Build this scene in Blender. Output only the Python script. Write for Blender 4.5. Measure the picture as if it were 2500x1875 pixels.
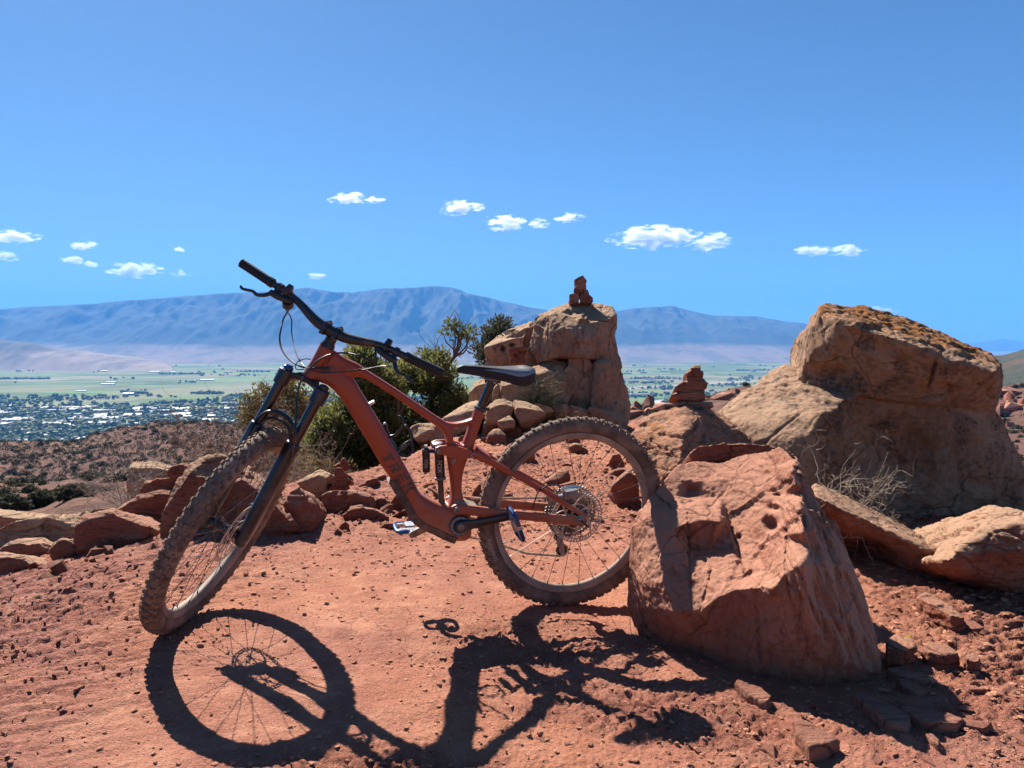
import bpy, bmesh, math, random
import numpy as np
from mathutils import Matrix, Vector

for o in list(bpy.data.objects):
    bpy.data.objects.remove(o)
scene = bpy.context.scene
COL = scene.collection
R = math.radians

# ------------------------------------------------------------------ camera
CAM_Z = 1.03
F_PX, W_PX, H_PX, HORIZON = 1880.0, 2500.0, 1875.0, 830.0
PITCH = math.atan((HORIZON - H_PX / 2) / F_PX)
cam_data = bpy.data.cameras.new('camera')
cam_data.sensor_width = 36.0
cam_data.lens = 36.0 * F_PX / W_PX
cam_data.clip_start = 0.05
cam_data.clip_end = 120000.0
cam = bpy.data.objects.new('camera', cam_data)
COL.objects.link(cam)
cam.location = (0, 0, CAM_Z)
cam.rotation_euler = (math.pi / 2 + PITCH, 0, 0)
scene.camera = cam

# ------------------------------------------------------------------ world, sun, exposure
SUN_AZ, SUN_EL = R(30.0), R(45.3)          # 30 degrees left of straight ahead
world = bpy.data.worlds.new('World')
scene.world = world
world.use_nodes = True
wn = world.node_tree.nodes
wl = world.node_tree.links
wn.clear()
sky = wn.new('ShaderNodeTexSky')
sky.sky_type = 'NISHITA'
sky.sun_disc = False
sky.sun_elevation = SUN_EL
sky.sun_rotation = -SUN_AZ
sky.altitude = 1700
sky.air_density = 1.0
sky.dust_density = 1.0
sky.ozone_density = 2.5
bg = wn.new('ShaderNodeBackground')
bg.inputs[1].default_value = 0.050
wo = wn.new('ShaderNodeOutputWorld')
tint = wn.new('ShaderNodeMix'); tint.data_type = 'RGBA'; tint.blend_type = 'MULTIPLY'; tint.inputs[0].default_value = 1.0
tint.inputs[7].default_value = (0.445, 0.60, 0.72, 1)      # deep desert blue
wl.new(sky.outputs[0], tint.inputs[6])
wl.new(tint.outputs[2], bg.inputs[0])
wl.new(bg.outputs[0], wo.inputs[0])

sun_data = bpy.data.lights.new('sun', 'SUN')
sun_data.energy = 5.0
sun_data.angle = R(0.53)
sun_data.color = (1.0, 0.95, 0.88)
sun = bpy.data.objects.new('sun', sun_data)
COL.objects.link(sun)
sun_from = Vector((-math.sin(SUN_AZ) * math.cos(SUN_EL), math.cos(SUN_AZ) * math.cos(SUN_EL), math.sin(SUN_EL)))
sun.rotation_euler = sun_from.to_track_quat('Z', 'Y').to_euler()
sun.location = (-40, 60, 90)

scene.view_settings.view_transform = 'Standard'
scene.view_settings.look = 'None'
scene.view_settings.exposure = 1.48
scene.view_settings.gamma = 1.0
scene.view_settings.use_curve_mapping = False
scene.render.engine = 'CYCLES'
cy = scene.cycles
cy.use_denoising = True
cy.use_adaptive_sampling = True
cy.adaptive_threshold = 0.02
cy.max_bounces = 10
cy.diffuse_bounces = 4
cy.glossy_bounces = 2
cy.transmission_bounces = 3
cy.volume_bounces = 9
cy.volume_step_rate = 0.5
cy.transparent_max_bounces = 6
cy.caustics_reflective = False
cy.caustics_refractive = False

# ------------------------------------------------------------------ pixel to place
CP, SP = math.cos(PITCH), math.sin(PITCH)
def ray(px, py):
    x = (px - W_PX / 2) / F_PX
    u = -(py - H_PX / 2) / F_PX
    return np.array([x, CP - u * SP, SP + u * CP])
def P(px, py, Y):
    d = ray(px, py)
    p = d * (Y / d[1])
    p[2] += CAM_Z
    return p
def project(V):
    V = np.asarray(V, float)
    z = V[:, 2] - CAM_Z
    d = V[:, 1] * CP + z * SP
    u = -V[:, 1] * SP + z * CP
    return np.c_[W_PX / 2 + F_PX * V[:, 0] / d, H_PX / 2 - F_PX * u / d]
def F(x, y):                  # reading scale of the overview
    return (x * 1.13018, y * 1.13018)

# ------------------------------------------------------------------ noise
_rs = np.random.RandomState(7)
_perm = _rs.permutation(256).astype(np.int32)
_perm = np.concatenate([_perm, _perm, _perm])
_grad = _rs.normal(size=(256, 3))
_grad /= np.linalg.norm(_grad, axis=1)[:, None]
_gx, _gy, _gz = (np.ascontiguousarray(_grad[:, k]).astype(np.float32) for k in range(3))
def perlin(p):
    p = np.asarray(p)
    i = np.floor(p)
    f = (p - i).astype(np.float32)
    i = i.astype(np.int32) & 255
    u = f * f * f * (f * (f * 6 - 15) + 10)
    fx, fy, fz = (np.ascontiguousarray(f[:, k]) for k in range(3))
    ux, uy, uz = u[:, 0], u[:, 1], u[:, 2]
    def corner(h, dx, dy, dz):
        return _gx[h] * (fx - dx) + _gy[h] * (fy - dy) + _gz[h] * (fz - dz)
    def plane(dx):
        hx = _perm[i[:, 0] + dx]
        r = []
        for dy in (0, 1):
            hy = _perm[hx + i[:, 1] + dy]
            a = corner(_perm[hy + i[:, 2]], dx, dy, 0); b = corner(_perm[hy + i[:, 2] + 1], dx, dy, 1)
            r.append(a + uz * (b - a))
        return r[0] + uy * (r[1] - r[0])
    a, b = plane(0), plane(1)
    return (a + ux * (b - a)).astype(np.float64)
def fbm(p, octaves=4, gain=0.5, lac=2.03):
    p = np.asarray(p, float)
    a, s = 1.0, 0.0
    for k in range(octaves):
        s = s + a * perlin(p + 17.3 * k)
        p = p * lac
        a *= gain
    return s
def ridged(p, octaves=4, gain=0.5, lac=2.03):
    p = np.asarray(p, float)
    a, s = 1.0, 0.0
    for k in range(octaves):
        s = s + a * (1 - 2 * np.abs(perlin(p + 9.1 * k)))
        p = p * lac
        a *= gain
    return s
def sstep(a, b, x):
    t = np.clip((x - a) / (b - a), 0, 1)
    return t * t * (3 - 2 * t)

# ------------------------------------------------------------------ mesh helpers
class MB:
    """collects pieces of one mesh"""
    def __init__(self):
        self.v, self.f, self.n = [], [], 0
    def add(self, verts, faces):
        verts = np.asarray(verts, float).reshape(-1, 3)
        self.v.append(verts)
        n = self.n
        self.f.extend([tuple(int(i) + n for i in f) for f in faces])
        self.n += len(verts)
        return self
    def verts(self):
        return np.concatenate(self.v) if self.v else np.zeros((0, 3))
    def xf(self, fn):
        self.v = [fn(self.verts())]
        return self
    # --- shapes
    def rings(self, rings, closed_path=False, cap=True):
        rings = [np.asarray(r, float) for r in rings]
        m, k = len(rings), len(rings[0])
        faces = []
        for i in range(m if closed_path else m - 1):
            a, b = i * k, ((i + 1) % m) * k
            for j in range(k):
                j2 = (j + 1) % k
                faces.append((a + j, a + j2, b + j2, b + j))
        if cap and not closed_path:
            faces.append(tuple(range(k - 1, -1, -1)))
            faces.append(tuple((m - 1) * k + j for j in range(k)))
        return self.add(np.concatenate(rings), faces)
    def tube(self, pts, rad, seg=10, closed=False, cap=True):
        pts = np.asarray(pts, float)
        n = len(pts)
        rad = np.broadcast_to(np.asarray(rad, float), (n,))
        if closed:
            t = np.roll(pts, -1, 0) - np.roll(pts, 1, 0)
        else:
            t = np.gradient(pts, axis=0)
        t /= np.linalg.norm(t, axis=1)[:, None] + 1e-12
        ref = np.array([0, 0, 1.0]) if abs(t[0][2]) < 0.9 else np.array([1.0, 0, 0])
        nrm = np.cross(t[0], ref); nrm /= np.linalg.norm(nrm)
        rs = []
        a = np.linspace(0, 2 * math.pi, seg, endpoint=False)
        for i in range(n):
            nrm = nrm - t[i] * (nrm @ t[i]); nrm /= np.linalg.norm(nrm) + 1e-12
            b = np.cross(t[i], nrm)
            rs.append(pts[i] + rad[i] * (np.outer(np.cos(a), nrm) + np.outer(np.sin(a), b)))
        return self.rings(rs, closed, cap)
    def box(self, c, half, rot=None, taper=1.0):
        h = np.asarray(half, float)
        s = np.array([[-1,-1,-1],[1,-1,-1],[1,1,-1],[-1,1,-1],[-1,-1,1],[1,-1,1],[1,1,1],[-1,1,1]], float)
        s[4:, :2] *= taper
        v = s * h
        if rot is not None:
            v = v @ np.asarray(rot).T
        return self.add(v + np.asarray(c, float), [(3,2,1,0),(4,5,6,7),(0,1,5,4),(1,2,6,5),(2,3,7,6),(3,0,4,7)])
    def prism(self, poly, a, b, to3):
        """poly: 2D points; extruded from a to b; to3(x, z, y) -> 3D"""
        k = len(poly)
        va = [to3(x, z, a) for x, z in poly]
        vb = [to3(x, z, b) for x, z in poly]
        return self.rings([va, vb])
    def lathe(self, prof, axis_pt, axis, seg=24, ref=None):
        axis = np.asarray(axis, float); axis = axis / np.linalg.norm(axis)
        if ref is None:
            ref = np.array([0, 0, 1.0]) if abs(axis[2]) < 0.9 else np.array([1.0, 0, 0])
        n = np.cross(axis, ref); n /= np.linalg.norm(n)
        b = np.cross(axis, n)
        a = np.linspace(0, 2 * math.pi, seg, endpoint=False)
        rs = [np.asarray(axis_pt) + axis * h + r * (np.outer(np.cos(a), n) + np.outer(np.sin(a), b)) for h, r in prof]
        return self.rings(rs)
    def mesh(self, name='mesh', smooth=True, angle=None):
        me = bpy.data.meshes.new(name)
        me.from_pydata(self.verts().tolist(), [], self.f)
        finish_mesh(me, smooth, angle)
        return me

def finish_mesh(me, smooth=True, angle=None):
    me.update()
    if smooth:
        me.polygons.foreach_set('use_smooth', np.ones(len(me.polygons), dtype=bool))
        if angle is not None:
            me.set_sharp_from_angle(angle=R(angle))
    me.update()

def link(name, me, mat=None, parent=None, label=None, cat=None, group=None, kind=None, loc=None):
    o = bpy.data.objects.new(name, me)
    COL.objects.link(o)
    if me is not None and mat is not None and not me.materials:
        me.materials.append(mat)
    if parent is not None:
        o.parent = parent
    if loc is not None:
        o.location = loc
    if label: o['label'] = label
    if cat: o['category'] = cat
    if group: o['group'] = group
    if kind: o['kind'] = kind
    return o

def mesh_from_grid(name, V, nu, nv, smooth=True):
    """V is (nu*nv, 3), index = i*nv + j"""
    idx = np.arange(nu * nv).reshape(nu, nv)
    q = np.stack([idx[:-1, :-1], idx[1:, :-1], idx[1:, 1:], idx[:-1, 1:]], -1).reshape(-1, 4)
    return mesh_fast(name, V, q, smooth)
def mesh_fast(name, V, Fq, smooth=True):
    V = np.ascontiguousarray(V, dtype=np.float32)
    Fq = np.ascontiguousarray(Fq, dtype=np.int32)
    k = Fq.shape[1]
    me = bpy.data.meshes.new(name)
    me.vertices.add(len(V)); me.vertices.foreach_set('co', V.ravel())
    me.loops.add(Fq.size); me.loops.foreach_set('vertex_index', Fq.ravel())
    me.polygons.add(len(Fq))
    me.polygons.foreach_set('loop_start', np.arange(0, Fq.size, k, dtype=np.int32))
    me.polygons.foreach_set('loop_total', np.full(len(Fq), k, dtype=np.int32))
    me.polygons.foreach_set('use_smooth', np.full(len(Fq), bool(smooth)))
    me.update(calc_edges=True)
    me.validate()
    return me

def remeshed(me, voxel, smooth_iter=0):
    """voxel-remesh a closed mesh and return arrays (verts, quads)"""
    ob = bpy.data.objects.new('tmp', me); COL.objects.link(ob)
    m = ob.modifiers.new('r', 'REMESH'); m.mode = 'VOXEL'; m.voxel_size = voxel
    if smooth_iter:
        s = ob.modifiers.new('s', 'SMOOTH'); s.factor = 0.5; s.iterations = smooth_iter
    dg = bpy.context.evaluated_depsgraph_get()
    ev = ob.evaluated_get(dg)
    em = ev.to_mesh()
    V = np.empty(len(em.vertices) * 3, np.float32); em.vertices.foreach_get('co', V)
    lt = np.empty(len(em.polygons), np.int32); em.polygons.foreach_get('loop_total', lt)
    li = np.empty(len(em.loops), np.int32); em.loops.foreach_get('vertex_index', li)
    ev.to_mesh_clear()
    bpy.data.objects.remove(ob); bpy.data.meshes.remove(me)
    assert (lt == 4).all()
    return V.reshape(-1, 3).astype(float), li.reshape(-1, 4)
def vnormals(V, Q):
    a, b, c, d = (V[Q[:, k]] for k in range(4))
    n = np.cross(c - a, d - b)
    N = np.zeros_like(V)
    for k in range(4):
        for ax in range(3):
            N[:, ax] += np.bincount(Q[:, k], n[:, ax], len(V))
    N /= np.linalg.norm(N, axis=1)[:, None] + 1e-12
    return N
def catmull(pts, n):
    pts = np.asarray(pts, float)
    m = len(pts)
    t = np.linspace(0, m - 1, n)
    i = np.clip(t.astype(int), 0, m - 2)
    f = (t - i)[:, None]
    p0 = pts[np.clip(i - 1, 0, m - 1)]; p1 = pts[i]; p2 = pts[i + 1]; p3 = pts[np.clip(i + 2, 0, m - 1)]
    return 0.5 * (2 * p1 + (p2 - p0) * f + (2 * p0 - 5 * p1 + 4 * p2 - p3) * f ** 2 + (3 * p1 - p0 - 3 * p2 + p3) * f ** 3)

# ------------------------------------------------------------------ materials
class Nodes:
    def __init__(self, name):
        self.m = bpy.data.materials.new(name); self.m.use_nodes = True
        self.t = self.m.node_tree
        self.t.nodes.clear()
        self.out = self.t.nodes.new('ShaderNodeOutputMaterial')
        self.bsdf = self.t.nodes.new('ShaderNodeBsdfPrincipled')
        self.t.links.new(self.bsdf.outputs[0], self.out.inputs['Surface'])
        self.tc = self.t.nodes.new('ShaderNodeTexCoord')
    def n(self, kind, **kw):
        nd = self.t.nodes.new(kind)
        for k, v in kw.items(): setattr(nd, k, v)
        return nd
    def l(self, a, b): self.t.links.new(a, b)
    def setin(self, nd, key, val):
        if isinstance(val, bpy.types.NodeSocket): self.l(val, nd.inputs[key])
        else: nd.inputs[key].default_value = val
    def mapping(self, scale=(1, 1, 1), rot=(0, 0, 0), src='Object', loc=(0, 0, 0)):
        m = self.n('ShaderNodeMapping')
        m.inputs['Scale'].default_value = scale; m.inputs['Rotation'].default_value = rot; m.inputs['Location'].default_value = loc
        self.l(self.tc.outputs[src], m.inputs[0])
        return m.outputs[0]
    def noise(self, scale, detail=4, rough=0.55, vec=None, dist=0.0):
        nd = self.n('ShaderNodeTexNoise')
        nd.inputs['Scale'].default_value = scale; nd.inputs['Detail'].default_value = detail
        nd.inputs['Roughness'].default_value = rough; nd.inputs['Distortion'].default_value = dist
        self.l(vec if vec is not None else self.tc.outputs['Object'], nd.inputs['Vector'])
        return nd.outputs[0]
    def voro(self, scale, vec=None, feature='F1', out=0, rnd=1.0):
        nd = self.n('ShaderNodeTexVoronoi', feature=feature)
        nd.inputs['Scale'].default_value = scale
        nd.inputs['Randomness'].default_value = rnd
        self.l(vec if vec is not None else self.tc.outputs['Object'], nd.inputs['Vector'])
        return nd.outputs[out]
    def ramp(self, fac, stops, interp='LINEAR'):
        nd = self.n('ShaderNodeValToRGB')
        cr = nd.color_ramp; cr.interpolation = interp
        while len(cr.elements) < len(stops): cr.elements.new(0.5)
        for e, (p, c) in zip(cr.elements, stops):
            e.position = p; e.color = (*c, 1) if len(c) == 3 else c
        self.l(fac, nd.inputs[0])
        return nd.outputs[0]
    def mask(self, fac, a, b):
        nd = self.n('ShaderNodeMapRange'); nd.interpolation_type = 'SMOOTHSTEP'
        nd.inputs[1].default_value = a; nd.inputs[2].default_value = b
        self.l(fac, nd.inputs[0])
        return nd.outputs[0]
    def mix(self, fac, a, b, mode='MIX'):
        nd = self.n('ShaderNodeMix', data_type='RGBA', blend_type=mode)
        self.setin(nd, 0, fac)
        for key, v in ((6, a), (7, b)):
            if isinstance(v, bpy.types.NodeSocket): self.l(v, nd.inputs[key])
            else: nd.inputs[key].default_value = (*v, 1)
        return nd.outputs[2]
    def math(self, op, a, b=0.0, clamp=False):
        nd = self.n('ShaderNodeMath', operation=op, use_clamp=clamp)
        self.setin(nd, 0, a); self.setin(nd, 1, b)
        return nd.outputs[0]
    def color(self, c):
        self.setin(self.bsdf, 'Base Color', c if isinstance(c, bpy.types.NodeSocket) else (*c, 1))
        return self
    def rough(self, r, spec=0.5):
        self.setin(self.bsdf, 'Roughness', r); self.bsdf.inputs['Specular IOR Level'].default_value = spec
        return self
    def metal(self, v): self.setin(self.bsdf, 'Metallic', v); return self
    def bump(self, h, strength=0.5, dist=0.01):
        b = self.n('ShaderNodeBump')
        b.inputs['Strength'].default_value = strength; b.inputs['Distance'].default_value = dist
        self.l(h, b.inputs['Height']); self.l(b.outputs[0], self.bsdf.inputs['Normal'])
        return self
def simple_mat(name, col, rough=0.5, metal=0.0, dust=0.0, dust_scale=9.0, dust_col=(0.36, 0.21, 0.14), spec=0.5, bump=0.0):
    n = Nodes(name)
    nz = n.noise(dust_scale, 6, 0.65)
    up = n.n('ShaderNodeNewGeometry')
    if dust > 0:
        m = n.mask(nz, 0.62 - 0.42 * dust, 0.95 - 0.35 * dust)
        m = n.math('MULTIPLY', m, min(1.0, 0.35 + dust))
        c = n.mix(m, col, dust_col)
        n.color(c)
        rr = n.math('ADD', n.math('MULTIPLY', m, 0.85 - rough), rough)
        n.rough(rr, spec)
        if metal: n.metal(n.math('MULTIPLY', n.math('SUBTRACT', 1.0, m), metal))
    else:
        v = n.mix(n.mask(nz, 0.3, 0.7), tuple(c * 0.85 for c in col), tuple(min(1, c * 1.12) for c in col))
        n.color(v).rough(rough, spec).metal(metal)
    if bump:
        n.bump(n.noise(dust_scale * 40, 3), bump, 0.001)
    return n.m
# ================================================================== the knoll the bike stands on
EDGE = np.array([(-5.5, -4), (-4.2, 1.0), (-3.9, 2.6), (-3.7, 4.2), (-3.1, 5.0), (-2.2, 5.2), (-1.65, 5.3), (-1.3, 5.5), (-1.05, 5.95), (-0.92, 6.5),
                 (-0.75, 7.3), (-0.4, 8.6), (0.6, 9.8), (2, 9.6), (3.3, 8.2), (4.2, 6.4), (5.0, 4), (5.7, 1), (5.7, -4)], float)
def edge_dist(x, y):
    """>0 outside the flat top, metres from its rim"""
    d = np.full(x.shape, 1e9)
    inside = np.zeros(x.shape, bool)
    n = len(EDGE)
    for i in range(n):
        a, b = EDGE[i], EDGE[(i + 1) % n]
        ab = b - a
        t = np.clip(((x - a[0]) * ab[0] + (y - a[1]) * ab[1]) / (ab @ ab), 0, 1)
        d = np.minimum(d, np.hypot(x - a[0] - t * ab[0], y - a[1] - t * ab[1]))
        c = ((a[1] > y) != (b[1] > y)) & (x < (b[0] - a[0]) * (y - a[1]) / (b[1] - a[1] + 1e-12) + a[0])
        inside ^= c
    return np.where(inside, -d, d)
def ground_base(x, y):
    x = np.asarray(x, float); y = np.asarray(y, float)
    xl = np.clip(x, -1.35, 0.35)
    z = 0.012 - 0.055 * xl
    z = z - 0.10 * np.clip(-1.35 - x, 0, 3) - 0.08 * np.clip(-1.75 - x + .25 * (y - 3), 0, 3) * sstep(2.4, 3.4, y)     # falls off to the left
    z = z - 0.03 * np.clip(x - 0.9, 0, 4)
    z = z + 0.10 * sstep(4.2, 7.5, y) * np.exp(-((x - 0.3) / 1.6) ** 2)
    p = np.stack([x * 0.55, y * 0.55, np.full_like(x, 3.3)], -1).reshape(-1, 3)
    z = z + 0.05 * (fbm(p, 2) * sstep(2.9, 4.5, np.hypot(x, y)).ravel()).reshape(x.shape)
    d = edge_dist(x, y)
    drop = np.where(d > -0.25, (d + 0.25) ** 2 / (d + 0.25 + 0.5) * 0.85, 0)
    return z - np.minimum(drop, 6)
def rough_mask(x, y):
    m = 0.28 + 0 * x
    for cx, cy, rx, ry, a in ((0.02, 2.55, 0.34, 0.3, .55), (0.45, 2.05, 0.5, 0.22, .6), (0.15, 1.72, 0.45, 0.14, .45), (1.5, 2.1, 0.6, 0.6, .35), (-2.0, 2.7, 0.9, 1.0, .45),
                              (1.9, 2.9, 0.6, 0.7, .5), (0.2, 5.2, 1.3, 1.2, .4), (-0.35, 1.72, 0.2, 0.1, .7), (-0.9, 4.0, .7, .5, .3)):
        m = m + a * np.exp(-((x - cx) / rx) ** 2 - ((y - cy) / ry) ** 2)
    for cx, cy, rx, ry, a in ((-0.55, 2.9, 0.5, 0.45, .3), (-0.75, 2.1, 0.35, 0.3, .25), (-1.2, 1.8, 0.5, 0.25, .2), (0.25, 1.85, 0.22, 0.15, .3)):
        m = m - a * np.exp(-((x - cx) / rx) ** 2 - ((y - cy) / ry) ** 2)
    return np.clip(m, 0.12, 1)
def ground_z(x, y, detail=True):
    x = np.asarray(x, float).ravel(); y = np.asarray(y, float).ravel()
    z = ground_base(x, y)
    if not detail: return z
    rm = rough_mask(x, y)
    p = np.stack([x, y, 0 * x], -1)
    wob = fbm(p * 1.7 + 5.0, 3)
    z = z + 0.022 * wob
    z = z + 0.017 * fbm(p * 6.5, 3) * (0.35 + rm)
    # flaky beds: little steps that run down to the left
    q = p @ np.array([[math.cos(.45), math.sin(.45), 0], [-math.sin(.45), math.cos(.45), 0], [0, 0, 1]]).T
    lay = fbm(q * np.array([1.6, 10, 1]) + 31, 4)
    step = np.abs(np.mod(lay * 3.2, 1) - 0.5)
    leftm = np.clip(sstep(-0.7, -1.9, x) + sstep(1.1, 2.0, x) * 0.8 + sstep(3.6, 5, y) * .6, 0, 1)
    z = z + 0.024 * (sstep(0.15, 0.32, step) - 0.5) * leftm
    lay2 = fbm(q * np.array([3.4, 24, 1]) + 11, 3)
    step2 = np.abs(np.mod(lay2 * 2.6, 1) - 0.5)
    z = z + 0.0075 * (sstep(0.12, 0.28, step2) - 0.5) * np.clip(leftm + rm * .5, 0, 1)
    # clods
    cl = np.abs(fbm(p * 19 + 3.0, 3, 0.6))
    z = z + 0.044 * rm * rm * np.maximum(cl - 0.1, -0.05)
    cl2 = np.abs(perlin(p * 44 + 8.0))
    z = z + 0.015 * rm * (cl2 - 0.2)
    cl3 = np.abs(perlin(p * 95 + 2.0))
    z = z + 0.006 * (0.35 + rm) * (cl3 - 0.2)
    z = z + 0.0030 * fbm(p * 75, 2) * (0.5 + rm)
    return z

def build_ground():
    na, nr = 920, 640
    th = np.linspace(-R(52), R(52), na)
    t = np.linspace(0, 1, nr)
    r = 1.15 * (12.5 / 1.15) ** (t ** 0.92)
    A_, R_ = np.meshgrid(th, r, indexing='ij')
    x, y = R_ * np.sin(A_), R_ * np.cos(A_)
    z = ground_z(x, y)
    V = np.c_[x.ravel(), y.ravel(), z]
    me = mesh_from_grid('ground', V, na, nr)
    at = me.attributes.new('loose', 'FLOAT', 'POINT'); at.data.foreach_set('value', rough_mask(x.ravel(), y.ravel()).astype(np.float32))
    return link('ground', me, M_GROUND, kind='structure', label='dry red dirt and broken sandstone the bike stands on')

def ground_material():
    n = Nodes('red_dirt')
    big = n.noise(0.9, 4, 0.6)
    mid = n.noise(5.0, 6, 0.65)
    fine = n.noise(70.0, 6, 0.7)
    c = n.ramp(big, [(0.30, (0.262, 0.104, 0.076)), (0.5, (0.325, 0.126, 0.076)), (0.70, (0.410, 0.168, 0.088))])
    ga = n.n('ShaderNodeAttribute', attribute_name='loose')
    lo = n.math('ADD', ga.outputs['Fac'], n.math('MULTIPLY', n.math('SUBTRACT', n.noise(9, 6, .7, n.mapping(loc=(1, 3, 2))), .5), 1.1))
    c = n.mix(n.math('MULTIPLY', n.mask(lo, .22, -.10), .8), c, (0.52, 0.242, 0.145))      # trodden, dusty
    c = n.mix(n.math('MULTIPLY', n.mask(lo, .40, .85), .7), c, (0.185, 0.064, 0.042))      # freshly turned clods
    sx = n.n('ShaderNodeSeparateXYZ'); n.l(n.tc.outputs['Object'], sx.inputs[0])
    west = n.math('ADD', sx.outputs[0], n.math('MULTIPLY', n.math('SUBTRACT', n.noise(1.3, 4, .6, n.mapping(loc=(2, 6, 0))), .5), 2.4))
    c = n.mix(n.math('MULTIPLY', n.mask(west, -0.6, -1.9), .75), c, (0.225, 0.092, 0.076))      # maroon shale crops out to the left
    c = n.mix(n.math('MULTIPLY', n.mask(mid, 0.42, 0.75), .8), c, n.mix(0.6, c, (0.47, 0.23, 0.145)))
    c = n.mix(n.math('MULTIPLY', n.mask(fine, 0.52, 0.74), 0.5), c, (0.16, 0.055, 0.035))
    c = n.mix(n.math('MULTIPLY', n.mask(n.noise(130, 3, .5, n.mapping(loc=(3, 1, 7))), 0.60, 0.72), 0.65), c, (0.50, 0.28, 0.19))
    c = n.mix(n.math('MULTIPLY', n.mask(n.noise(24, 5, .6, n.mapping(loc=(8, 1, 2))), 0.58, 0.72), 0.4), c, (0.20, 0.072, 0.046))
    # hairline drying cracks
    warp = n.n('ShaderNodeVectorMath', operation='ADD')
    wn_ = n.n('ShaderNodeTexNoise'); wn_.inputs['Scale'].default_value = 6
    n.l(n.tc.outputs['Object'], wn_.inputs['Vector'])
    sc_ = n.n('ShaderNodeVectorMath', operation='SCALE'); sc_.inputs['Scale'].default_value = 0.16
    n.l(wn_.outputs['Color'], sc_.inputs[0]); n.l(n.tc.outputs['Object'], warp.inputs[0]); n.l(sc_.outputs[0], warp.inputs[1])
    ed = n.voro(11, warp.outputs[0], 'DISTANCE_TO_EDGE')
    crack = n.math('SUBTRACT', 1.0, n.mask(ed, 0.003, 0.014))
    crack = n.math('MULTIPLY', crack, n.mask(n.noise(1.6, 3, .5, n.mapping(loc=(9, 2, 0))), 0.55, 0.66))
    c = n.mix(n.math('MULTIPLY', crack, 0.45), c, (0.10, 0.032, 0.022))
    n.color(c).rough(0.95, 0.15)
    h = n.math('ADD', n.math('MULTIPLY', fine, 1.0), n.math('MULTIPLY', n.noise(230, 3, .6), 0.5))
    h = n.math('SUBTRACT', h, n.math('MULTIPLY', crack, 0.8))
    n.bump(h, 1.0, 0.011)
    return n.m
M_GROUND = ground_material()
build_ground()

# ground under and behind the photographer, one coarse sheet
def build_rest():
    na, nr = 120, 30
    th = np.linspace(R(51.5), 2 * math.pi - R(51.5), na)
    r = np.linspace(0.0, 12.5, nr)
    A_, R_ = np.meshgrid(th, r, indexing='ij')
    x, y = (R_ * np.sin(A_)).ravel(), (R_ * np.cos(A_)).ravel()
    return x, y, na, nr
_x, _y, _na, _nr = build_rest()
_me = mesh_from_grid('ground_behind', np.c_[_x, _y, ground_z(_x, _y, False) - 0.012], _na, _nr)
link('ground_behind', _me, M_GROUND, kind='structure', label='red dirt behind the photographer')
_th = np.linspace(-R(53), R(53), 60)
_rr = np.linspace(0.0, 1.3, 10)
_A, _R = np.meshgrid(_th, _rr, indexing='ij')
_x, _y = (_R * np.sin(_A)).ravel(), (_R * np.cos(_A)).ravel()
link('ground_underfoot', mesh_from_grid('ground_underfoot', np.c_[_x, _y, ground_z(_x, _y, False) - 0.03], 60, 10), M_GROUND, kind='structure', label='red dirt at the photographer\'s feet')

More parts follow.
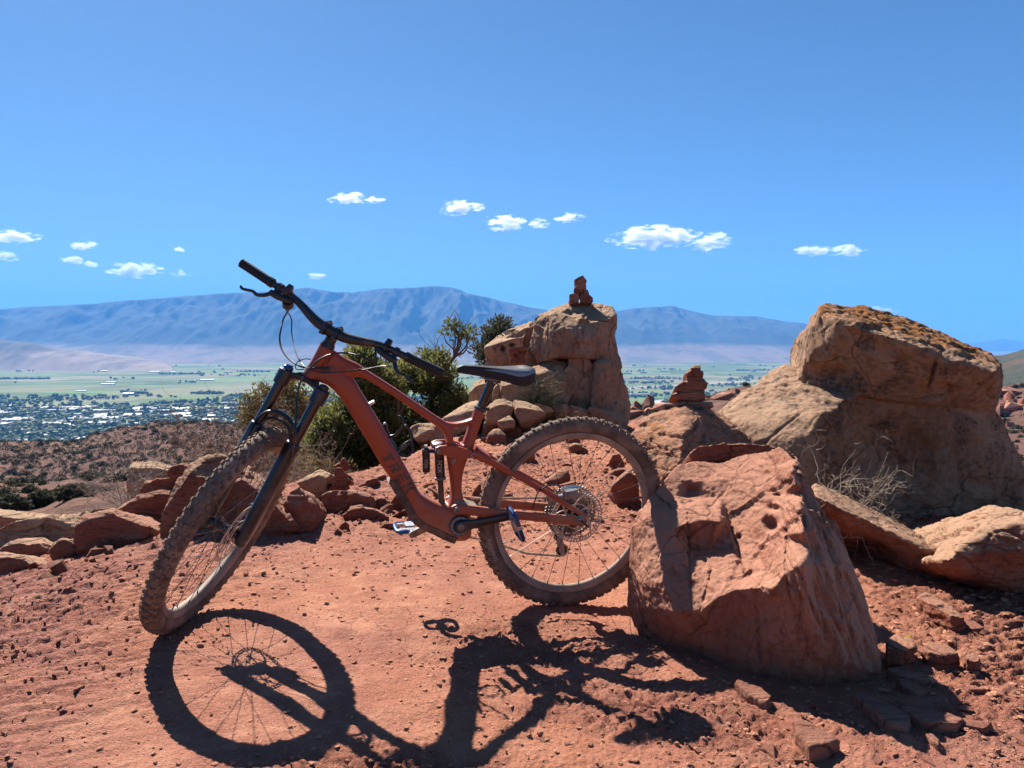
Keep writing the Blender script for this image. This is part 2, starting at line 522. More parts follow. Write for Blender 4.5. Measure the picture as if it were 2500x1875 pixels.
# ================================================================== the slopes below the knoll
VALLEY_Z = -250.0
COLS = [(-900, [(6, -3), (10, -4), (25, -6.5), (60, -11), (120, -22), (225, -42), (260, -40), (290, -39), (310, -43), (400, -72), (800, -200), (1500, -254), (2600, -258)]),
        (60, [(6, -2.2), (10, -3.0), (25, -4.6), (45, -7.6), (60, -10.2), (100, -18.6), (160, -31), (225, -41.5), (255, -39.6), (290, -38.4), (305, -40), (400, -72), (800, -200), (1500, -254), (2600, -258)]),
        (190, [(6, -2.2), (10, -2.8), (25, -4.0), (45, -7.2), (60, -10.0), (100, -18.4), (160, -30.5), (225, -41), (255, -39.0), (290, -38.3), (305, -40), (400, -72), (800, -200), (1500, -254), (2600, -258)]),
        (235, [(6, -2.2), (10, -2.8), (25, -4.0), (45, -7.2), (60, -10.0), (100, -18.4), (160, -30.5), (225, -40.5), (255, -37.6), (290, -35.2), (305, -37), (400, -72), (800, -200), (1500, -254), (2600, -258)]),
        (300, [(6, -2.2), (10, -2.8), (25, -3.9), (45, -7.0), (60, -9.9), (100, -18.2), (160, -30), (225, -40), (255, -36.6), (295, -32.8), (310, -35), (400, -72), (800, -200), (1500, -254), (2600, -258)]),
        (440, [(6, -2.2), (10, -2.8), (25, -3.9), (45, -7.0), (60, -9.7), (100, -18), (160, -29), (225, -38), (255, -34.6), (295, -31.0), (310, -33), (400, -72), (800, -200), (1500, -254), (2600, -258)]),
        (640, [(6, -2.2), (10, -2.8), (25, -5.0), (60, -9.7), (100, -18), (160, -29), (225, -38), (255, -35), (295, -32.0), (310, -35), (400, -72), (800, -200), (1500, -254), (2600, -258)]),
        (1000, [(6, -2.0), (10, -2.8), (25, -5.0), (60, -9), (120, -15), (200, -24), (300, -50), (800, -200), (1500, -254), (2600, -258)]),
        (1500, [(6, -2.0), (10, -2.6), (25, -4.5), (60, -7.5), (105, -9.4), (140, -15), (300, -60), (800, -220), (1500, -254), (2600, -258)]),
        (1640, [(6, -2.0), (10, -2.5), (25, -4.0), (60, -6.0), (105, -7.8), (140, -14), (300, -60), (800, -220), (1500, -254), (2600, -258)]),
        (1820, [(6, -2.0), (10, -2.5), (25, -4.0), (60, -5.6), (120, -6.8), (160, -13), (300, -60), (800, -220), (1500, -254), (2600, -258)]),
        (2150, [(6, -2.0), (10, -2.5), (25, -5.0), (60, -9.5), (120, -15), (250, -28), (400, -50), (800, -180), (1500, -254), (2600, -258)]),
        (2430, [(6, -2.0), (10, -2.5), (25, -5.5), (60, -10.2), (120, -16), (250, -28), (340, -25), (370, -22), (600, -40), (880, -24), (1100, -21), (1500, -130), (2600, -258)]),
        (2560, [(6, -2.0), (10, -2.5), (25, -5.5), (60, -10.2), (120, -16), (250, -28), (340, -22), (370, -19), (600, -36), (880, -10), (1100, -4), (1600, -100), (2600, -258)]),
        (3400, [(6, -2.0), (10, -2.5), (25, -5.5), (60, -10), (120, -16), (250, -26), (370, -19), (600, -30), (900, 10), (1200, 20), (1800, -100), (2600, -258)])]
_ld = np.linspace(math.log(5.0), math.log(2600.0), 200)
_tab = np.array([np.interp(_ld, [math.log(d) for d, _ in c], [z for _, z in c]) for _, c in COLS])
_tx = np.array([(c[0] - W_PX / 2) / F_PX for c in COLS])
def slope_z(x, y):
    x = np.asarray(x, float).ravel(); y = np.asarray(y, float).ravel()
    t = x / np.maximum(y, 1e-3)
    ly = np.log(np.clip(y, 5.0, 2600.0))
    i = np.clip(np.searchsorted(_tx, t) - 1, 0, len(_tx) - 2)
    f = np.clip((t - _tx[i]) / (_tx[i + 1] - _tx[i]), 0, 1); f = f * f * (3 - 2 * f)
    k = (ly - _ld[0]) / (_ld[1] - _ld[0]); ki = np.clip(k.astype(int), 0, 198); kf = k - ki
    za = _tab[i, ki] * (1 - kf) + _tab[i, ki + 1] * kf
    zb = _tab[i + 1, ki] * (1 - kf) + _tab[i + 1, ki + 1] * kf
    z = za * (1 - f) + zb * f
    p = np.stack([x, y, 0 * x], -1)
    amp = np.clip(y * 0.012, 0.1, 2.2) * (1 - sstep(900, 1800, y))
    z = z + amp * fbm(p / 14.0, 3) * 0.6
    z = z + amp * 0.45 * (ridged(p / 22.0, 4) - .6) * sstep(30, 90, y)
    z = z + 0.25 * fbm(p / 2.5, 3) * (1 - sstep(60, 160, y))
    # banded ledges on the far right slope
    return z
def build_slopes():
    na, nr = 620, 420
    th = np.linspace(-R(58), R(58), na)
    r = 5.2 * (2600 / 5.2) ** np.linspace(0, 1, nr)
    A_, R_ = np.meshgrid(th, r, indexing='ij')
    x, y = (R_ * np.tan(A_)).ravel(), R_.ravel()
    z = slope_z(x, y)
    nb = sstep(14, 6, np.hypot(x, y))
    z = np.where(nb > 0, z - nb * 1.2, z)
    me = mesh_from_grid('hillside', np.c_[x, y, z], na, nr)
    return link('hillside', me, M_SLOPE, kind='structure', label='rusty brown scrubby slopes falling away to the valley')
def slope_material():
    n = Nodes('scrub_slope')
    big = n.noise(0.02, 5, 0.6)
    mid = n.noise(0.35, 6, 0.65)
    c = n.ramp(big, [(0.35, (0.082, 0.040, 0.031)), (0.55, (0.108, 0.052, 0.038)), (0.72, (0.115, 0.072, 0.050))])
    c = n.mix(n.mask(mid, 0.45, 0.7), c, (0.175, 0.088, 0.060))
    c = n.mix(n.math('MULTIPLY', n.mask(n.noise(1.7, 5, .7), 0.5, 0.7), .7), c, (0.085, 0.06, 0.04))
    sx = n.n('ShaderNodeSeparateXYZ'); n.l(n.tc.outputs['Object'], sx.inputs[0])
    c = n.mix(n.math('MULTIPLY', n.mask(sx.outputs[1], 420, 620), n.mask(n.noise(.012, 5, .6), .75, .45)), c, (0.045, 0.050, 0.034))
    n.color(c).rough(0.95, 0.1)
    n.bump(n.noise(1.2, 6, .7), 0.8, 0.5)
    return n.m
M_SLOPE = slope_material()
build_slopes()
# ================================================================== rocks
def conv(x0, y0, s):
    return lambda x, y: (x0 + x / s, y0 + y / s)
ZC = conv(1000, 650, 3.403)
ZE = conv(1500, 850, 5.53)
ZR = conv(1500, 700, 2.212)
ZK = conv(1480, 1050, 2.4764)
ZM = conv(0, 650, 2.37)
ZQ = conv(300, 900, 2.458)
ZD = conv(700, 1050, 5.53)
ZW = conv(1150, 1000, 4.148)
ZG = conv(0, 1150, 2.288)
ZS = conv(1700, 1250, 2.655)
def gpt(px, py):
    """where a sight line meets the ground"""
    d = ray(px, py)
    t = 1.0
    for _ in range(30):
        p = d * t
        z = float(ground_base(np.array([p[0]]), np.array([p[1]]))[0]) - CAM_Z
        t = 0.5 * t + 0.5 * min(max(z / d[2], 0.3), 14) if d[2] < -0.02 else 12
    p = d * t
    return np.array([p[0], p[1], p[2] + CAM_Z])

def rock_material(name, dark, mid, light, lichen=0.0, orange=0.0, streak=(1, 1, 3.0), rot=(0.3, 0.2, 0), bump=0.8, scale=1.0, top=None, topmask=0.0, cracks=0.5, olo=-9.0, otilt=0.0, side=None):
    n = Nodes(name)
    vec = n.mapping(streak, rot)
    big = n.noise(2.2 * scale, 5, 0.6, vec)
    fine = n.noise(26 * scale, 8, 0.7, vec)
    grain = n.noise(140 * scale, 4, 0.7)
    c = n.ramp(big, [(0.30, dark), (0.48, mid), (0.68, light)])
    c = n.mix(n.math('MULTIPLY', n.mask(fine, 0.46, 0.70), 0.75), c, tuple(v * 0.55 for v in dark))
    stn = n.noise(3.1 * scale, 6, .65, n.mapping((2.6, 2.6, .45), loc=(3, 3, 3)))
    c = n.mix(n.math('MULTIPLY', n.mask(stn, .54, .68), .55), c, tuple(v * .6 for v in dark))
    c = n.mix(n.math('MULTIPLY', n.mask(n.noise(60 * scale, 5, .65, n.mapping(loc=(4, 9, 2))), 0.56, 0.72), 0.45), c, tuple(min(1, v * 1.25) for v in light))
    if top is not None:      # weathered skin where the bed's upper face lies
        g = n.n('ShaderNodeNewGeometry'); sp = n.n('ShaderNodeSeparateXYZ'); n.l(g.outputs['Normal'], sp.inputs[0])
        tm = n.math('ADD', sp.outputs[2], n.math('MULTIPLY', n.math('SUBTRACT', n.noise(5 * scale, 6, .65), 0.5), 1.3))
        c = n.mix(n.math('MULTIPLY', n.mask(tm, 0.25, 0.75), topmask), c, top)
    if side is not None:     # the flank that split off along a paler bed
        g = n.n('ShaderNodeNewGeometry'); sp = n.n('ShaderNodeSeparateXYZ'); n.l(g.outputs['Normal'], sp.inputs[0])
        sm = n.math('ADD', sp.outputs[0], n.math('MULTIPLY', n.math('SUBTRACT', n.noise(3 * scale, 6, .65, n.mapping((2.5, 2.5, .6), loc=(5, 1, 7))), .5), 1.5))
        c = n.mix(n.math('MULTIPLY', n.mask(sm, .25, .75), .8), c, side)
    if lichen:
        lm = n.mask(n.noise(5 * scale, 8, 0.74, n.mapping(loc=(1, 5, 3))), 0.66 - 0.17 * lichen, 0.72 - 0.15 * lichen)
        lm2 = n.mask(n.voro(34 * scale, n.mapping(loc=(2, 2, 8))), 0.42, 0.26)
        lm = n.math('MULTIPLY', lm, n.math('ADD', n.math('MULTIPLY', lm2, .5), .5, True))
        c = n.mix(n.math('MULTIPLY', lm, 0.9), c, (0.055, 0.043, 0.040))
        gm = n.mask(n.noise(6 * scale, 7, 0.7, n.mapping(loc=(7, 1, 1))), 0.57, 0.70)
        c = n.mix(n.math('MULTIPLY', gm, 0.45 * lichen), c, (0.36, 0.33, 0.27))
    if orange:
        g = n.n('ShaderNodeNewGeometry'); sp = n.n('ShaderNodeSeparateXYZ'); n.l(g.outputs['Normal'], sp.inputs[0])
        om = n.mask(n.noise(7 * scale, 8, 0.75, n.mapping(loc=(3, 8, 5))), 0.60 - .12 * orange, 0.68 - .1 * orange)
        so = n.n('ShaderNodeSeparateXYZ'); n.l(n.tc.outputs['Object'], so.inputs[0])
        hi = n.mask(n.math('ADD', so.outputs[2], n.math('MULTIPLY', so.outputs[0], otilt)), olo, olo + .15)
        om = n.math('MULTIPLY', n.math('MULTIPLY', om, hi), n.mask(sp.outputs[2], 0.0, 0.6))
        c = n.mix(n.math('MULTIPLY', om, 0.9), c, (0.30, 0.105, 0.020))
        bm = n.mask(n.noise(11 * scale, 8, 0.75, n.mapping(loc=(5, 2, 9))), 0.52, 0.62)
        bm = n.math('MULTIPLY', n.math('MULTIPLY', bm, hi), n.mask(sp.outputs[2], 0.1, 0.6))
        c = n.mix(n.math('MULTIPLY', bm, 0.75), c, (0.075, 0.062, 0.045))
    oi = n.n('ShaderNodeObjectInfo')
    c = n.mix(n.math('MULTIPLY', oi.outputs['Random'], .45), c, n.mix(1.0, c, (0.62, 0.56, 0.55), 'MULTIPLY'))
    n.color(c).rough(0.93, 0.15)
    h = n.math('ADD', n.math('MULTIPLY', fine, 1.4), n.math('MULTIPLY', grain, 0.7))
    if cracks:
        wv = n.n('ShaderNodeVectorMath', operation='ADD'); wt = n.n('ShaderNodeTexNoise'); wt.inputs['Scale'].default_value = 3 * scale
        n.l(vec, wt.inputs['Vector']); sv = n.n('ShaderNodeVectorMath', operation='SCALE'); sv.inputs['Scale'].default_value = .35 / scale
        n.l(wt.outputs['Color'], sv.inputs[0]); n.l(vec, wv.inputs[0]); n.l(sv.outputs[0], wv.inputs[1])
        e = n.voro(2.4 * scale, wv.outputs[0], 'DISTANCE_TO_EDGE')
        h = n.math('ADD', h, n.math('MULTIPLY', n.mask(e, 0.0, 0.035), cracks))
        jm = n.math('MULTIPLY', n.mask(e, 0.022, 0.004), n.mask(n.noise(1.7 * scale, 3, .5, n.mapping(loc=(6, 6, 1))), .42, .62))
        n.color(n.mix(n.math('MULTIPLY', jm, .7), c, tuple(v * .3 for v in dark)))
    n.bump(h, bump, 0.014 / scale)
    return n.m
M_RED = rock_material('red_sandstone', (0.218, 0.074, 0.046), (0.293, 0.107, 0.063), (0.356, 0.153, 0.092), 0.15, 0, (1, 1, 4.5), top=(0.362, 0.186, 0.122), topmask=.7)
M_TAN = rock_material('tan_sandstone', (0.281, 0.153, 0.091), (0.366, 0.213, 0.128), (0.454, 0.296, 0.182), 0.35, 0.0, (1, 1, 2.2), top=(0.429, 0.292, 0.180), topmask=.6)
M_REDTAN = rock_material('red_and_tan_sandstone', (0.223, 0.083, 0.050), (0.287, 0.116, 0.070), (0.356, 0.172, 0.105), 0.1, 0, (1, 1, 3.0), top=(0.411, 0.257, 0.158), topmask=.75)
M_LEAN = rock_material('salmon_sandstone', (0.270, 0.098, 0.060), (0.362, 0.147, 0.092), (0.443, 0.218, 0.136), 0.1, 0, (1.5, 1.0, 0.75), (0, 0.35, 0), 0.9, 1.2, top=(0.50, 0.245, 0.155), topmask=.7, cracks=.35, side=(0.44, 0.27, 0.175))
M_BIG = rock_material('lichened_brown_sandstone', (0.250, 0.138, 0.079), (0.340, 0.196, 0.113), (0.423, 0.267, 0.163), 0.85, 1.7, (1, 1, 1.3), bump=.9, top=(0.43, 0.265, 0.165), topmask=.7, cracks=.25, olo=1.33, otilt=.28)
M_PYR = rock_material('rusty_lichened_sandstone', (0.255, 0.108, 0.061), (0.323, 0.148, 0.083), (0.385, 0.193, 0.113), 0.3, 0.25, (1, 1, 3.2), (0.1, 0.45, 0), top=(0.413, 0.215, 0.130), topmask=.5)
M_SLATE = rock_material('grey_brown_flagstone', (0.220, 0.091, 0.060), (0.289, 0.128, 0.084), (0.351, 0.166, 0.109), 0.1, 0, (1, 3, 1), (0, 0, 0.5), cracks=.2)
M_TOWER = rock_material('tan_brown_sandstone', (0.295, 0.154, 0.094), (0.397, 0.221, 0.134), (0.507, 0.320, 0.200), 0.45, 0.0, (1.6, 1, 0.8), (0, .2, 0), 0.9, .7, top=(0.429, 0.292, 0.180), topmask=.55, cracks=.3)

def hull_mesh(pts):
    bm = bmesh.new()
    for p in pts: bm.verts.new(p)
    bmesh.ops.convex_hull(bm, input=bm.verts)
    bmesh.ops.delete(bm, geom=[v for v in bm.verts if not v.link_faces], context='VERTS')
    me = bpy.data.meshes.new('h'); bm.to_mesh(me); bm.free()
    return me
def chipped(pts, n, rg, lo=.83, hi=.96):
    """convex body of pts with n flat flakes struck off"""
    pts = np.asarray(pts, float)
    for _ in range(n):
        d = rg.normal(size=3) * [1, 1, .8]; d /= np.linalg.norm(d)
        c = pts.mean(0); h = (pts - c) @ d; off = h.max() * rg.uniform(lo, hi)
        bm = bmesh.new()
        for p in pts: bm.verts.new(p)
        bmesh.ops.convex_hull(bm, input=bm.verts)
        bmesh.ops.delete(bm, geom=[v for v in bm.verts if not v.link_faces], context='VERTS')
        bmesh.ops.bisect_plane(bm, geom=bm.verts[:] + bm.edges[:] + bm.faces[:], plane_co=Vector(c + d * off), plane_no=Vector(d), clear_outer=True)
        q = np.array([v.co[:] for v in bm.verts]); bm.free()
        if len(q) > 8: pts = q
    return pts
def join_meshes(ms):
    mb = MB()
    for me in ms:
        v = np.empty(len(me.vertices) * 3); me.vertices.foreach_get('co', v)
        mb.add(v.reshape(-1, 3), [tuple(p.vertices) for p in me.polygons])
        bpy.data.meshes.remove(me)
    me = bpy.data.meshes.new('j'); me.from_pydata(mb.verts().tolist(), [], mb.f); me.update()
    return me
def shell(front, thick, shrink=0.8, drop=0.0):
    """closed body from sight-line points: every point gets a twin further back"""
    front = np.asarray(front, float)
    c = front.mean(0)
    back = c + (front - c) * shrink
    back[:, 1] += thick
    back[:, 2] -= drop
    return np.vstack([front, back])
_seed = [0]
def finish_rock(name, me, voxel, amp, freq, mat, label, cat='rock', group=None, smooth=1, bed=None, bed_amp=0.5, dents=(), fine=0.35, facets=26, facet_amp=.62, crack=0.0, offs=None, post=None):
    V, Q = remeshed(me, voxel, smooth)
    _seed[0] += 1
    off = np.array([13.7, 7.1, 3.3]) * (_seed[0] if offs is None else offs)
    off = np.mod(off, 200)
    N = vnormals(V, Q)
    rg = np.random.RandomState(_seed[0] * 7 + 3)
    d = amp * fbm(V * freq + off, 3, .5) * .75
    # broken faces: each patch of the surface is its own slightly tilted plane
    for K, k_amp in ((facets, 1.0), (facets * 5, .38)):
        if not K: continue
        sd = V[rg.choice(len(V), min(K, len(V)), replace=False)]
        Vj = V + fbm(V * freq * 2.2 + off, 3, .6)[:, None] * .16 / freq + np.c_[perlin(V * freq * 6 + 4), perlin(V * freq * 6 + 19), perlin(V * freq * 6 + 33)] * .06 / freq
        wq = np.sqrt(np.array([1, 1, 1.6], np.float32)); Sq = (sd * wq).astype(np.float32); Vq = (Vj * wq).astype(np.float32); s2 = (Sq ** 2).sum(1)
        idx = np.concatenate([np.argmin(s2 - 2 * Vq[k:k + 40000] @ Sq.T, axis=1) for k in range(0, len(Vq), 40000)])
        tl = rg.normal(size=(len(sd), 3)); tl -= 0; tl /= np.linalg.norm(tl, axis=1)[:, None]
        lv = rg.uniform(-1, 1, len(sd))
        pl = ((V - sd[idx]) * tl[idx]).sum(1) * freq
        d = d + amp * k_amp * facet_amp * (np.clip(pl * 1.6, -1.4, 1.4) + .55 * lv[idx])
    if bed is not None:
        # weathered beds stand out or back one by one
        bdir = np.asarray(bed, float); bdir /= np.linalg.norm(bdir)
        h = V @ bdir
        h = h + fbm(V * freq * .8 + off + 50, 3) * .22 / freq
        tb = np.cumsum(rg.uniform(.35, 1.6, 400)) * .13 / freq
        tb = tb - tb[200] + np.median(h)
        ins = rg.uniform(-1, 1, 401)
        i0 = np.searchsorted(tb, h)
        lo = tb[np.clip(i0 - 1, 0, 399)]; hi = tb[np.clip(i0, 0, 399)]
        t = np.clip((h - lo) / (hi - lo + 1e-9), 0, 1)
        st = ins[i0] * sstep(0, .12, t) * (1 - sstep(.88, 1, t))
        patch = sstep(-.15, .25, perlin(V * freq * 1.1 + off + 70))
        d = d + amp * bed_amp * .75 * st * (.35 + .65 * patch)
        d = d - amp * bed_amp * .5 * (1 - sstep(0, .10, t) * (1 - sstep(.90, 1, t))) * patch
    if crack:
        cr = 1 - np.abs(perlin(V * freq * 1.3 * np.array([1.4, 1.4, .6]) + off + 90)) * 2
        d = d - crack * sstep(.93, 1.0, cr)
    d = d + amp * fine * fbm(V * freq * 9 + off, 4, .62)
    V = V + N * d[:, None]
    if len(dents):
        px = project(V)
        facing = N[:, 1] < 0.35
        view = V - np.array([0, 0, CAM_Z]); view /= np.linalg.norm(view, axis=1)[:, None]
        for (cx, cy, rx, ry, ang, dep, hard) in dents:
            ca, sa = math.cos(ang), math.sin(ang)
            ux = ((px[:, 0] - cx) * ca + (px[:, 1] - cy) * sa) / rx
            uy = (-(px[:, 0] - cx) * sa + (px[:, 1] - cy) * ca) / ry
            r = np.sqrt(ux * ux + uy * uy) + .18 * perlin(V * 14 + off)
            k = (1 - sstep(hard, 1.0, r)) * facing
            V = V + (view * .55 - N * .45) * (dep * k)[:, None]
    if post is not None: V = post(V, N)
    base = np.array([V[:, 0].mean(), V[:, 1].mean(), V[:, 2].min()])
    me = mesh_fast(name, V - base, Q)
    return link(name, me, mat, None, label, cat, group, loc=base)
def W(cv, pts, depth=None):
    return np.array([P(*cv(p[0], p[1]), p[2] if len(p) > 2 else depth) for p in pts])
def rock(name, label, cv, outline, depth, thick, mat, amp=None, voxel=None, top_back=0.0, group=None, cat='rock', bed=(0, 0, 1), bed_amp=0.5, shrink=.86, extra=(), low=0.0, grow=1.035, chips=9, ground=False, **kw):
    """outline traced at one depth; the upper edge leans back by top_back"""
    if ground:      # stand it on the dirt where its lowest traced point meets it
        b = max(outline, key=lambda p: p[1])
        g = gpt(*cv(*b[:2]))
        if depth * .75 < g[1] < depth * 1.5: depth = g[1]
        low = max(low, .05)
    pts = W(cv, outline, depth)
    pts = pts.mean(0) + (pts - pts.mean(0)) * grow
    zmin, zmax = pts[:, 2].min(), pts[:, 2].max()
    if top_back:
        # upper rim of the outline lies further back, a nearer rim is put slightly below it
        t = sstep(.35, 1, (pts[:, 2] - zmin) / (zmax - zmin))
        near = pts.copy(); near[:, 2] -= t * top_back * .45; near = near[t > .15]
        scale = 1 + (t * top_back) / depth
        v = pts - [0, 0, CAM_Z]; pts = v * scale[:, None] + [0, 0, CAM_Z]
        c = near.mean(0); near[:, 0] = c[0] + (near[:, 0] - c[0]) * .9
        pts = np.vstack([pts, near])
    if low: pts = np.vstack([pts, pts[pts[:, 2] < zmin + .35 * (zmax - zmin)] - [0, 0, low]])
    allp = shell(pts, thick, shrink, .32 * thick)
    if len(extra): allp = np.vstack([allp, W(cv, extra)])
    size = np.linalg.norm(np.ptp(pts, axis=0))
    if chips: allp = chipped(allp, chips, np.random.RandomState(_seed[0] * 13 + 5))
    kw.setdefault('smooth', 0); kw.setdefault('facets', 16); kw.setdefault('facet_amp', .85)
    if voxel is None: voxel = min(max(depth * 0.0021, size / 90), size / 22)
    if amp is None: amp = size * 0.017
    return finish_rock(name, hull_mesh(allp), voxel, amp, 3.2 / size, mat, label, cat, group, bed=bed, bed_amp=bed_amp, **kw)

# ---- the boulder the bike leans on
def sheet_mesh(cv, rim, inner, back):
    """front face triangulated between traced points (rim in order), closed by a smaller rim further back"""
    from mathutils.geometry import delaunay_2d_cdt
    pts = list(rim) + list(inner)
    nb = len(rim)
    res = delaunay_2d_cdt([Vector((p[0], -p[1])) for p in pts], [], [list(range(nb))], 1, 1e-4)
    orig = [o[0] if o else None for o in res[3]]
    dep = []
    for v, o in zip(res[0], orig):
        dep.append(pts[o][2] if o is not None else 2.5)
    V = [P(*cv(v[0], -v[1]), d) for v, d in zip(res[0], dep)]
    Fc = [tuple(f) for f in res[2]]
    idx = {o: i for i, o in enumerate(orig)}
    n0 = len(V); V = V + [np.array(q) for q in back] + [np.mean(back, 0)]
    for k in range(nb):
        k2 = (k + 1) % nb
        Fc.append((idx[k], idx[k2], n0 + k2, n0 + k)); Fc.append((n0 + k, n0 + k2, n0 + nb))
    bm = bmesh.new(); vs = [bm.verts.new(q) for q in V]
    for f in Fc:
        try: bm.faces.new([vs[i] for i in f])
        except ValueError: pass
    bmesh.ops.recalc_face_normals(bm, faces=bm.faces)
    me = bpy.data.meshes.new('sheet'); bm.to_mesh(me); bm.free()
    return me
def lean_boulder():
    sil = [(1122, 70, 2.74), (1160, 165, 2.66), (1230, 290, 2.60), (1300, 420, 2.55), (1400, 590, 2.5), (1480, 780, 2.45), (1560, 1000, 2.4), (1625, 1180, 2.36), (1675, 1400, 2.32), (1662, 1475, 2.31),
           (1540, 1575, 2.31), (1400, 1650, 2.31), (1100, 1630, 2.33), (800, 1560, 2.38), (650, 1475, 2.46), (480, 1415, 2.57), (310, 1390, 2.66), (230, 1285, 2.70), (165, 1170, 2.72),
           (130, 1080, 2.73), (128, 900, 2.74), (140, 740, 2.77), (148, 600, 2.80), (198, 480, 2.84), (268, 400, 2.88), (348, 300, 2.95), (430, 205, 3.03), (520, 183, 3.05), (700, 195, 3.03), (860, 145, 2.98), (980, 122, 2.90), (1075, 84, 2.80)]
    inner = [(450, 300, 2.95), (600, 320, 2.92), (750, 300, 2.90), (900, 270, 2.84), (1020, 230, 2.79), (1095, 200, 2.71), (1122, 220, 2.62), (1138, 330, 2.53), (1176, 490, 2.40), (1190, 620, 2.31), (1184, 805, 2.21),
             (505, 380, 2.925), (430, 400, 2.88), (580, 410, 2.885), (700, 420, 2.845), (850, 410, 2.78), (960, 390, 2.72), (1060, 380, 2.65),
             (230, 525, 2.755), (350, 492, 2.745), (480, 478, 2.735), (600, 488, 2.725), (680, 535, 2.675), (350, 440, 2.84), (480, 440, 2.85), (620, 445, 2.83), (735, 520, 2.775),
             (510, 548, 2.660), (600, 546, 2.655), (692, 550, 2.650), (522, 735, 2.668), (625, 735, 2.655), (742, 716, 2.632), (498, 560, 2.650), (505, 745, 2.600),
             (722, 562, 2.725), (800, 690, 2.635), (830, 600, 2.68), (905, 700, 2.585), (885, 820, 2.48), (845, 740, 2.56),
             (250, 620, 2.70), (390, 600, 2.650), (255, 760, 2.64), (395, 750, 2.585), (235, 920, 2.585), (340, 920, 2.53),
             (530, 765, 2.615), (640, 765, 2.585), (745, 742, 2.590), (450, 900, 2.505), (590, 900, 2.470), (700, 850, 2.490), (800, 800, 2.525), (842, 872, 2.440), (858, 880, 2.475),
             (300, 1082, 2.520), (420, 1104, 2.440), (572, 1096, 2.375), (690, 1006, 2.352), (780, 962, 2.345), (862, 908, 2.365), (945, 948, 2.285), (1022, 952, 2.225), (1084, 852, 2.262),
             (985, 690, 2.475), (1062, 640, 2.435), (1104, 500, 2.50), (1000, 560, 2.58), (1040, 780, 2.36), (960, 850, 2.40),
             (200, 1210, 2.665), (300, 1250, 2.60), (420, 1250, 2.525), (570, 1250, 2.46), (700, 1240, 2.40), (850, 1130, 2.355), (950, 1080, 2.305), (1085, 1020, 2.245), (1190, 980, 2.205),
             (480, 1380, 2.575), (650, 1420, 2.48), (800, 1390, 2.375), (950, 1340, 2.315), (1100, 1280, 2.265), (1250, 1240, 2.225), (1100, 1500, 2.315), (1300, 1500, 2.275), (1450, 1400, 2.265),
             (1235, 700, 2.335), (1285, 590, 2.43), (1310, 820, 2.315), (1400, 1000, 2.30), (1350, 1160, 2.245), (1500, 1200, 2.29), (1250, 950, 2.250), (1192, 360, 2.555), (1245, 480, 2.49), (1420, 820, 2.37)]
    A = W(ZK, sil); cen = A.mean(0)
    back = cen + (A - cen) * .72; back[:, 1] = np.maximum(back[:, 1] + .42, 3.02); back[:, 0] = np.maximum(back[:, 0], .62 + (back[:, 1] - 3.0) * .3); back[:, 2] -= .08
    me = sheet_mesh(ZK, sil, inner, back)
    def post(V, N):
        px = project(V); q = (px - np.array([1480, 1050])) * 2.4764
        view = V - np.array([0, 0, CAM_Z]); view /= np.linalg.norm(view, axis=1)[:, None]
        face = (N[:, 1] < .6)
        def groove(a, b, w, dep):
            a, b = np.array(a, float), np.array(b, float); ab = b - a
            wob = 14 * perlin(np.c_[q / 90, 0 * q[:, 0] + 4.4]) + 7 * perlin(np.c_[q / 30, 0 * q[:, 0] + 1.4])
            t = np.clip(((q - a) @ ab) / (ab @ ab), 0, 1); r = np.linalg.norm(q - a - t[:, None] * ab, axis=1) + wob
            return view * (dep * np.exp(-(r / w) ** 2) * face)[:, None]
        V = V + groove((760, 600), (845, 880), 9, .022) + groove((845, 880), (950, 960), 8, .018) + groove((490, 500), (500, 800), 6, .016) + groove((640, 830), (570, 1090), 5, .012) + groove((500, 800), (520, 1080), 5, .010)
        V = V + groove((1090, 560), (1085, 850), 6, .014) + groove((1085, 850), (1110, 1020), 6, .012) + groove((1180, 420), (1240, 780), 8, .014) + groove((1290, 520), (1420, 900), 5, .010) + groove((1400, 900), (1415, 1130), 8, .012) + groove((1330, 1180), (1320, 1290), 6, .010) + groove((1240, 300), (1330, 560), 5, .010)
        V = V + groove((900, 1000), (930, 1400), 9, .010) + groove((560, 1120), (590, 1380), 5, .008) + groove((1180, 1000), (1160, 1300), 7, .009) + groove((1120, 150), (1210, 430), 6, .012)
        m = np.exp(-(((q[:, 0] - 480) / 210) ** 2 + ((q[:, 1] - 900) / 190) ** 2)) * face       # crumbly lower part of the lit face
        V = V + N * (m * .013 * fbm(V * 22 + 3, 4, .62))[:, None]
        m = sstep(980, 1200, q[:, 0]) * sstep(250, 600, q[:, 1]) * (1 - .75 * sstep(1000, 1350, q[:, 1])) * face                             # fluted shaded flank
        fl = np.abs(perlin(np.c_[(q[:, 0] - .38 * q[:, 1]) / 70, q[:, 1] / 500, 0 * m + 7])) + .5 * np.abs(perlin(np.c_[(q[:, 0] - .38 * q[:, 1]) / 26, q[:, 1] / 300, 0 * m + 3]))
        V = V - N * (m * .014 * sstep(.0, .25, .25 - fl))[:, None] + N * (m * .006 * fl)[:, None]
        return V
    def d(x, y, rx, ry, ang, dep, hard): p = ZK(x, y); return (p[0], p[1], rx / 2.4764, ry / 2.4764, ang, dep, hard)
    dents = [d(505, 372, 75, 48, -.25, .022, .1), d(985, 565, 52, 60, .15, .045, .3), d(1010, 470, 60, 30, 0, .02, .2), d(800, 640, 26, 22, .4, .03, .2), d(1030, 388, 34, 14, 0, .02, .2)]
    return finish_rock('leaning_boulder', me, 0.0054, .0085, 4.2, M_LEAN, 'large salmon-red boulder with scooped hollows that the rear wheel leans on', 'boulder', smooth=2, facets=30, facet_amp=.5, bed=(.45, .1, .89), bed_amp=.5, dents=dents, fine=.6, crack=.0, post=post)
lean_boulder()

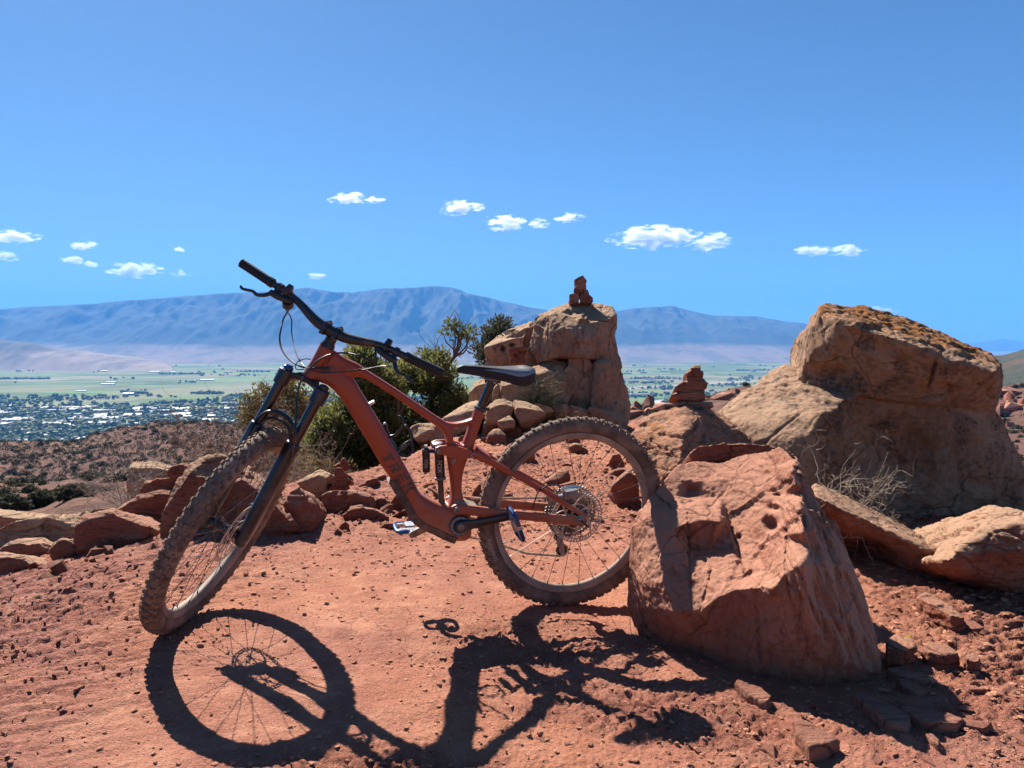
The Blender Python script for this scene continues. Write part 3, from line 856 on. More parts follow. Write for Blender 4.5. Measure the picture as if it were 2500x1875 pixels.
# ---- the big lichened boulder behind it
def big_boulder():
    Apt = [(1095, 170, 4.75), (1110, 110, 4.8), (1150, 85, 5.0), (1270, 92, 5.1), (1480, 138, 5.25), (1580, 205, 5.3), (1850, 285, 5.35), (2060, 365, 5.2), (2095, 410, 5.0),
           (1245, 205, 4.5), (1430, 265, 4.4), (1640, 335, 4.38), (1800, 412, 4.38), (2060, 462, 4.42), (2095, 475, 4.7), (1060, 370, 4.8), (1000, 500, 4.95), (1050, 565, 4.88), (1200, 588, 4.78), (1340, 590, 4.66), (1700, 640, 4.6), (2085, 560, 4.72), (2045, 700, 4.8)]
    Cpt = [(1200, 560, 4.85), (1340, 560, 4.7), (1700, 560, 4.65), (2045, 640, 4.78), (2060, 800, 4.75), (2160, 960, 4.7), (2320, 1150, 4.7), (2320, 1420, 4.7), (1450, 1400, 4.72), (1050, 1180, 4.78), (1010, 960, 4.8), (1060, 800, 4.78), (1120, 690, 4.75)]
    Bpt = [(1010, 440, 5.15), (930, 416, 5.25), (860, 448, 5.25), (780, 518, 5.2), (690, 588, 5.12), (588, 655, 5.0), (590, 695, 4.85), (640, 745, 4.72), (720, 840, 4.58), (800, 920, 4.48), (1000, 1020, 4.36), (1060, 1180, 4.4),
           (1340, 578, 4.72), (1270, 605, 4.6), (1110, 700, 4.42), (1062, 800, 4.36), (1015, 960, 4.34)]
    ms = []
    for pts, th, sh in ((Apt, .75, .75), (Cpt, .8, .9), (Bpt, .6, .8)):
        ms.append(hull_mesh(shell(W(ZR, pts), th, sh, .2 * th)))
    def d(x, y, rx, ry, ang, dep, hard): p = ZR(x, y); return (p[0], p[1], rx / 2.212, ry / 2.212, ang, dep, hard)
    dents = [d(1150, 480, 190, 95, .1, .10, .1), d(1500, 900, 330, 260, .3, .12, .05), d(1400, 300, 150, 80, .5, .04, .5), d(1715, 480, 9, 120, .25, .05, .3), d(1690, 600, 120, 7, -.15, .03, .3), d(1740, 560, 200, 60, 0, .03, .2), d(1920, 1060, 190, 50, .1, .02, .2)]
    def post(V, N):
        px = project(V); q = (px - np.array([1500, 700])) * 2.212
        up = sstep(.25, .7, N[:, 2])
        # flaky upper skin
        V = V + N * (up * .024 * fbm(V * np.array([7, 7, 16]) + 3, 4, .6) * sstep(.55, .75, V[:, 2] + .28 * V[:, 0] - .28 * 1.6))[:, None]
        # pitting on the lit shoulder
        m = (q[:, 0] < 1300) * sstep(420, 560, q[:, 1]) * (N[:, 0] < .3)
        V = V - N * (m * .007 * sstep(.18, .45, perlin(V * 15)))[:, None]
        return V
    finish_rock('lichened_boulder', join_meshes(ms), .0105, .019, 1.9, M_BIG, 'tall dark overhanging boulder with orange lichen on its sloping top', 'boulder', smooth=1, facets=40, facet_amp=.55, bed=(.45, .1, .9), bed_amp=.4, dents=dents, fine=.45, crack=.012, post=post)
big_boulder()

# ---- rocks round it
def pyramid():
    sil = [(95, 800, 4.15), (150, 728, 4.2), (250, 678, 4.3), (380, 648, 4.35), (500, 640, 4.4), (570, 690, 4.4), (650, 740, 4.35), (730, 812, 4.25), (800, 860, 4.2), (850, 980, 4.1), (600, 1080, 3.9), (350, 1150, 3.75), (180, 1130, 3.8), (130, 1000, 3.95), (150, 900, 4.05)]
    cre = [(385, 665, 4.12), (370, 800, 3.86), (355, 930, 3.74), (495, 660, 4.15)]
    finish_rock('pointed_boulder', hull_mesh(shell(W(ZR, sil + cre), .45, .75, .12)), .0085, .022, 3.0, M_PYR, 'pointed rusty boulder with wavy beds that carries the five-stone cairn', 'boulder', bed=(-.35, -.1, .94), bed_amp=1.5, fine=.4, crack=.01)
pyramid()
rock('flat_slab', 'long flat red slab lying on the back edge of the leaning boulder', ZR, [(410, 915), (430, 872), (500, 855), (590, 843), (720, 850), (868, 862), (872, 884), (780, 905), (700, 930), (500, 947), (418, 942)], 3.12, .20, M_RED, amp=.006, voxel=.006, bed_amp=1.2, shrink=.92)
def mid_slab():
    top = [(1085, 1060, 3.95), (1200, 1105, 3.92), (1330, 1185, 3.85), (1500, 1265, 3.75), (1650, 1335, 3.66), (1785, 1418, 3.55)]
    edge = [(1085, 1130, 3.55), (1200, 1205, 3.5), (1370, 1265, 3.44), (1500, 1335, 3.38), (1690, 1435, 3.30), (1795, 1455, 3.28)]
    low = [(1797, 1565, 3.34), (1720, 1630, 3.36), (1590, 1600, 3.44), (1480, 1500, 3.56), (1300, 1440, 3.68), (1180, 1330, 3.72)]
    finish_rock('tilted_slab', hull_mesh(shell(W(ZR, top + edge + low), .35, .8, .12)), .0075, .014, 3.0, M_REDTAN, 'tilted slab with pale crust sloping down to the right behind the twiggy bush', 'rock', bed=(.5, .2, .85), bed_amp=.6, fine=.5,
                dents=[(ZR(1400, 1450)[0], ZR(1400, 1450)[1], 110, 45, .5, .12, .1)])
mid_slab()
def edge_boulder():
    pts = [(1662, 1345, 3.62), (1740, 1300, 3.68), (1840, 1268, 3.72), (1950, 1208, 3.66), (2050, 1186, 3.45), (2212, 1212, 3.28), (2420, 1290, 3.15), (2030, 1212, 3.33), (1990, 1300, 3.15), (1880, 1400, 3.08), (1798, 1478, 3.05), (2200, 1265, 3.10), (2420, 1400, 3.02),
           (1800, 1545, 3.16), (1960, 1605, 3.18), (2212, 1690, 3.2), (2420, 1740, 3.2)]
    finish_rock('edge_boulder', hull_mesh(shell(W(ZR, pts), .5, .8, .18)), .0075, .018, 2.6, M_REDTAN, 'broad red boulder with a cracked pale left face at the right edge', 'boulder', bed=(.4, .1, .9), bed_amp=.6, fine=.45, crack=.012)
edge_boulder()

# ---- cairn of five stones on the pointed boulder
cz = 4.22
for nm, lab, ol, th in (('cairn_stone', 'broad base slab of the cairn on the pointed boulder', [(825, 745), (960, 700), (1330, 722), (1355, 790), (1200, 830), (1100, 810), (850, 815)], .17),
                        ('cairn_stone', 'flat second stone of the cairn on the pointed boulder', [(765, 625), (830, 598), (1000, 590), (1222, 562), (1232, 690), (1100, 708), (900, 690), (790, 650)], .15),
                        ('cairn_stone', 'wide tilted third stone of the cairn on the pointed boulder', [(808, 530), (900, 450), (1040, 438), (1200, 398), (1262, 470), (1250, 545), (1000, 598), (900, 592), (830, 565)], .15),
                        ('cairn_stone', 'rounded fourth stone of the cairn on the pointed boulder', [(963, 335), (1040, 268), (1110, 265), (1204, 318), (1202, 392), (1085, 475), (985, 440)], .12),
                        ('cairn_stone', 'small horn-shaped top stone of the cairn on the pointed boulder', [(1033, 272), (1060, 230), (1172, 215), (1165, 285), (1110, 318), (1060, 298)], .06),
                        ('cairn_stone', 'pebble-sized stone beside the base of the cairn on the pointed boulder', [(758, 825), (780, 800), (840, 798), (850, 830), (800, 842)], .04)):
    rock(nm, lab, ZE, ol, cz, th, M_REDTAN if len(lab) % 2 else M_RED, amp=.002, voxel=.0036, group='five-stone cairn', bed_amp=.7, top_back=.03, cat='stone', grow=1.0, facets=4, chips=2)

# ---- the tall outcrop in the middle
def outcrop():
    def r(label, pts, depth, th, mat=M_TOWER, name='outcrop_block', **kw):
        kw.setdefault('voxel', .0135); kw.setdefault('bed_amp', .5); kw.setdefault('facets', 9); kw.setdefault('grow', 1.09)
        rock(name, label, ZC, pts, depth, th, mat, group='blocks of the tall outcrop', **kw)
    rim = [(1038, 425, 8.1), (1090, 388, 8.2), (1150, 366, 8.3), (1200, 338, 8.35), (1330, 290, 8.4), (1540, 308, 8.4), (1640, 322, 8.35), (1692, 341, 8.3), (1720, 400, 8.15), (1719, 480, 8.1), (1716, 600, 8.1), (1697, 720, 8.1), (1692, 797, 8.05), (1600, 788, 7.9), (1480, 771, 7.82), (1330, 755, 7.8), (1230, 751, 7.82), (1160, 778, 7.85), (1060, 808, 8.0), (1018, 700, 8.05), (1003, 640, 8.1), (1030, 560, 8.1), (1028, 470, 8.1)]
    inn = [(1165, 405, 8.0), (1168, 560, 7.85), (1165, 740, 7.84), (1100, 560, 7.98), (1092, 700, 7.96), (1250, 385, 8.06), (1320, 345, 8.22), (1340, 405, 8.14), (1480, 398, 8.14), (1470, 348, 8.22), (1330, 425, 7.95), (1405, 450, 7.90), (1420, 436, 7.83), (1470, 432, 7.83), (1490, 462, 7.90), (1545, 458, 7.86), (1650, 440, 7.90), (1692, 420, 8.0),
           (1300, 520, 7.80), (1410, 520, 7.81), (1420, 620, 7.75), (1440, 730, 7.77), (1300, 650, 7.79), (1415, 640, 7.80), (1560, 560, 7.82), (1600, 680, 7.83), (1682, 560, 7.95), (1662, 700, 7.95), (1230, 470, 7.90), (1240, 620, 7.81), (1580, 380, 8.1), (1200, 690, 7.80), (1340, 700, 7.74), (1370, 690, 7.79)]
    Ar = W(ZC, rim); cn = Ar.mean(0); bk = cn + (Ar - cn) * .8; bk[:, 1] += .8; bk[:, 2] -= .15
    def g_(x, y, rx, ry, ang, dep, hard): p = ZC(x, y); return (p[0], p[1], rx / 3.403, ry / 3.403, ang, dep, hard)
    finish_rock('outcrop_block', sheet_mesh(ZC, rim, inn, bk), .0115, .013, 2.2, M_TOWER, 'huge square block on top of the outcrop, under the tall cairn', 'rock', 'blocks of the tall outcrop', smooth=1, facets=14, facet_amp=.6, bed=(.1, 0, 1), bed_amp=.6, fine=.6, crack=.012,
                dents=[g_(1600, 452, 120, 7, .08, .05, .2), g_(1440, 560, 5, 110, .05, .03, .2), g_(1150, 560, 6, 180, .02, .035, .2), g_(1200, 600, 5, 120, .15, .025, .2), g_(1660, 620, 5, 140, .08, .03, .2)])
    r('hollowed tan block on the left shoulder of the outcrop', [(640, 660), (700, 592), (790, 522), (850, 490), (940, 464), (1030, 470), (1062, 600), (1062, 800), (1000, 815), (800, 805), (700, 805), (648, 765)], 8.25, 1.0, amp=.014, top_back=.35,
      dents=[(ZC(990, 600)[0], ZC(990, 600)[1], 14, 34, .3, .2, .2), (ZC(850, 655)[0], ZC(850, 655)[1], 8, 6, 0, .15, .3), (ZC(775, 685)[0], ZC(775, 685)[1], 7, 8, 0, .15, .3), (ZC(880, 560)[0], ZC(880, 560)[1], 30, 12, .1, .08, .1)])
    r('lumpy pale-edged column below the top block of the outcrop', [(1020, 865), (1120, 828), (1200, 792), (1290, 806), (1337, 880), (1332, 970), (1352, 1012), (1300, 1052), (1285, 1150), (1230, 1190), (1190, 1190), (1090, 1095), (1050, 950)], 7.75, .7, top_back=.25, amp=.014)
    r('smooth flat-faced middle column of the outcrop', [(1325, 755), (1480, 762), (1548, 860), (1552, 1000), (1548, 1180), (1500, 1215), (1300, 1190), (1280, 1090), (1345, 1010), (1320, 900)], 7.85, .8, amp=.014, bed_amp=.3)
    r('rounded bulging right-hand column of the outcrop', [(1540, 790), (1690, 795), (1732, 905), (1790, 968), (1832, 1080), (1848, 1180), (1832, 1275), (1770, 1330), (1600, 1295), (1520, 1200), (1545, 1000)], 7.7, .9, amp=.014, top_back=.1)
    r('wedge jutting from the right side of the outcrop', [(1680, 715), (1700, 720), (1760, 808), (1732, 918), (1690, 905), (1670, 800)], 8.1, .5, amp=.014)
    r('small cracked block at the foot of the outcrop', [(1190, 1155), (1310, 1145), (1320, 1240), (1220, 1260), (1180, 1210)], 7.55, .4)
    r('low broken block at the foot of the middle column', [(1320, 1145), (1400, 1168), (1505, 1200), (1510, 1250), (1330, 1250)], 7.55, .4)
    r('wide brown base block under the right column of the outcrop', [(1505, 1180), (1620, 1180), (1740, 1205), (1800, 1260), (1770, 1345), (1560, 1320), (1500, 1260)], 7.5, .5, amp=.014)
    r('pinkish angular block just below the saddle', [(758, 955), (860, 928), (960, 918), (1040, 978), (1088, 1050), (1000, 1102), (800, 1116), (758, 1050)], 7.6, .6, mat=M_TAN, top_back=.15)
    r('weathered tan lump left of the saddle post', [(498, 1065), (540, 960), (640, 925), (700, 1000), (745, 1060), (690, 1120), (600, 1140), (500, 1110)], 7.9, .6, mat=M_TAN, top_back=.15)
    r('upright tan slab between the saddle post and the outcrop', [(700, 1000), (740, 960), (770, 1000), (760, 1110), (690, 1130)], 7.75, .4, mat=M_TAN)
    r('block with shaded hollow left of the outcrop column', [(620, 1310), (640, 1170), (700, 1112), (780, 1098), (862, 1128), (842, 1190), (830, 1265), (720, 1320)], 7.2, .5, mat=M_TAN, top_back=.15)
    r('split tan boulder in front of the outcrop', [(868, 1130), (890, 1098), (960, 1106), (1050, 1160), (1130, 1222), (1060, 1262), (1000, 1310), (930, 1320), (880, 1225)], 7.1, .5, mat=M_TAN, top_back=.15)
    r('tan stone lying against the split boulder', [(728, 1285), (780, 1262), (830, 1238), (882, 1290), (864, 1330), (780, 1345)], 6.95, .3, mat=M_TAN, voxel=.014, top_back=.1)
    r('thin slab leaning at the foot of the outcrop', [(1038, 1128), (1170, 1168), (1192, 1205), (1130, 1225), (1060, 1200)], 7.3, .3, mat=M_TAN, voxel=.014)
    r('long pale slab sloping up behind the seat tube', [(150, 1430), (200, 1330), (300, 1258), (440, 1160), (560, 1116), (612, 1190), (560, 1300), (450, 1370), (330, 1445), (200, 1455)], 7.4, .6, mat=M_TAN, top_back=.25)
    r('broken tan boulder behind the top tube', [(10, 1340), (80, 1315), (190, 1308), (215, 1370), (190, 1440), (60, 1450), (20, 1400)], 7.5, .5, mat=M_TAN, top_back=.15)
    r('upright red rock beside the round boulder', [(606, 1410), (616, 1322), (660, 1300), (722, 1288), (728, 1340), (690, 1390), (640, 1420)], 6.75, .3, mat=M_REDTAN, voxel=.013, top_back=.06, ground=True)
    r('round red boulder on the dirt behind the seat tube', [(640, 1458), (655, 1400), (690, 1356), (742, 1344), (792, 1400), (788, 1462), (740, 1480), (690, 1484)], 6.3, .3, mat=M_REDTAN, voxel=.012, top_back=.06, ground=True)
    r('blocky red rock behind the round boulder', [(782, 1355), (862, 1318), (922, 1328), (935, 1372), (884, 1436), (806, 1432)], 6.6, .3, mat=M_REDTAN, voxel=.012, top_back=.05, ground=True)
    r('small red rock on the dirt behind the seat stays', [(400, 1440), (420, 1412), (470, 1408), (500, 1440), (470, 1465), (410, 1462)], 6.4, .2, mat=M_REDTAN, voxel=.012, ground=True)
    r('little red stone between seat tube and round boulder', [(585, 1450), (600, 1425), (640, 1420), (650, 1450), (615, 1465)], 6.3, .12, mat=M_RED, voxel=.010, ground=True)
rock('outcrop_core', 'inner rock of the outcrop showing dark in the joints between its blocks', ZC, [(700, 640), (1080, 440), (1640, 380), (1680, 780), (1780, 1000), (1800, 1300), (1100, 1280), (640, 1280), (620, 900)], 8.35, .7, M_TOWER, voxel=.03, group='blocks of the tall outcrop')
outcrop()
for lab, ol, dep, th in (('thin capstone balanced on a post in the niche of the outcrop', [(815, 682), (860, 668), (980, 662), (985, 690), (930, 708), (872, 724), (828, 705)], 7.75, .2),
                         ('upright post stone carrying the thin capstone in the niche', [(880, 718), (950, 702), (962, 770), (960, 815), (885, 815)], 7.77, .15),
                         ('stone wedged left of the post in the niche', [(828, 800), (850, 755), (880, 740), (884, 815), (835, 818)], 7.75, .12),
                         ('left base stone of the tall cairn', [(1326, 292), (1330, 232), (1395, 222), (1416, 258), (1405, 296), (1360, 300)], 8.2, .22),
                         ('right base stone of the tall cairn', [(1418, 296), (1420, 232), (1480, 220), (1528, 262), (1525, 292), (1460, 300)], 8.2, .22),
                         ('grey-brown stone above the left base of the tall cairn', [(1364, 224), (1370, 188), (1440, 184), (1452, 222), (1400, 232)], 8.22, .18),
                         ('dark stone above the right base of the tall cairn', [(1442, 222), (1450, 194), (1482, 194), (1494, 228), (1460, 232)], 8.22, .15),
                         ('wide thin plate in the tall cairn', [(1366, 190), (1368, 172), (1420, 162), (1472, 166), (1472, 192), (1420, 196)], 8.22, .18),
                         ('narrow thin plate in the tall cairn', [(1380, 170), (1386, 146), (1462, 142), (1470, 166), (1420, 172)], 8.22, .15),
                         ('jagged beaked top stone of the tall cairn', [(1366, 112), (1400, 90), (1440, 72), (1456, 92), (1478, 120), (1462, 148), (1390, 152), (1380, 122)], 8.22, .16)):
    rock('cairn_stone', lab, ZC, ol, dep, th, M_SLATE if len(lab) % 2 else M_RED, amp=.0025, voxel=.0048, group='cairns on the outcrop', cat='stone', bed_amp=.5, grow=1.0, facets=4, chips=2)

# ---- rocks at the left rim
def left_rim():
    def r(label, cv, pts, depth, th, mat=M_RED, name='rim_rock', **kw):
        kw.setdefault('grow', 1.05); kw.setdefault('ground', 'perched' not in label and 'layered' not in label and 'pointed red slab' not in label and 'ledge' not in label and 'furthest' not in label and 'crumbly' not in label); kw.setdefault('bed_amp', 1.5)
        if 'ledge' in label or 'furthest' in label: kw.setdefault('low', .7)
        if 'pointed red slab' in label or 'crumbly' in label: kw.setdefault('low', .25)
        rock(name, label, cv, pts, depth, th, mat, group='rocks along the left rim', **kw)
    r('pale flat-topped block furthest back on the left rim', ZM, [(728, 1190), (760, 1136), (900, 1128), (990, 1150), (1005, 1185), (985, 1240), (740, 1250)], 5.2, .7, M_TAN, top_back=0.135)
    r('dark red wedge perched on the layered slab', ZM, [(955, 1200), (990, 1160), (1058, 1133), (1078, 1160), (1064, 1220), (968, 1222)], 4.2, .2, top_back=0.018)
    r('layered red slab under the perched wedge', ZM, [(810, 1335), (818, 1242), (930, 1228), (1052, 1218), (1062, 1290), (1040, 1325), (880, 1340)], 4.25, .4, bed_amp=1.8, amp=.010)
    r('pointed red slab jutting out to the left', ZM, [(645, 1372), (680, 1348), (880, 1318), (900, 1296), (1050, 1288), (1065, 1400), (1000, 1500), (920, 1508), (840, 1465), (760, 1425), (660, 1395)], 4.1, .4, bed_amp=1.6, amp=.009)
    r('big block with tan crust behind the front wheel', ZQ, [(352, 700), (362, 612), (400, 568), (500, 535), (600, 522), (680, 600), (720, 655), (760, 800), (700, 990), (450, 1000), (222, 985), (240, 880), (330, 770)], 3.95, .7, M_REDTAN, top_back=0.113)
    r('slanting red block seen through the front wheel', ZQ, [(640, 690), (718, 645), (790, 700), (850, 760), (960, 860), (1060, 985), (800, 995), (600, 990)], 3.85, .5, M_RED, top_back=0.054)
    r('squared red block right of the fork leg', ZD, [(-60, 1000), (0, 905), (40, 828), (160, 783), (242, 850), (312, 990), (328, 1200), (316, 1370), (100, 1375), (-60, 1330)], 3.9, .45, M_RED, top_back=0.054)
    r('craggy red rock at the dirt edge left of the front wheel', ZM, [(420, 1650), (445, 1520), (490, 1445), (560, 1440), (650, 1408), (742, 1438), (860, 1488), (885, 1520), (760, 1580), (600, 1620), (520, 1659)], 3.55, .4, M_RED, top_back=0.063, bed_amp=1.2, facets=10, facet_amp=1.3)
    r('small triangular stone on the dirt edge', ZM, [(548, 1635), (590, 1568), (634, 1600), (620, 1645)], 3.35, .1, M_RED)
    r('squat pinkish boulder at the dirt edge', ZM, [(275, 1662), (300, 1592), (360, 1568), (432, 1580), (430, 1655), (370, 1690)], 3.4, .3, M_REDTAN, top_back=0.027)
    r('flat tan-crusted rock low on the left rim', ZM, [(-60, 1680), (0, 1640), (100, 1573), (200, 1580), (284, 1612), (270, 1668), (180, 1690)], 3.25, .3, M_REDTAN, top_back=0.054)
    r('slab half buried at the left frame edge', ZG, [(-80, 470), (0, 452), (130, 478), (238, 532), (160, 562), (0, 592), (-80, 590)], 3.0, .25, M_REDTAN, top_back=0.045)
    r('long pale ledge running in from the left', ZM, [(-150, 1420), (0, 1398), (90, 1408), (200, 1432), (190, 1470), (0, 1500), (-150, 1500)], 5.0, .8, M_TAN, top_back=0.135)
    r('undercut tan ledge in front of the long ledge', ZM, [(-150, 1540), (0, 1502), (100, 1462), (250, 1440), (330, 1428), (485, 1440), (470, 1500), (440, 1570), (350, 1600), (270, 1640), (0, 1660), (-150, 1650)], 4.1, .7, M_TAN, top_back=0.113  )
    r('pale rounded ledge end beside the craggy rock', ZM, [(330, 1430), (420, 1412), (560, 1398), (640, 1390), (660, 1430), (520, 1470), (420, 1480)], 4.6, .5, M_TAN, top_back=0.090)
    r('crumbly tan rock under the pointed slab', ZM, [(735, 1560), (790, 1500), (860, 1495), (890, 1530), (870, 1580), (780, 1590)], 3.75, .25, M_TAN, bed_amp=1.2)
    r('tan boulder with a bright rim left of the small cairn', ZD, [(148, 715), (190, 650), (250, 600), (340, 560), (430, 543), (520, 570), (605, 592), (620, 650), (560, 800), (470, 900), (330, 985), (225, 850)], 4.9, .5, M_TAN, top_back=0.081)
    r('long red block under the small cairn', ZD, [(442, 880), (470, 850), (550, 818), (700, 790), (930, 798), (1105, 880), (1115, 1015), (1000, 1070), (800, 1115), (480, 1120), (455, 960)], 4.25, .4, M_RED, top_back=0.045)
    r('flaky wedge of rock in front of the long red block', ZD, [(730, 1215), (780, 1120), (860, 1038), (1000, 1018), (1180, 1060), (1335, 1170), (1300, 1235), (960, 1225)], 3.75, .35, M_RED, top_back=0.054, bed_amp=2.4)
    r('round rock behind the down tube', ZD, [(1165, 960), (1210, 908), (1290, 896), (1382, 950), (1395, 1040), (1290, 1078), (1190, 1060)], 4.35, .25, M_RED, top_back=0.023)
    r('blocky red rock half hidden by the down tube', ZD, [(1405, 905), (1470, 848), (1560, 900), (1610, 980), (1600, 1075), (1430, 1075)], 4.4, .25, M_RED, top_back=0.023)
    r('red stone under the motor', ZD, [(1600, 1265), (1622, 1125), (1700, 1200), (1750, 1265)], 3.75, .2, M_RED)
    r('small angular stone on the dirt near the flaky wedge', ZD, [(676, 1315), (790, 1238), (825, 1285), (826, 1325), (720, 1330)], 3.6, .12, M_RED)
    r('tiny pointed stone behind the front tyre', ZD, [(640, 1385), (680, 1320), (735, 1370), (735, 1395)], 3.35, .06, M_RED)
    r('low slab lying behind the far pedal', ZD, [(1240, 1310), (1310, 1258), (1500, 1270), (1480, 1300), (1260, 1325)], 3.5, .2, M_RED)
    r('stone between the round rock and the long block', ZD, [(1080, 880), (1130, 900), (1170, 930), (1170, 1010), (1110, 1010)], 4.35, .2, M_RED)
    r('slab on the dirt ridge beside the down tube', ZD, [(1180, 605), (1300, 556), (1352, 640), (1320, 690), (1230, 690)], 5.6, .25, M_RED, top_back=0.036)
    r('thin slab lower on the dirt ridge', ZD, [(920, 775), (1100, 660), (1205, 640), (1165, 700), (1000, 800)], 5.1, .3, M_RED, top_back=0.036)
    r('tan foot stone left of the long red block', ZD, [(315, 995), (380, 950), (450, 920), (462, 1000), (400, 1020), (330, 1025)], 4.3, .2, M_TAN)
left_rim()
for lab, ol, th in (('dark base stone of the small cairn', [(548, 845), (570, 770), (640, 718), (800, 706), (824, 740), (795, 808), (640, 828)], .12),
                    ('wide wing-like plate of the small cairn', [(508, 724), (640, 688), (740, 688), (872, 672), (862, 700), (720, 716), (600, 728)], .12),
                    ('second plate of the small cairn', [(606, 645), (640, 620), (790, 625), (856, 672), (700, 692), (630, 672)], .11),
                    ('red top stone of the small cairn', [(634, 605), (656, 520), (720, 506), (806, 590), (794, 628), (660, 628)], .09)):
    rock('cairn_stone', lab, ZD, ol, 4.38, th, M_RED, amp=.003, voxel=.0045, group='small cairn behind the down tube', cat='stone', bed_amp=.6, grow=1.0, facets=4, chips=2)
rock('triangular_rock', 'triangular red rock in front of the dark juniper', ZD, [(630, 490), (700, 430), (762, 392), (806, 480), (785, 520), (680, 520)], 5.2, .12, M_RED, amp=.01)

# ---- rocks on the dirt seen through the rear wheel
def wheel_rocks():
    def r(label, pts, depth, th, mat=M_RED, **kw):
        kw.setdefault('ground', True); rock('dirt_rock', label, ZW, pts, depth, th, mat, group='rocks on the dirt behind the rear wheel', **kw)
    r('wedge-shaped rock above the rear hub', [(700, 735), (780, 680), (900, 618), (962, 606), (1004, 680), (1006, 730), (960, 760), (800, 765)], 4.55, .3, M_RED, top_back=.10)
    r('double-lumped red rock right of the rear hub', [(1415, 800), (1450, 740), (1550, 690), (1600, 600), (1690, 700), (1728, 900), (1620, 965), (1530, 990), (1495, 920)], 3.95, .3, M_RED, top_back=.06)
    r('flat rock behind the double-lumped rock', [(1385, 665), (1440, 608), (1560, 576), (1606, 600), (1560, 660), (1450, 680)], 4.4, .25, M_RED, top_back=.05)
    r('grey-shadowed stone near the inside of the rear rim', [(1402, 535), (1430, 458), (1500, 448), (1566, 560), (1500, 590)], 4.9, .2, M_RED)
    r('rounded rock under the top of the rear wheel', [(990, 375), (1060, 328), (1150, 358), (1184, 420), (1100, 446), (1010, 415)], 6.2, .25, M_REDTAN, top_back=.05)
    r('rock beside the rear rim near the seat stay', [(515, 540), (570, 470), (622, 426), (645, 440), (648, 490), (560, 552)], 5.5, .25, M_RED)
    r('reddish block half behind the seat stay', [(-10, 900), (20, 820), (60, 760), (95, 736), (95, 900)], 4.2, .2, M_RED)
    r('rock under the outcrop seen through the rear wheel', [(980, 330), (1000, 285), (1080, 275), (1110, 310), (1060, 340)], 6.7, .25, M_RED)
    r('low rock left of the rear hub', [(300, 905), (330, 860), (400, 850), (440, 885), (400, 915)], 4.3, .15, M_RED)
    r('flat stone further up the dirt slope', [(920, 560), (960, 540), (1030, 555), (1010, 575)], 5.4, .15, M_RED)
    r('shadowed rock under the pointed boulder', [(1840, 590), (1870, 500), (1960, 480), (2000, 530), (1930, 590)], 4.1, .2, M_RED)
wheel_rocks()

# ---- flagstones and loose stones lying on the dirt
def flag(label, cv, pts, th, mat=M_SLATE, name='flagstone', tilt=0.0, group='flagstones in front of the boulder', lift=0.0, voxel=.0045):
    g = np.array([gpt(*cv(*p)) for p in pts])
    g[:, 2] += tilt * (g[:, 0] - g[:, 0].mean()) + lift
    g[:, 2] += .012
    top = g.copy(); top[:, 2] += th; bot = g.copy(); bot[:, 2] -= .05
    c = top.mean(0)
    inner = c + (top - c) * .96
    size = np.linalg.norm(np.ptp(g, axis=0))
    finish_rock(name, hull_mesh(np.vstack([inner, g + [0, 0, th * .6], bot])), min(max(voxel, size / 80), size / 14), max(.003, th * .16), 9, mat, label, 'stone', group, smooth=2, bed=(0, 0, 1), bed_amp=.8, fine=.5)
flag('long flagstone in the middle of the boulder shadow', ZS, [(1000, 1232), (1100, 1228), (1250, 1290), (1392, 1388), (1372, 1462), (1250, 1432), (1180, 1350), (1080, 1272)], .016)
flag('widest flagstone at the right of the boulder shadow', ZS, [(1228, 1278), (1400, 1288), (1600, 1358), (1742, 1410), (1690, 1442), (1500, 1432), (1390, 1380)], .018)
flag('upper flagstone beside the foot of the boulder', ZS, [(1228, 1072), (1330, 1052), (1510, 1118), (1524, 1152), (1300, 1112)], .016)
flag('flagstone just below the upper one', ZS, [(1288, 1122), (1400, 1150), (1502, 1210), (1430, 1232), (1320, 1172)], .014)
flag('sunlit pale flagstone at the bottom edge', ZS, [(636, 1400), (760, 1450), (934, 1552), (830, 1592), (738, 1604), (640, 1502)], .022)
flag('flagstone at the left end of the boulder shadow', ZS, [(246, 1160), (280, 1118), (400, 1168), (494, 1252), (450, 1292), (330, 1232)], .014)
flag('short flagstone near the lower right of the shadow', ZS, [(1480, 1490), (1530, 1480), (1580, 1530), (1570, 1560), (1520, 1530)], .010)
flag('tilted slab on the dirt right of the boulder', ZS, [(1428, 655), (1480, 612), (1560, 640), (1640, 690), (1742, 795), (1650, 785), (1500, 705)], .05, M_RED, tilt=-.15)
flag('grey rock just right of the boulder foot', ZS, [(1460, 995), (1500, 940), (1620, 958), (1704, 1022), (1600, 1048), (1500, 1022)], .045, M_RED)
flag('small red rock beyond the grey rock', ZS, [(1738, 1035), (1780, 1000), (1842, 1040), (1832, 1072), (1750, 1064)], .04, M_RED)
flag('red rock below the lichened stone', ZS, [(1228, 975), (1300, 920), (1400, 958), (1418, 1012), (1330, 1042), (1230, 1024)], .06, M_RED)
M_YEL = rock_material('yellow_lichened_stone', (0.234, 0.125, 0.039), (0.328, 0.195, 0.047), (0.390, 0.257, 0.062), .5, 0, scale=3)
rock('lichened_stone', 'small stone capped with yellow lichen beside the boulder foot', ZS, [(1322, 880), (1345, 818), (1410, 816), (1464, 880), (1430, 940), (1370, 935)], 2.62, .08, M_YEL, amp=.006, voxel=.0045, cat='stone')
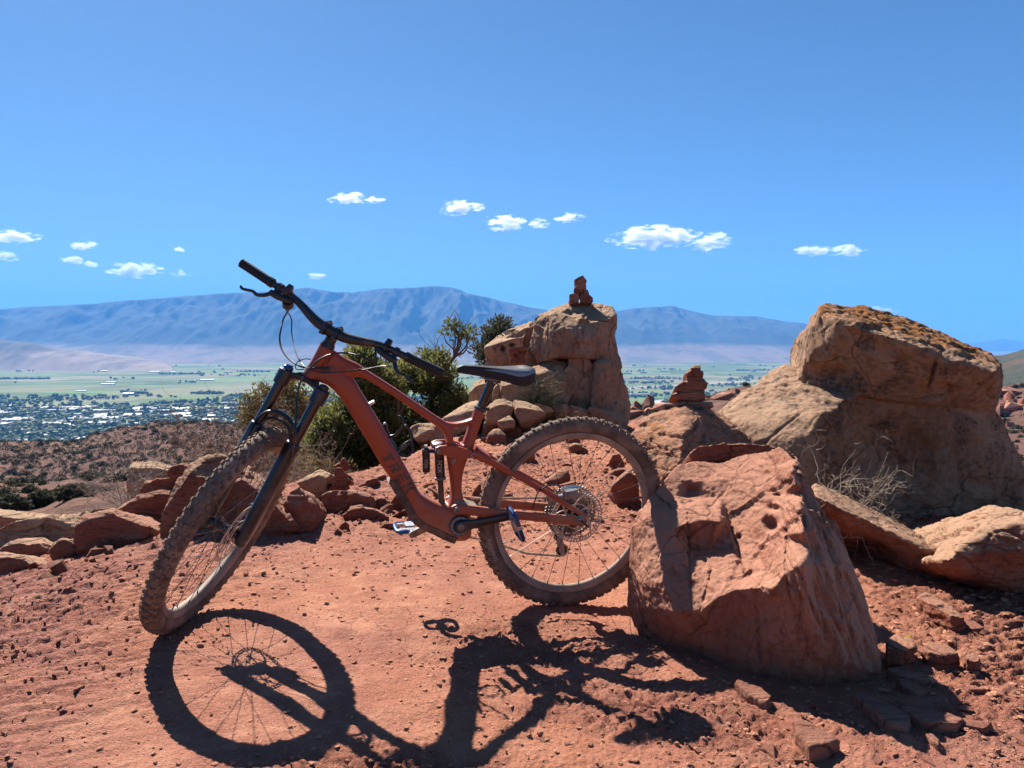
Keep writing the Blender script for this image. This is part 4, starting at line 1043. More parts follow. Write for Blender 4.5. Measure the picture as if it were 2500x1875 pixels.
# ================================================================== the bike
BK_T = np.array([0.2314, 2.9133, CAM_Z - 0.6586])
BK_PSI, BK_ROLL, BK_PIT, BK_WB, BK_STEER = 0.2947, 0.1165, -0.0438, 1.2722, 1.184
def _rz(a): c, s = math.cos(a), math.sin(a); return np.array([[c, -s, 0], [s, c, 0], [0, 0, 1]])
def _rx(a): c, s = math.cos(a), math.sin(a); return np.array([[1, 0, 0], [0, c, -s], [0, s, c]])
def _ry(a): c, s = math.cos(a), math.sin(a); return np.array([[c, 0, s], [0, 1, 0], [-s, 0, c]])
def _axang(k, a):
    K = np.array([[0, -k[2], k[1]], [k[2], 0, -k[0]], [-k[1], k[0], 0]])
    return np.eye(3) + math.sin(a) * K + (1 - math.cos(a)) * K @ K
BK_R = _rz(math.pi + BK_PSI) @ _ry(BK_PIT) @ _rx(-BK_ROLL)
HEAD = R(64.5)
SU = np.array([-math.cos(HEAD), 0, math.sin(HEAD)])     # up the steering axis
SF = np.array([math.sin(HEAD), 0, math.cos(HEAD)])      # forward of it
SA = np.array([BK_WB, 0, 0]) - 0.044 * SF
SROT = _axang(SU, BK_STEER)
def steer(V):
    return (np.asarray(V) - SA) @ SROT.T + SA
def sp_(u, f, y): return SA + SU * u + SF * f + np.array([0, y, 0.0])
_cam = np.array([0, 0, CAM_Z])
def bl(px, py, off=0.0):
    """where a sight line meets a plane parallel to the bike's own plane, in bike coordinates"""
    d = ray(px, py); n = BK_R @ np.array([0, 1.0, 0]); o = BK_T - _cam + n * off
    return BK_R.T @ (d * ((o @ n) / (d @ n)) - (BK_T - _cam))
def Z3(x, y): return (640 + x / 3.6867, 760 + y / 3.6867)
def Z5(x, y): return (900 + x / 3.6875, 900 + y / 3.6875)
def Z2(x, y): return (1000 + x / 3.16, 850 + y / 3.16)

M_FRAME = None
def frame_material():
    n = Nodes('brick_red_paint')
    nz = n.noise(11, 6, .65)
    g = n.n('ShaderNodeNewGeometry')
    sep = n.n('ShaderNodeSeparateXYZ'); n.l(g.outputs['Normal'], sep.inputs[0])
    sepo = n.n('ShaderNodeSeparateXYZ'); n.l(n.tc.outputs['Object'], sepo.inputs[0])
    low = n.mask(sepo.outputs[2], 0.22, -0.10)
    dustn = n.math('ADD', n.math('MULTIPLY', nz, 0.75), n.math('MULTIPLY', low, 0.42))
    dustn = n.math('ADD', dustn, n.math('MULTIPLY', sep.outputs[2], 0.10))
    m = n.math('MULTIPLY', n.mask(dustn, 0.42, 0.95), 0.75)
    c = n.mix(m, (0.30, 0.050, 0.019), (0.36, 0.185, 0.115))
    n.color(c)
    n.rough(n.math('ADD', n.math('MULTIPLY', m, 0.4), 0.40), 0.4)
    n.bump(n.noise(300, 2), 0.05, 0.001)
    return n.m
M_FRAME = frame_material()
M_BLACK = simple_mat('black_anodised_dusty', (0.014, 0.015, 0.018), 0.34, 0.0, 0.34, 14, (0.17, 0.12, 0.095))
M_STANCHION = simple_mat('black_stanchion', (0.010, 0.010, 0.012), 0.16, 0.0, 0.10, 22, (0.16, 0.10, 0.07), 0.6)
M_RUBBER = simple_mat('black_rubber', (0.016, 0.016, 0.018), 0.65, 0.0, 0.10, 25, (0.12, 0.09, 0.07), 0.3, 0.2)
M_TYRE = simple_mat('dusty_tyre', (0.075, 0.054, 0.042), 0.85, 0.0, 0.72, 9, (0.25, 0.172, 0.125), 0.2, 0.4)
M_KNOB = simple_mat('dusty_tread', (0.11, 0.072, 0.05), 0.9, 0.0, 0.72, 14, (0.255, 0.155, 0.10), 0.2, 0.4)
M_RIM = simple_mat('dusty_rim', (0.10, 0.08, 0.065), 0.5, 0.0, 0.85, 7, (0.33, 0.25, 0.19), 0.3)
M_SPOKE = simple_mat('spoke_steel', (0.055, 0.045, 0.04), 0.35, 0.7, 0.35, 18, (0.26, 0.18, 0.13))
M_ROTOR = simple_mat('rotor_steel', (0.52, 0.40, 0.29), 0.45, 0.0, 0.6, 20, (0.45, 0.30, 0.20))
M_STEEL = simple_mat('worn_steel', (0.42, 0.42, 0.43), 0.30, 0.85, 0.35, 22, (0.30, 0.21, 0.16))
M_DARKSTEEL = simple_mat('dark_steel', (0.19, 0.18, 0.175), 0.35, 0.6, 0.40, 24, (0.30, 0.21, 0.16))
M_BLUE = simple_mat('blue_anodised', (0.010, 0.050, 0.17), 0.30, 0.65, 0.30, 30, (0.30, 0.24, 0.2))
M_CHAIN = simple_mat('dusty_chain', (0.42, 0.32, 0.22), 0.6, 0.3, 0.6, 30, (0.46, 0.33, 0.23))
M_LETTER = simple_mat('dark_decal', (0.075, 0.036, 0.028), 0.45, 0.0, 0.25, 12)
M_LETTERW = simple_mat('pale_print', (0.42, 0.36, 0.31), 0.6, 0.0, 0.3, 20)
M_CABLE = simple_mat('cable_sheath', (0.012, 0.012, 0.014), 0.4, 0.0, 0.30, 15, (0.2, 0.13, 0.09))
M_WHITEPRINT = simple_mat('white_print', (0.55, 0.55, 0.55), 0.5, 0.0, 0.3, 20)

bike = link('mountain_bike', None, label='dusty brick-red full-suspension mountain bike leaning on the boulder with its front wheel turned', cat='bicycle')
_m = Matrix([list(BK_R[0]) + [BK_T[0]], list(BK_R[1]) + [BK_T[1]], list(BK_R[2]) + [BK_T[2]], [0, 0, 0, 1]])
bike.matrix_world = _m
def part(name, mb, mat, parent=None, angle=38, smooth=True, label=None):
    me = mb if isinstance(mb, bpy.types.Mesh) else mb.mesh(name, smooth, angle)
    return link(name, me, mat, parent or bike, label=label)

def loft(mb, pairs, w, off=0.0, n=None, seg=20, ex=2.4, planeoff=0.0):
    """pairs of (upper px, lower px); w half-widths across the bike"""
    up = np.array([bl(*a, planeoff) for a, b in pairs]); lo = np.array([bl(*b, planeoff) for a, b in pairs])
    w = np.broadcast_to(np.asarray(w, float), (len(pairs),))
    n = n or len(pairs) * 5
    up, lo = catmull(up, n), catmull(lo, n)
    ww = np.interp(np.linspace(0, 1, n), np.linspace(0, 1, len(w)), w)
    return loft3(mb, up, lo, ww, off, seg, ex)
def loft3(mb, up, lo, ww, off=0.0, seg=20, ex=2.4):
    a = np.linspace(0, 2 * math.pi, seg, endpoint=False)
    ca = np.sign(np.cos(a)) * np.abs(np.cos(a)) ** (2 / ex); sa = np.sign(np.sin(a)) * np.abs(np.sin(a)) ** (2 / ex)
    rs = []
    off = np.broadcast_to(np.asarray(off, float), (len(up),))
    for u, l, w, o in zip(up, lo, ww, off):
        c, h = (u + l) / 2, (u - l) / 2
        r = c + np.outer(ca, h) + np.outer(sa, [0, w, 0])
        r[:, 1] += o - c[1]
        rs.append(r)
    return mb.rings(rs)
def poly_plate(mb, px, off, half, planeoff=0.0, bevel=0.0):
    pts = [bl(*q, planeoff) for q in px]
    def ring(y, s):
        c = np.mean(pts, 0)
        return [np.array([c[0] + (p[0] - c[0]) * s, y, c[2] + (p[2] - c[2]) * s]) for p in pts]
    if bevel:
        k = 1 - bevel
        return mb.rings([ring(off - half, k), ring(off - half * .75, 1), ring(off + half * .75, 1), ring(off + half, k)])
    return mb.rings([ring(off - half, 1), ring(off + half, 1)])

# ---- main frame: lofted tubes fused into one carbon shell
fm = MB()
fm.lathe([(0.566, 0.028), (0.585, 0.0275), (0.62, 0.0245), (0.66, 0.0245), (0.684, 0.026)], SA, SU, 28)
loft(fm, [(Z3(700, 470), Z3(400, 545)), (Z3(770, 545), Z3(470, 615)), (Z3(835, 620), Z3(600, 672)), (Z3(890, 715), Z3(715, 792)), (Z3(950, 810), Z3(785, 905)), (Z3(1040, 960), Z3(868, 1045)),
          (Z3(1130, 1110), Z3(955, 1185)), (Z5(300, 820), Z5(100, 850)), (Z5(400, 1000), Z5(195, 990)), (Z5(455, 1105), Z5(285, 1140)), (Z5(520, 1160), Z5(345, 1280))],
     [.026, .030, .034, .036, .037, .037, .037, .038, .039, .041, .042], ex=3.2)
loft(fm, [(Z5(455, 1105), Z5(320, 1215)), (Z5(540, 1160), Z5(395, 1345)), (Z5(640, 1200), Z5(500, 1412)), (Z5(760, 1215), Z5(640, 1480)), (Z5(860, 1240), Z5(760, 1532)), (Z5(905, 1370), Z5(850, 1538)), (Z5(912, 1440), Z5(905, 1500))],
     [.040, .044, .046, .047, .046, .040, .03], ex=3.0)
loft(fm, [(Z3(655, 352), Z3(560, 500)), (Z3(740, 412), Z3(660, 560)), (Z3(860, 468), Z3(790, 590)), (Z3(960, 538), Z3(895, 592)), (Z3(1100, 625), Z3(1055, 680)), (Z3(1300, 758), Z3(1262, 818)), (Z3(1500, 893), Z3(1455, 955)), (Z3(1610, 968), Z3(1555, 1025))],
     [.022, .024, .025, .023, .021, .020, .020, .021], ex=2.8)
loft(fm, [(Z3(1580, 945), Z3(1530, 1005)), (Z3(1650, 990), Z3(1585, 1045)), (Z3(1705, 1040), Z3(1628, 1100)), (Z3(1716, 1110), Z3(1645, 1140)), (Z3(1720, 1200), Z3(1652, 1205)), (Z5(770, 760), Z5(695, 765))],
     [.020, .022, .024, .026, .028, .028], ex=2.8)
loft(fm, [(Z3(1600, 965), Z3(1640, 1060)), (Z3(1660, 992), Z3(1690, 1050)), (Z3(1730, 1000), Z3(1735, 1040)), (Z3(1815, 985), Z3(1815, 1025)), (Z3(1890, 958), Z3(1880, 1015)), (Z3(1930, 945), Z3(1930, 1000))], .019, ex=2.8)
loft(fm, [(Z3(1995, 893), Z3(1910, 868)), (Z3(1975, 980), Z3(1885, 955)), (Z3(1935, 1100), Z3(1838, 1085)), (Z3(1900, 1215), Z3(1800, 1185)), (Z5(900, 790), Z5(800, 770))], [.0205, .021, .023, .026, .028], ex=2.4)
loft(fm, [(Z5(905, 770), Z5(690, 745)), (Z5(885, 815), Z5(702, 800)), (Z5(858, 890), Z5(715, 890)), (Z5(838, 985), Z5(730, 985)), (Z5(833, 1080), Z5(740, 1090)), (Z5(850, 1165), Z5(728, 1165)), (Z5(880, 1250), Z5(690, 1230))],
     [.026, .027, .028, .029, .031, .036, .042], ex=2.8)
for sy in (-1, 1):      # seat-stay bridge wings beside the rocker
    loft(fm, [(Z5(760, 655), Z5(760, 700)), (Z5(830, 675), Z5(820, 715)), (Z5(900, 715), Z5(890, 760))], .012, off=sy * .02)
V_, Q_ = remeshed(fm.mesh('frame'), 0.0034, 5)
frame = part('frame', mesh_fast('frame', V_, Q_), M_FRAME)
# cable port on the head tube, rubber guard under the down tube, cable guide
for s_ in (1, -1):
    mb = MB(); c = bl(*Z3(580, 522), s_ * .02)
    mb.lathe([(-.004, .013), (.0065, .012), (.0075, .008)], [c[0], s_ * .0225, c[2]], [0.15, s_ * 1.0, 0.0], 20)
    part('cable_port', mb.xf(lambda v, c=c: np.c_[c[0] + (v[:, 0] - c[0]) * 1.25, v[:, 1], c[2] + (v[:, 2] - c[2]) * .62]), M_BLACK, frame)
mb = MB()
gp = [bl(*Z5(*q)) for q in [(185, 1000), (250, 1110), (320, 1225), (385, 1335), (470, 1405), (580, 1455), (680, 1505), (760, 1535)]]
gp = catmull(gp, 30)
tn = np.gradient(gp, axis=0); tn /= np.linalg.norm(tn, axis=1)[:, None]
nn = np.c_[tn[:, 2], 0 * tn[:, 0], -tn[:, 0]]
if nn[15, 2] > 0: nn = -nn
mb.rings([np.array([p + n * .006 + [0, -.034, 0], p + n * .007 + [0, 0, 0], p + n * .006 + [0, .034, 0], p - n * .020 + [0, .0445, 0], p - n * .022 + [0, .041, 0], p - n * .004 + [0, 0, 0], p - n * .022 + [0, -.041, 0], p - n * .020 + [0, -.0445, 0]]) for p, n in zip(gp, nn)])
part('downtube_guard', mb, simple_mat('downtube_guard', (0.03, 0.026, 0.024), .7, 0, .55, 12, (0.24, 0.155, 0.11)), frame)
mb = MB(); c = bl(*Z3(955, 832)); mb.box([c[0] - .012, 0, c[2] + .004], [.010, .012, .004], _ry(.5)); part('cable_guide', mb, M_STEEL, frame)

# ---- lettering down the tube, block capitals built as flat decals
def letter_strokes(ch):
    w, t = 0.74, 0.30
    return {'T': [[(0, 1), (w, 1), (w, 1 - t), (0, 1 - t)], [(w / 2 - .17, 1 - t - .06), (w / 2 + .17, 1 - t - .06), (w / 2 + .17, 0), (w / 2 - .17, 0)]],
            'R': [[(0, 1), (.62, 1), (w, .88), (w, .46), (.62, .36), (w, 0), (.42, 0), (.30, .36), (.30, .36), (.30, .56), (.44, .56), (.44, .76), (0, .76)], [(0, .68), (.24, .68), (.24, 0), (0, 0)]],
            'E': [[(.1, 1), (w, 1), (w, .76), (0, .76), (0, .9)], [(0, .68), (.24, .68), (.24, .30), (0, .30)], [(.28, .60), (w * .94, .60), (w * .94, .40), (.28, .40)], [(0, .24), (w, .24), (w, 0), (.1, 0), (0, .1)]],
            'K': [[(0, 1), (.25, 1), (.25, 0), (0, 0)], [(.30, .52), (.52, 1), (.82, 1), (.56, .52), (.84, 0), (.54, 0)]]}[ch]
def frame_surface_y(V, x, z, side):
    d = (V[:, 0] - x) ** 2 + (V[:, 2] - z) ** 2
    k = d < 0.0065 ** 2
    if not k.any(): return side * .038
    return (V[k, 1].max() + .0007) if side > 0 else (V[k, 1].min() - .0007)
for side in (1, -1):
    pos = [(165, 790), (215, 880), (262, 975), (310, 1050), (360, 1120)]
    s0, s1 = bl(*Z5(148, 775), .038), bl(*Z5(382, 1112), .038)
    ax = s1 - s0; L_ = np.hypot(ax[0], ax[2]); ex_ = np.array([ax[0], ax[2]]) / L_
    upv = np.array([-ex_[1], ex_[0]]);
    if upv[0] > 0: upv = -upv              # letter tops point to the rear
    adv = L_ / 3.82
    hgt = 0.036
    for k, ch in enumerate('TREK'):
        mb = MB()
        for st in letter_strokes(ch):
            # even out: densify the outline so the decal can follow the tube
            pts = []
            for a, b in zip(st, st[1:] + st[:1]):
                m_ = 4
                for j in range(m_): pts.append((a[0] + (b[0] - a[0]) * j / m_, a[1] + (b[1] - a[1]) * j / m_))
            c3 = []
            for (lx, ly) in pts:
                lx = lx + 0.16 * (ly - .5)
                if side > 0: q = np.array([s0[0], s0[2]]) + ex_ * (k * adv + lx * adv * 1.0) + upv * (ly - .45) * hgt
                else: q = np.array([s1[0], s1[2]]) - ex_ * (k * adv + lx * adv * 1.0) - upv * (ly - .45) * hgt
                c3.append([q[0], frame_surface_y(V_, q[0], q[1], side), q[1]])
            c3 = np.array(c3)
            mb.add(c3, [tuple(range(len(c3)))])
        part('letter', mb, M_LETTER, frame, smooth=False)

# ---- rear triangle
for sy in (1, -1):
    mb = MB(); o = .058 * sy
    pv = .055
    loft(mb, [(Z2(500, 790), Z2(470, 850)), (Z2(560, 815), Z2(535, 868)), (Z2(800, 945), Z2(780, 985)), (Z2(1100, 1110), Z2(1070, 1140)), (Z2(1250, 1205), Z2(1215, 1235)), (Z2(1335, 1262), Z2(1285, 1275)), (Z2(1352, 1300), Z2(1300, 1325))],
         [.010, .010, .0095, .009, .009, .008, .007], off=np.interp(np.linspace(0, 1, 35), [0, .15, .4, 1], [.040, .046, .060, .072]) * sy, planeoff=pv, ex=3.0)
    part('seat_stay', mb, M_FRAME)
    mb = MB()
    loft(mb, [(Z2(325, 1225), Z2(335, 1262)), (Z2(370, 1205), Z2(360, 1282)), (Z2(500, 1215), Z2(485, 1290)), (Z2(660, 1232), Z2(650, 1305)), (Z2(830, 1247), Z2(850, 1318)), (Z2(1100, 1272), Z2(1100, 1340)), (Z2(1290, 1288), Z2(1290, 1357)), (Z2(1345, 1302), Z2(1345, 1350))],
         [.010, .012, .012, .011, .010, .0095, .009, .008], off=np.interp(np.linspace(0, 1, 40), [0, .2, .5, 1], [.050, .052, .062, .072]) * sy, planeoff=pv, ex=3.0)
    cs = part('chainstay', mb, M_FRAME)
    # rocker link plate
    mb = MB()
    poly_plate(mb, [Z5(*q) for q in [(598, 742), (605, 712), (640, 695), (700, 690), (765, 692), (850, 712), (940, 742), (975, 765), (975, 792), (945, 808), (890, 803), (835, 812), (800, 838), (765, 853), (735, 838), (728, 800), (700, 785), (655, 772), (612, 768)]], sy * .042, .006, .042, .05)
    rl = part('rocker_link', mb, M_FRAME, angle=30)
    for q, rad in (((628, 743), .0085), ((762, 828), .0085), ((935, 778), .0095)):
        c = bl(*Z5(*q), .045); mb = MB(); mb.lathe([(0, rad), (.004, rad), (.006, rad * .8), (.006, rad * .45), (.003, rad * .4)], [c[0], sy * .047, c[2]], [0, sy, 0], 18)
        part('pivot_bolt', mb, M_DARKSTEEL, rl)
    for q in ((365, 1245),):
        c = bl(*Z2(*q), .06); mb = MB(); mb.lathe([(0, .011), (.004, .011), (.0055, .008), (.0055, .005), (.003, .004)], [c[0], sy * .062, c[2]], [0, sy, 0], 18)
        part('pivot_bolt', mb, M_DARKSTEEL, cs)
mb = MB()   # seat-stay bridge in front of the tyre, lit from above
c0, c1 = bl(*Z2(470, 775), .04), bl(*Z2(640, 850), -.05)
loft3(mb, np.array([[.40, 0, .262], [.38, 0, .252], [.355, 0, .235]]), np.array([[.405, 0, .244], [.385, 0, .234], [.36, 0, .220]]), [.05, .056, .058], 0)
part('stay_bridge', mb, M_FRAME)
mb = MB()   # chainstay yoke and mud guard
loft3(mb, np.array([[.47, 0, .075], [.445, 0, .07], [.41, 0, .048], [.385, 0, .042]]), np.array([[.47, 0, .035], [.44, 0, .035], [.405, 0, .025], [.385, 0, .025]]), [.045, .046, .05, .048], 0)
part('yoke', mb, simple_mat('yoke_guard', (0.06, 0.04, 0.03), .7, 0, .75, 14, (0.45, 0.30, 0.2)))

# ---- shock with piggyback reservoir
sh = link('shock', None, parent=bike)
t0, t1 = bl(*Z5(632, 700)), bl(*Z5(655, 1195))
dv = t1 - t0; Ls = np.linalg.norm(dv); dv /= Ls
mb = MB(); mb.lathe([(-.002, .017), (.003, .0185), (.02, .0185), (.022, .0172), (Ls * .54, .0172), (Ls * .545, .019), (Ls * .60, .019), (Ls * .61, .015), (Ls * .615, .011)], t0, dv, 24)
part('air_can', mb, M_BLACK, sh)
mb = MB(); mb.lathe([(Ls * .6, .0105), (Ls * .97, .0105), (Ls, .013), (Ls * 1.03, .013)], t0, dv, 20); part('shaft', mb, M_STANCHION, sh)
mb = MB(); mb.lathe([(Ls * .548, .0185), (Ls * .552, .0205), (Ls * .585, .0205), (Ls * .59, .0175)], t0, dv, 24); part('collar', mb, simple_mat('grey_collar', (.09, .08, .08), .5, 0, .5), sh)
r0, r1 = bl(*Z5(515, 715), .012), bl(*Z5(520, 930), .012)
dr = r1 - r0; Lr = np.linalg.norm(dr); dr /= Lr
mb = MB(); mb.lathe([(-.006, .006), (0, .008), (.004, .0135), (Lr * .3, .0142), (Lr * .32, .0135), (Lr * .95, .0135), (Lr, .011)], r0, dr, 20); part('reservoir', mb, M_BLACK, sh)
mb = MB(); mb.lathe([(-.011, .0065), (-.006, .0075), (-.004, .0075)], r0, dr, 14); part('valve_cap', mb, M_STEEL, sh)
mb = MB(); a = bl(*Z5(540, 740), .006); b = bl(*Z5(600, 745), .0); mb.tube([a, b], .0075, 10); part('hose_bridge', mb, M_BLUE, sh)
mb = MB(); c = bl(*Z5(620, 680)); mb.lathe([(-.003, .0195), (.004, .0195), (.0065, .016), (.007, .006)], c, -dv, 24); part('top_cap', mb, M_STEEL, sh)
def text_mesh(s, size, extrude=0.0):
    cu = bpy.data.curves.new('t', 'FONT'); cu.body = s; cu.size = size; cu.extrude = extrude; cu.align_x = 'CENTER'; cu.align_y = 'CENTER'
    ob = bpy.data.objects.new('t', cu); COL.objects.link(ob)
    me = bpy.data.meshes.new_from_object(ob.evaluated_get(bpy.context.evaluated_depsgraph_get()))
    bpy.data.objects.remove(ob); bpy.data.curves.remove(cu)
    return me
def wrap_text(me, fn):
    v = np.empty(len(me.vertices) * 3); me.vertices.foreach_get('co', v); v = v.reshape(-1, 3)
    me.vertices.foreach_set('co', np.asarray(fn(v)).ravel()); me.update(); return me
def on_cyl(base, axis, rad, lift=.0005, toward=np.array([0.3, 1.0, 0.1])):
    axis = axis / np.linalg.norm(axis); n_ = toward - axis * (toward @ axis); n_ /= np.linalg.norm(n_); b_ = np.cross(n_, axis)
    def fn(v):   # text runs along the axis
        a = v[:, 1] / rad
        return base + np.outer(v[:, 0], axis) + (rad + lift) * (np.outer(np.cos(a), n_) + np.outer(np.sin(a), b_))
    return fn
part('print', wrap_text(text_mesh('FOX', .016), on_cyl(r0 + dr * Lr * .62, dr, .0135)), M_LETTERW, sh, smooth=False)
part('print', wrap_text(text_mesh('FOX', .024), on_cyl(t0 + dv * Ls * .34, dv, .0172)), M_LETTERW, sh, smooth=False)

# ---- wheels (built flat about their own axle, then placed)
def tyre_mesh(seed):
    mb = MB()
    R0, r0 = 0.3425, 0.0292
    prof = []
    for k in range(22):
        a = R(-150) + R(300) * k / 21
        prof.append((R0 + r0 * math.cos(a) * (1.0 if abs(a) < 1.2 else 1.0), r0 * math.sin(a) * 1.04))
    th = np.linspace(0, 2 * math.pi, 144, endpoint=False)
    V = np.array([[r * math.cos(t), y, r * math.sin(t)] for t in th for r, y in prof])
    k = len(prof); faces = []
    for i in range(144):
        for j in range(k - 1):
            a, b = i * k + j, ((i + 1) % 144) * k + j
            faces.append((a, a + 1, b + 1, b))
    mb.add(V, faces)
    return mb
def knob_mesh(seed):
    mb = MB(); rng = random.Random(seed)
    R0, r0 = 0.3425, 0.0292
    N = 66
    def knob(t, lat, w, l, h, skew=0.0):
        ca, sa = math.cos(lat), math.sin(lat)
        er = np.array([math.cos(t), 0, math.sin(t)]); et = np.array([-math.sin(t), 0, math.cos(t)]); ey = np.array([0, 1.0, 0])
        out = er * ca + ey * sa; side = -er * sa + ey * ca
        et2 = et * math.cos(skew) + side * math.sin(skew); side2 = side * math.cos(skew) - et * math.sin(skew)
        c = er * R0 + out * (r0 + h * .3)
        rot = np.c_[et2, side2, out]
        mb.box(c, [l, w, h * .7], rot, .84)
    for i in range(N):
        t = 2 * math.pi * i / N
        d = math.pi / N
        j = lambda: 1 + rng.uniform(-.08, .08)
        if i % 2:
            for s in (-1, 1): knob(t, s * .20, .0052 * j(), .0062, .0052, s * .12)
        else:
            for s in (-1, 1): knob(t + d * .1, s * .27, .0058 * j(), .0055, .0052, -s * .1)
        for s in (-1, 1):
            knob(t + d * .9, s * (.62 if i % 2 else .55), .0048, .0056, .0046, s * .25)
            knob(t + d * .25, s * (.94 if i % 2 else .89), .0058, .0072, .0060, s * .08)
    return mb
def rim_mesh():
    mb = MB()
    prof = [(0.3165, .0185), (0.3165, -.0185), (0.311, -.0190), (0.3035, -.0165), (0.2955, -.0098), (0.2915, -.0035), (0.2915, .0035), (0.2955, .0098), (0.3035, .0165), (0.311, .0190)]
    th = np.linspace(0, 2 * math.pi, 120, endpoint=False)
    mb.rings([np.array([[r * math.cos(t), y, r * math.sin(t)] for r, y in prof]) for t in th], closed_path=True)
    return mb
def rotor_mesh(rad=.1015, seed=0):
    mb = MB(); hy = .0009
    def ring(r1, r2, n=96):
        th = np.linspace(0, 2 * math.pi, n, endpoint=False)
        mb.rings([np.array([[r1 * math.cos(t), -hy, r1 * math.sin(t)], [r2 * math.cos(t), -hy, r2 * math.sin(t)], [r2 * math.cos(t), hy, r2 * math.sin(t)], [r1 * math.cos(t), hy, r1 * math.sin(t)]]) for t in th], closed_path=True)
    ring(rad - .0042, rad); ring(rad - .0165, rad - .0125); ring(.020, .029, 48); ring(.047, .0505, 60)
    n = 48
    for i in range(n):
        t = 2 * math.pi * i / n; t2 = t + .075
        a = np.array([math.cos(t) * (rad - .014), 0, math.sin(t) * (rad - .014)]); b = np.array([math.cos(t2) * (rad - .003), 0, math.sin(t2) * (rad - .003)])
        d = b - a; L = np.linalg.norm(d); d /= L; nrm = np.cross(d, [0, 1, 0])
        mb.box((a + b) / 2, [L / 2, hy, .0022 if i % 2 else .0034], np.c_[d, [0, 1, 0], nrm])
    for i in range(6):
        t = 2 * math.pi * i / 6
        pts = [np.array([math.cos(t + s * .85) * (.024 + s * (rad - .036)), 0, math.sin(t + s * .85) * (.024 + s * (rad - .036))]) for s in np.linspace(0, 1, 9)]
        for a, b in zip(pts[:-1], pts[1:]):
            d = b - a; L = np.linalg.norm(d); d /= L; nrm = np.cross(d, [0, 1, 0])
            mb.box((a + b) / 2, [L * .56, hy * .98, .0032], np.c_[d, [0, 1, 0], nrm])
        pts = [np.array([math.cos(t + .55 - s * .45) * (.049 + s * (rad - .062)), 0, math.sin(t + .55 - s * .45) * (.049 + s * (rad - .062))]) for s in np.linspace(0, 1, 5)]
        for a, b in zip(pts[:-1], pts[1:]):
            d = b - a; L = np.linalg.norm(d); d /= L; nrm = np.cross(d, [0, 1, 0])
            mb.box((a + b) / 2, [L * .56, hy * .96, .0022], np.c_[d, [0, 1, 0], nrm])
    return mb
def build_wheel(name, xf, rear, phase):
    w = link(name, None, parent=bike)
    def sub(n, mb, mat, **k): return part(n, mb.xf(xf), mat, w, **k)
    sub('tyre', tyre_mesh(3), M_TYRE, angle=60)
    sub('tread', knob_mesh(4 + rear), M_KNOB, angle=25)
    sub('rim', rim_mesh(), M_RIM, angle=35)
    flange = [(.030, .024), (-.024, .027)] if not rear else [(.032, .026), (-.020, .029)]
    mb = MB()
    hub_w = .050 if not rear else .066
    mb.lathe([(-hub_w, .010), (-hub_w + .008, .013), (flange[1][0] - .004, .017), (flange[1][0] - .002, .028), (flange[1][0] + .003, .028), (flange[1][0] + .008, .017), (0, .0145), (flange[0][0] - .008, .017), (flange[0][0] - .003, .027), (flange[0][0] + .002, .027), (flange[0][0] + .005, .018), (hub_w - .008, .017), (hub_w, .011)], [0, 0, 0], [0, 1, 0], 28)
    sub('hub', mb, M_BLACK)
    N = 28
    for i in range(N):
        side = i % 2
        y, fr = flange[side]
        lead = 1 if (i // 2) % 2 else -1
        tr = 2 * math.pi * i / N + phase
        th = tr + lead * R(64)
        a = np.array([fr * math.cos(th), y, fr * math.sin(th)]); b = np.array([.295 * math.cos(tr), .004 * (1 if side == 0 else -1), .295 * math.sin(tr)])
        mb = MB(); mb.tube([a, b], .00105, 6)
        sub('spoke', mb, M_SPOKE)
        mb = MB(); d = (a - b) / np.linalg.norm(a - b); mb.tube([b, b + d * .013], [.0026, .0019], 6)
        sub('nipple', mb, M_SPOKE)
    mb = rotor_mesh(); mb.xf(lambda v: v + [0, .0405 if not rear else .047, 0])
    sub('brake_rotor', mb, M_ROTOR, smooth=False)
    mb = MB(); t = phase + (2.9 if rear else 3.9); mb.tube([[.292 * math.cos(t), 0, .292 * math.sin(t)], [.255 * math.cos(t), 0, .255 * math.sin(t)]], [.0038, .0028], 8)
    sub('valve', mb, M_BLACK)
    return w
front_xf = lambda v: steer(v + np.array([BK_WB, 0, 0]))
front_wheel = build_wheel('front_wheel', front_xf, 0, 0.11)
rear_wheel = build_wheel('rear_wheel', lambda v: v, 1, 0.05)
# raised sidewall lettering on the rear tyre
def sidewall(txt, mid, parent, xf, rad=.343):
    me = text_mesh(txt, .0185)
    def fn(v):
        a = mid + v[:, 0] / rad
        r = rad - v[:, 1]
        return xf(np.c_[r * np.cos(a), 0.0302 * np.sqrt(np.clip(1 - ((r - .3425) / .0300) ** 2, 0, 1)) * 1.045 + .0006, r * np.sin(a)])
    link('lettering', wrap_text(me, fn), M_LETTERW, parent)
sidewall('TEAM ISSUE', R(-22), rear_wheel, lambda v: v)

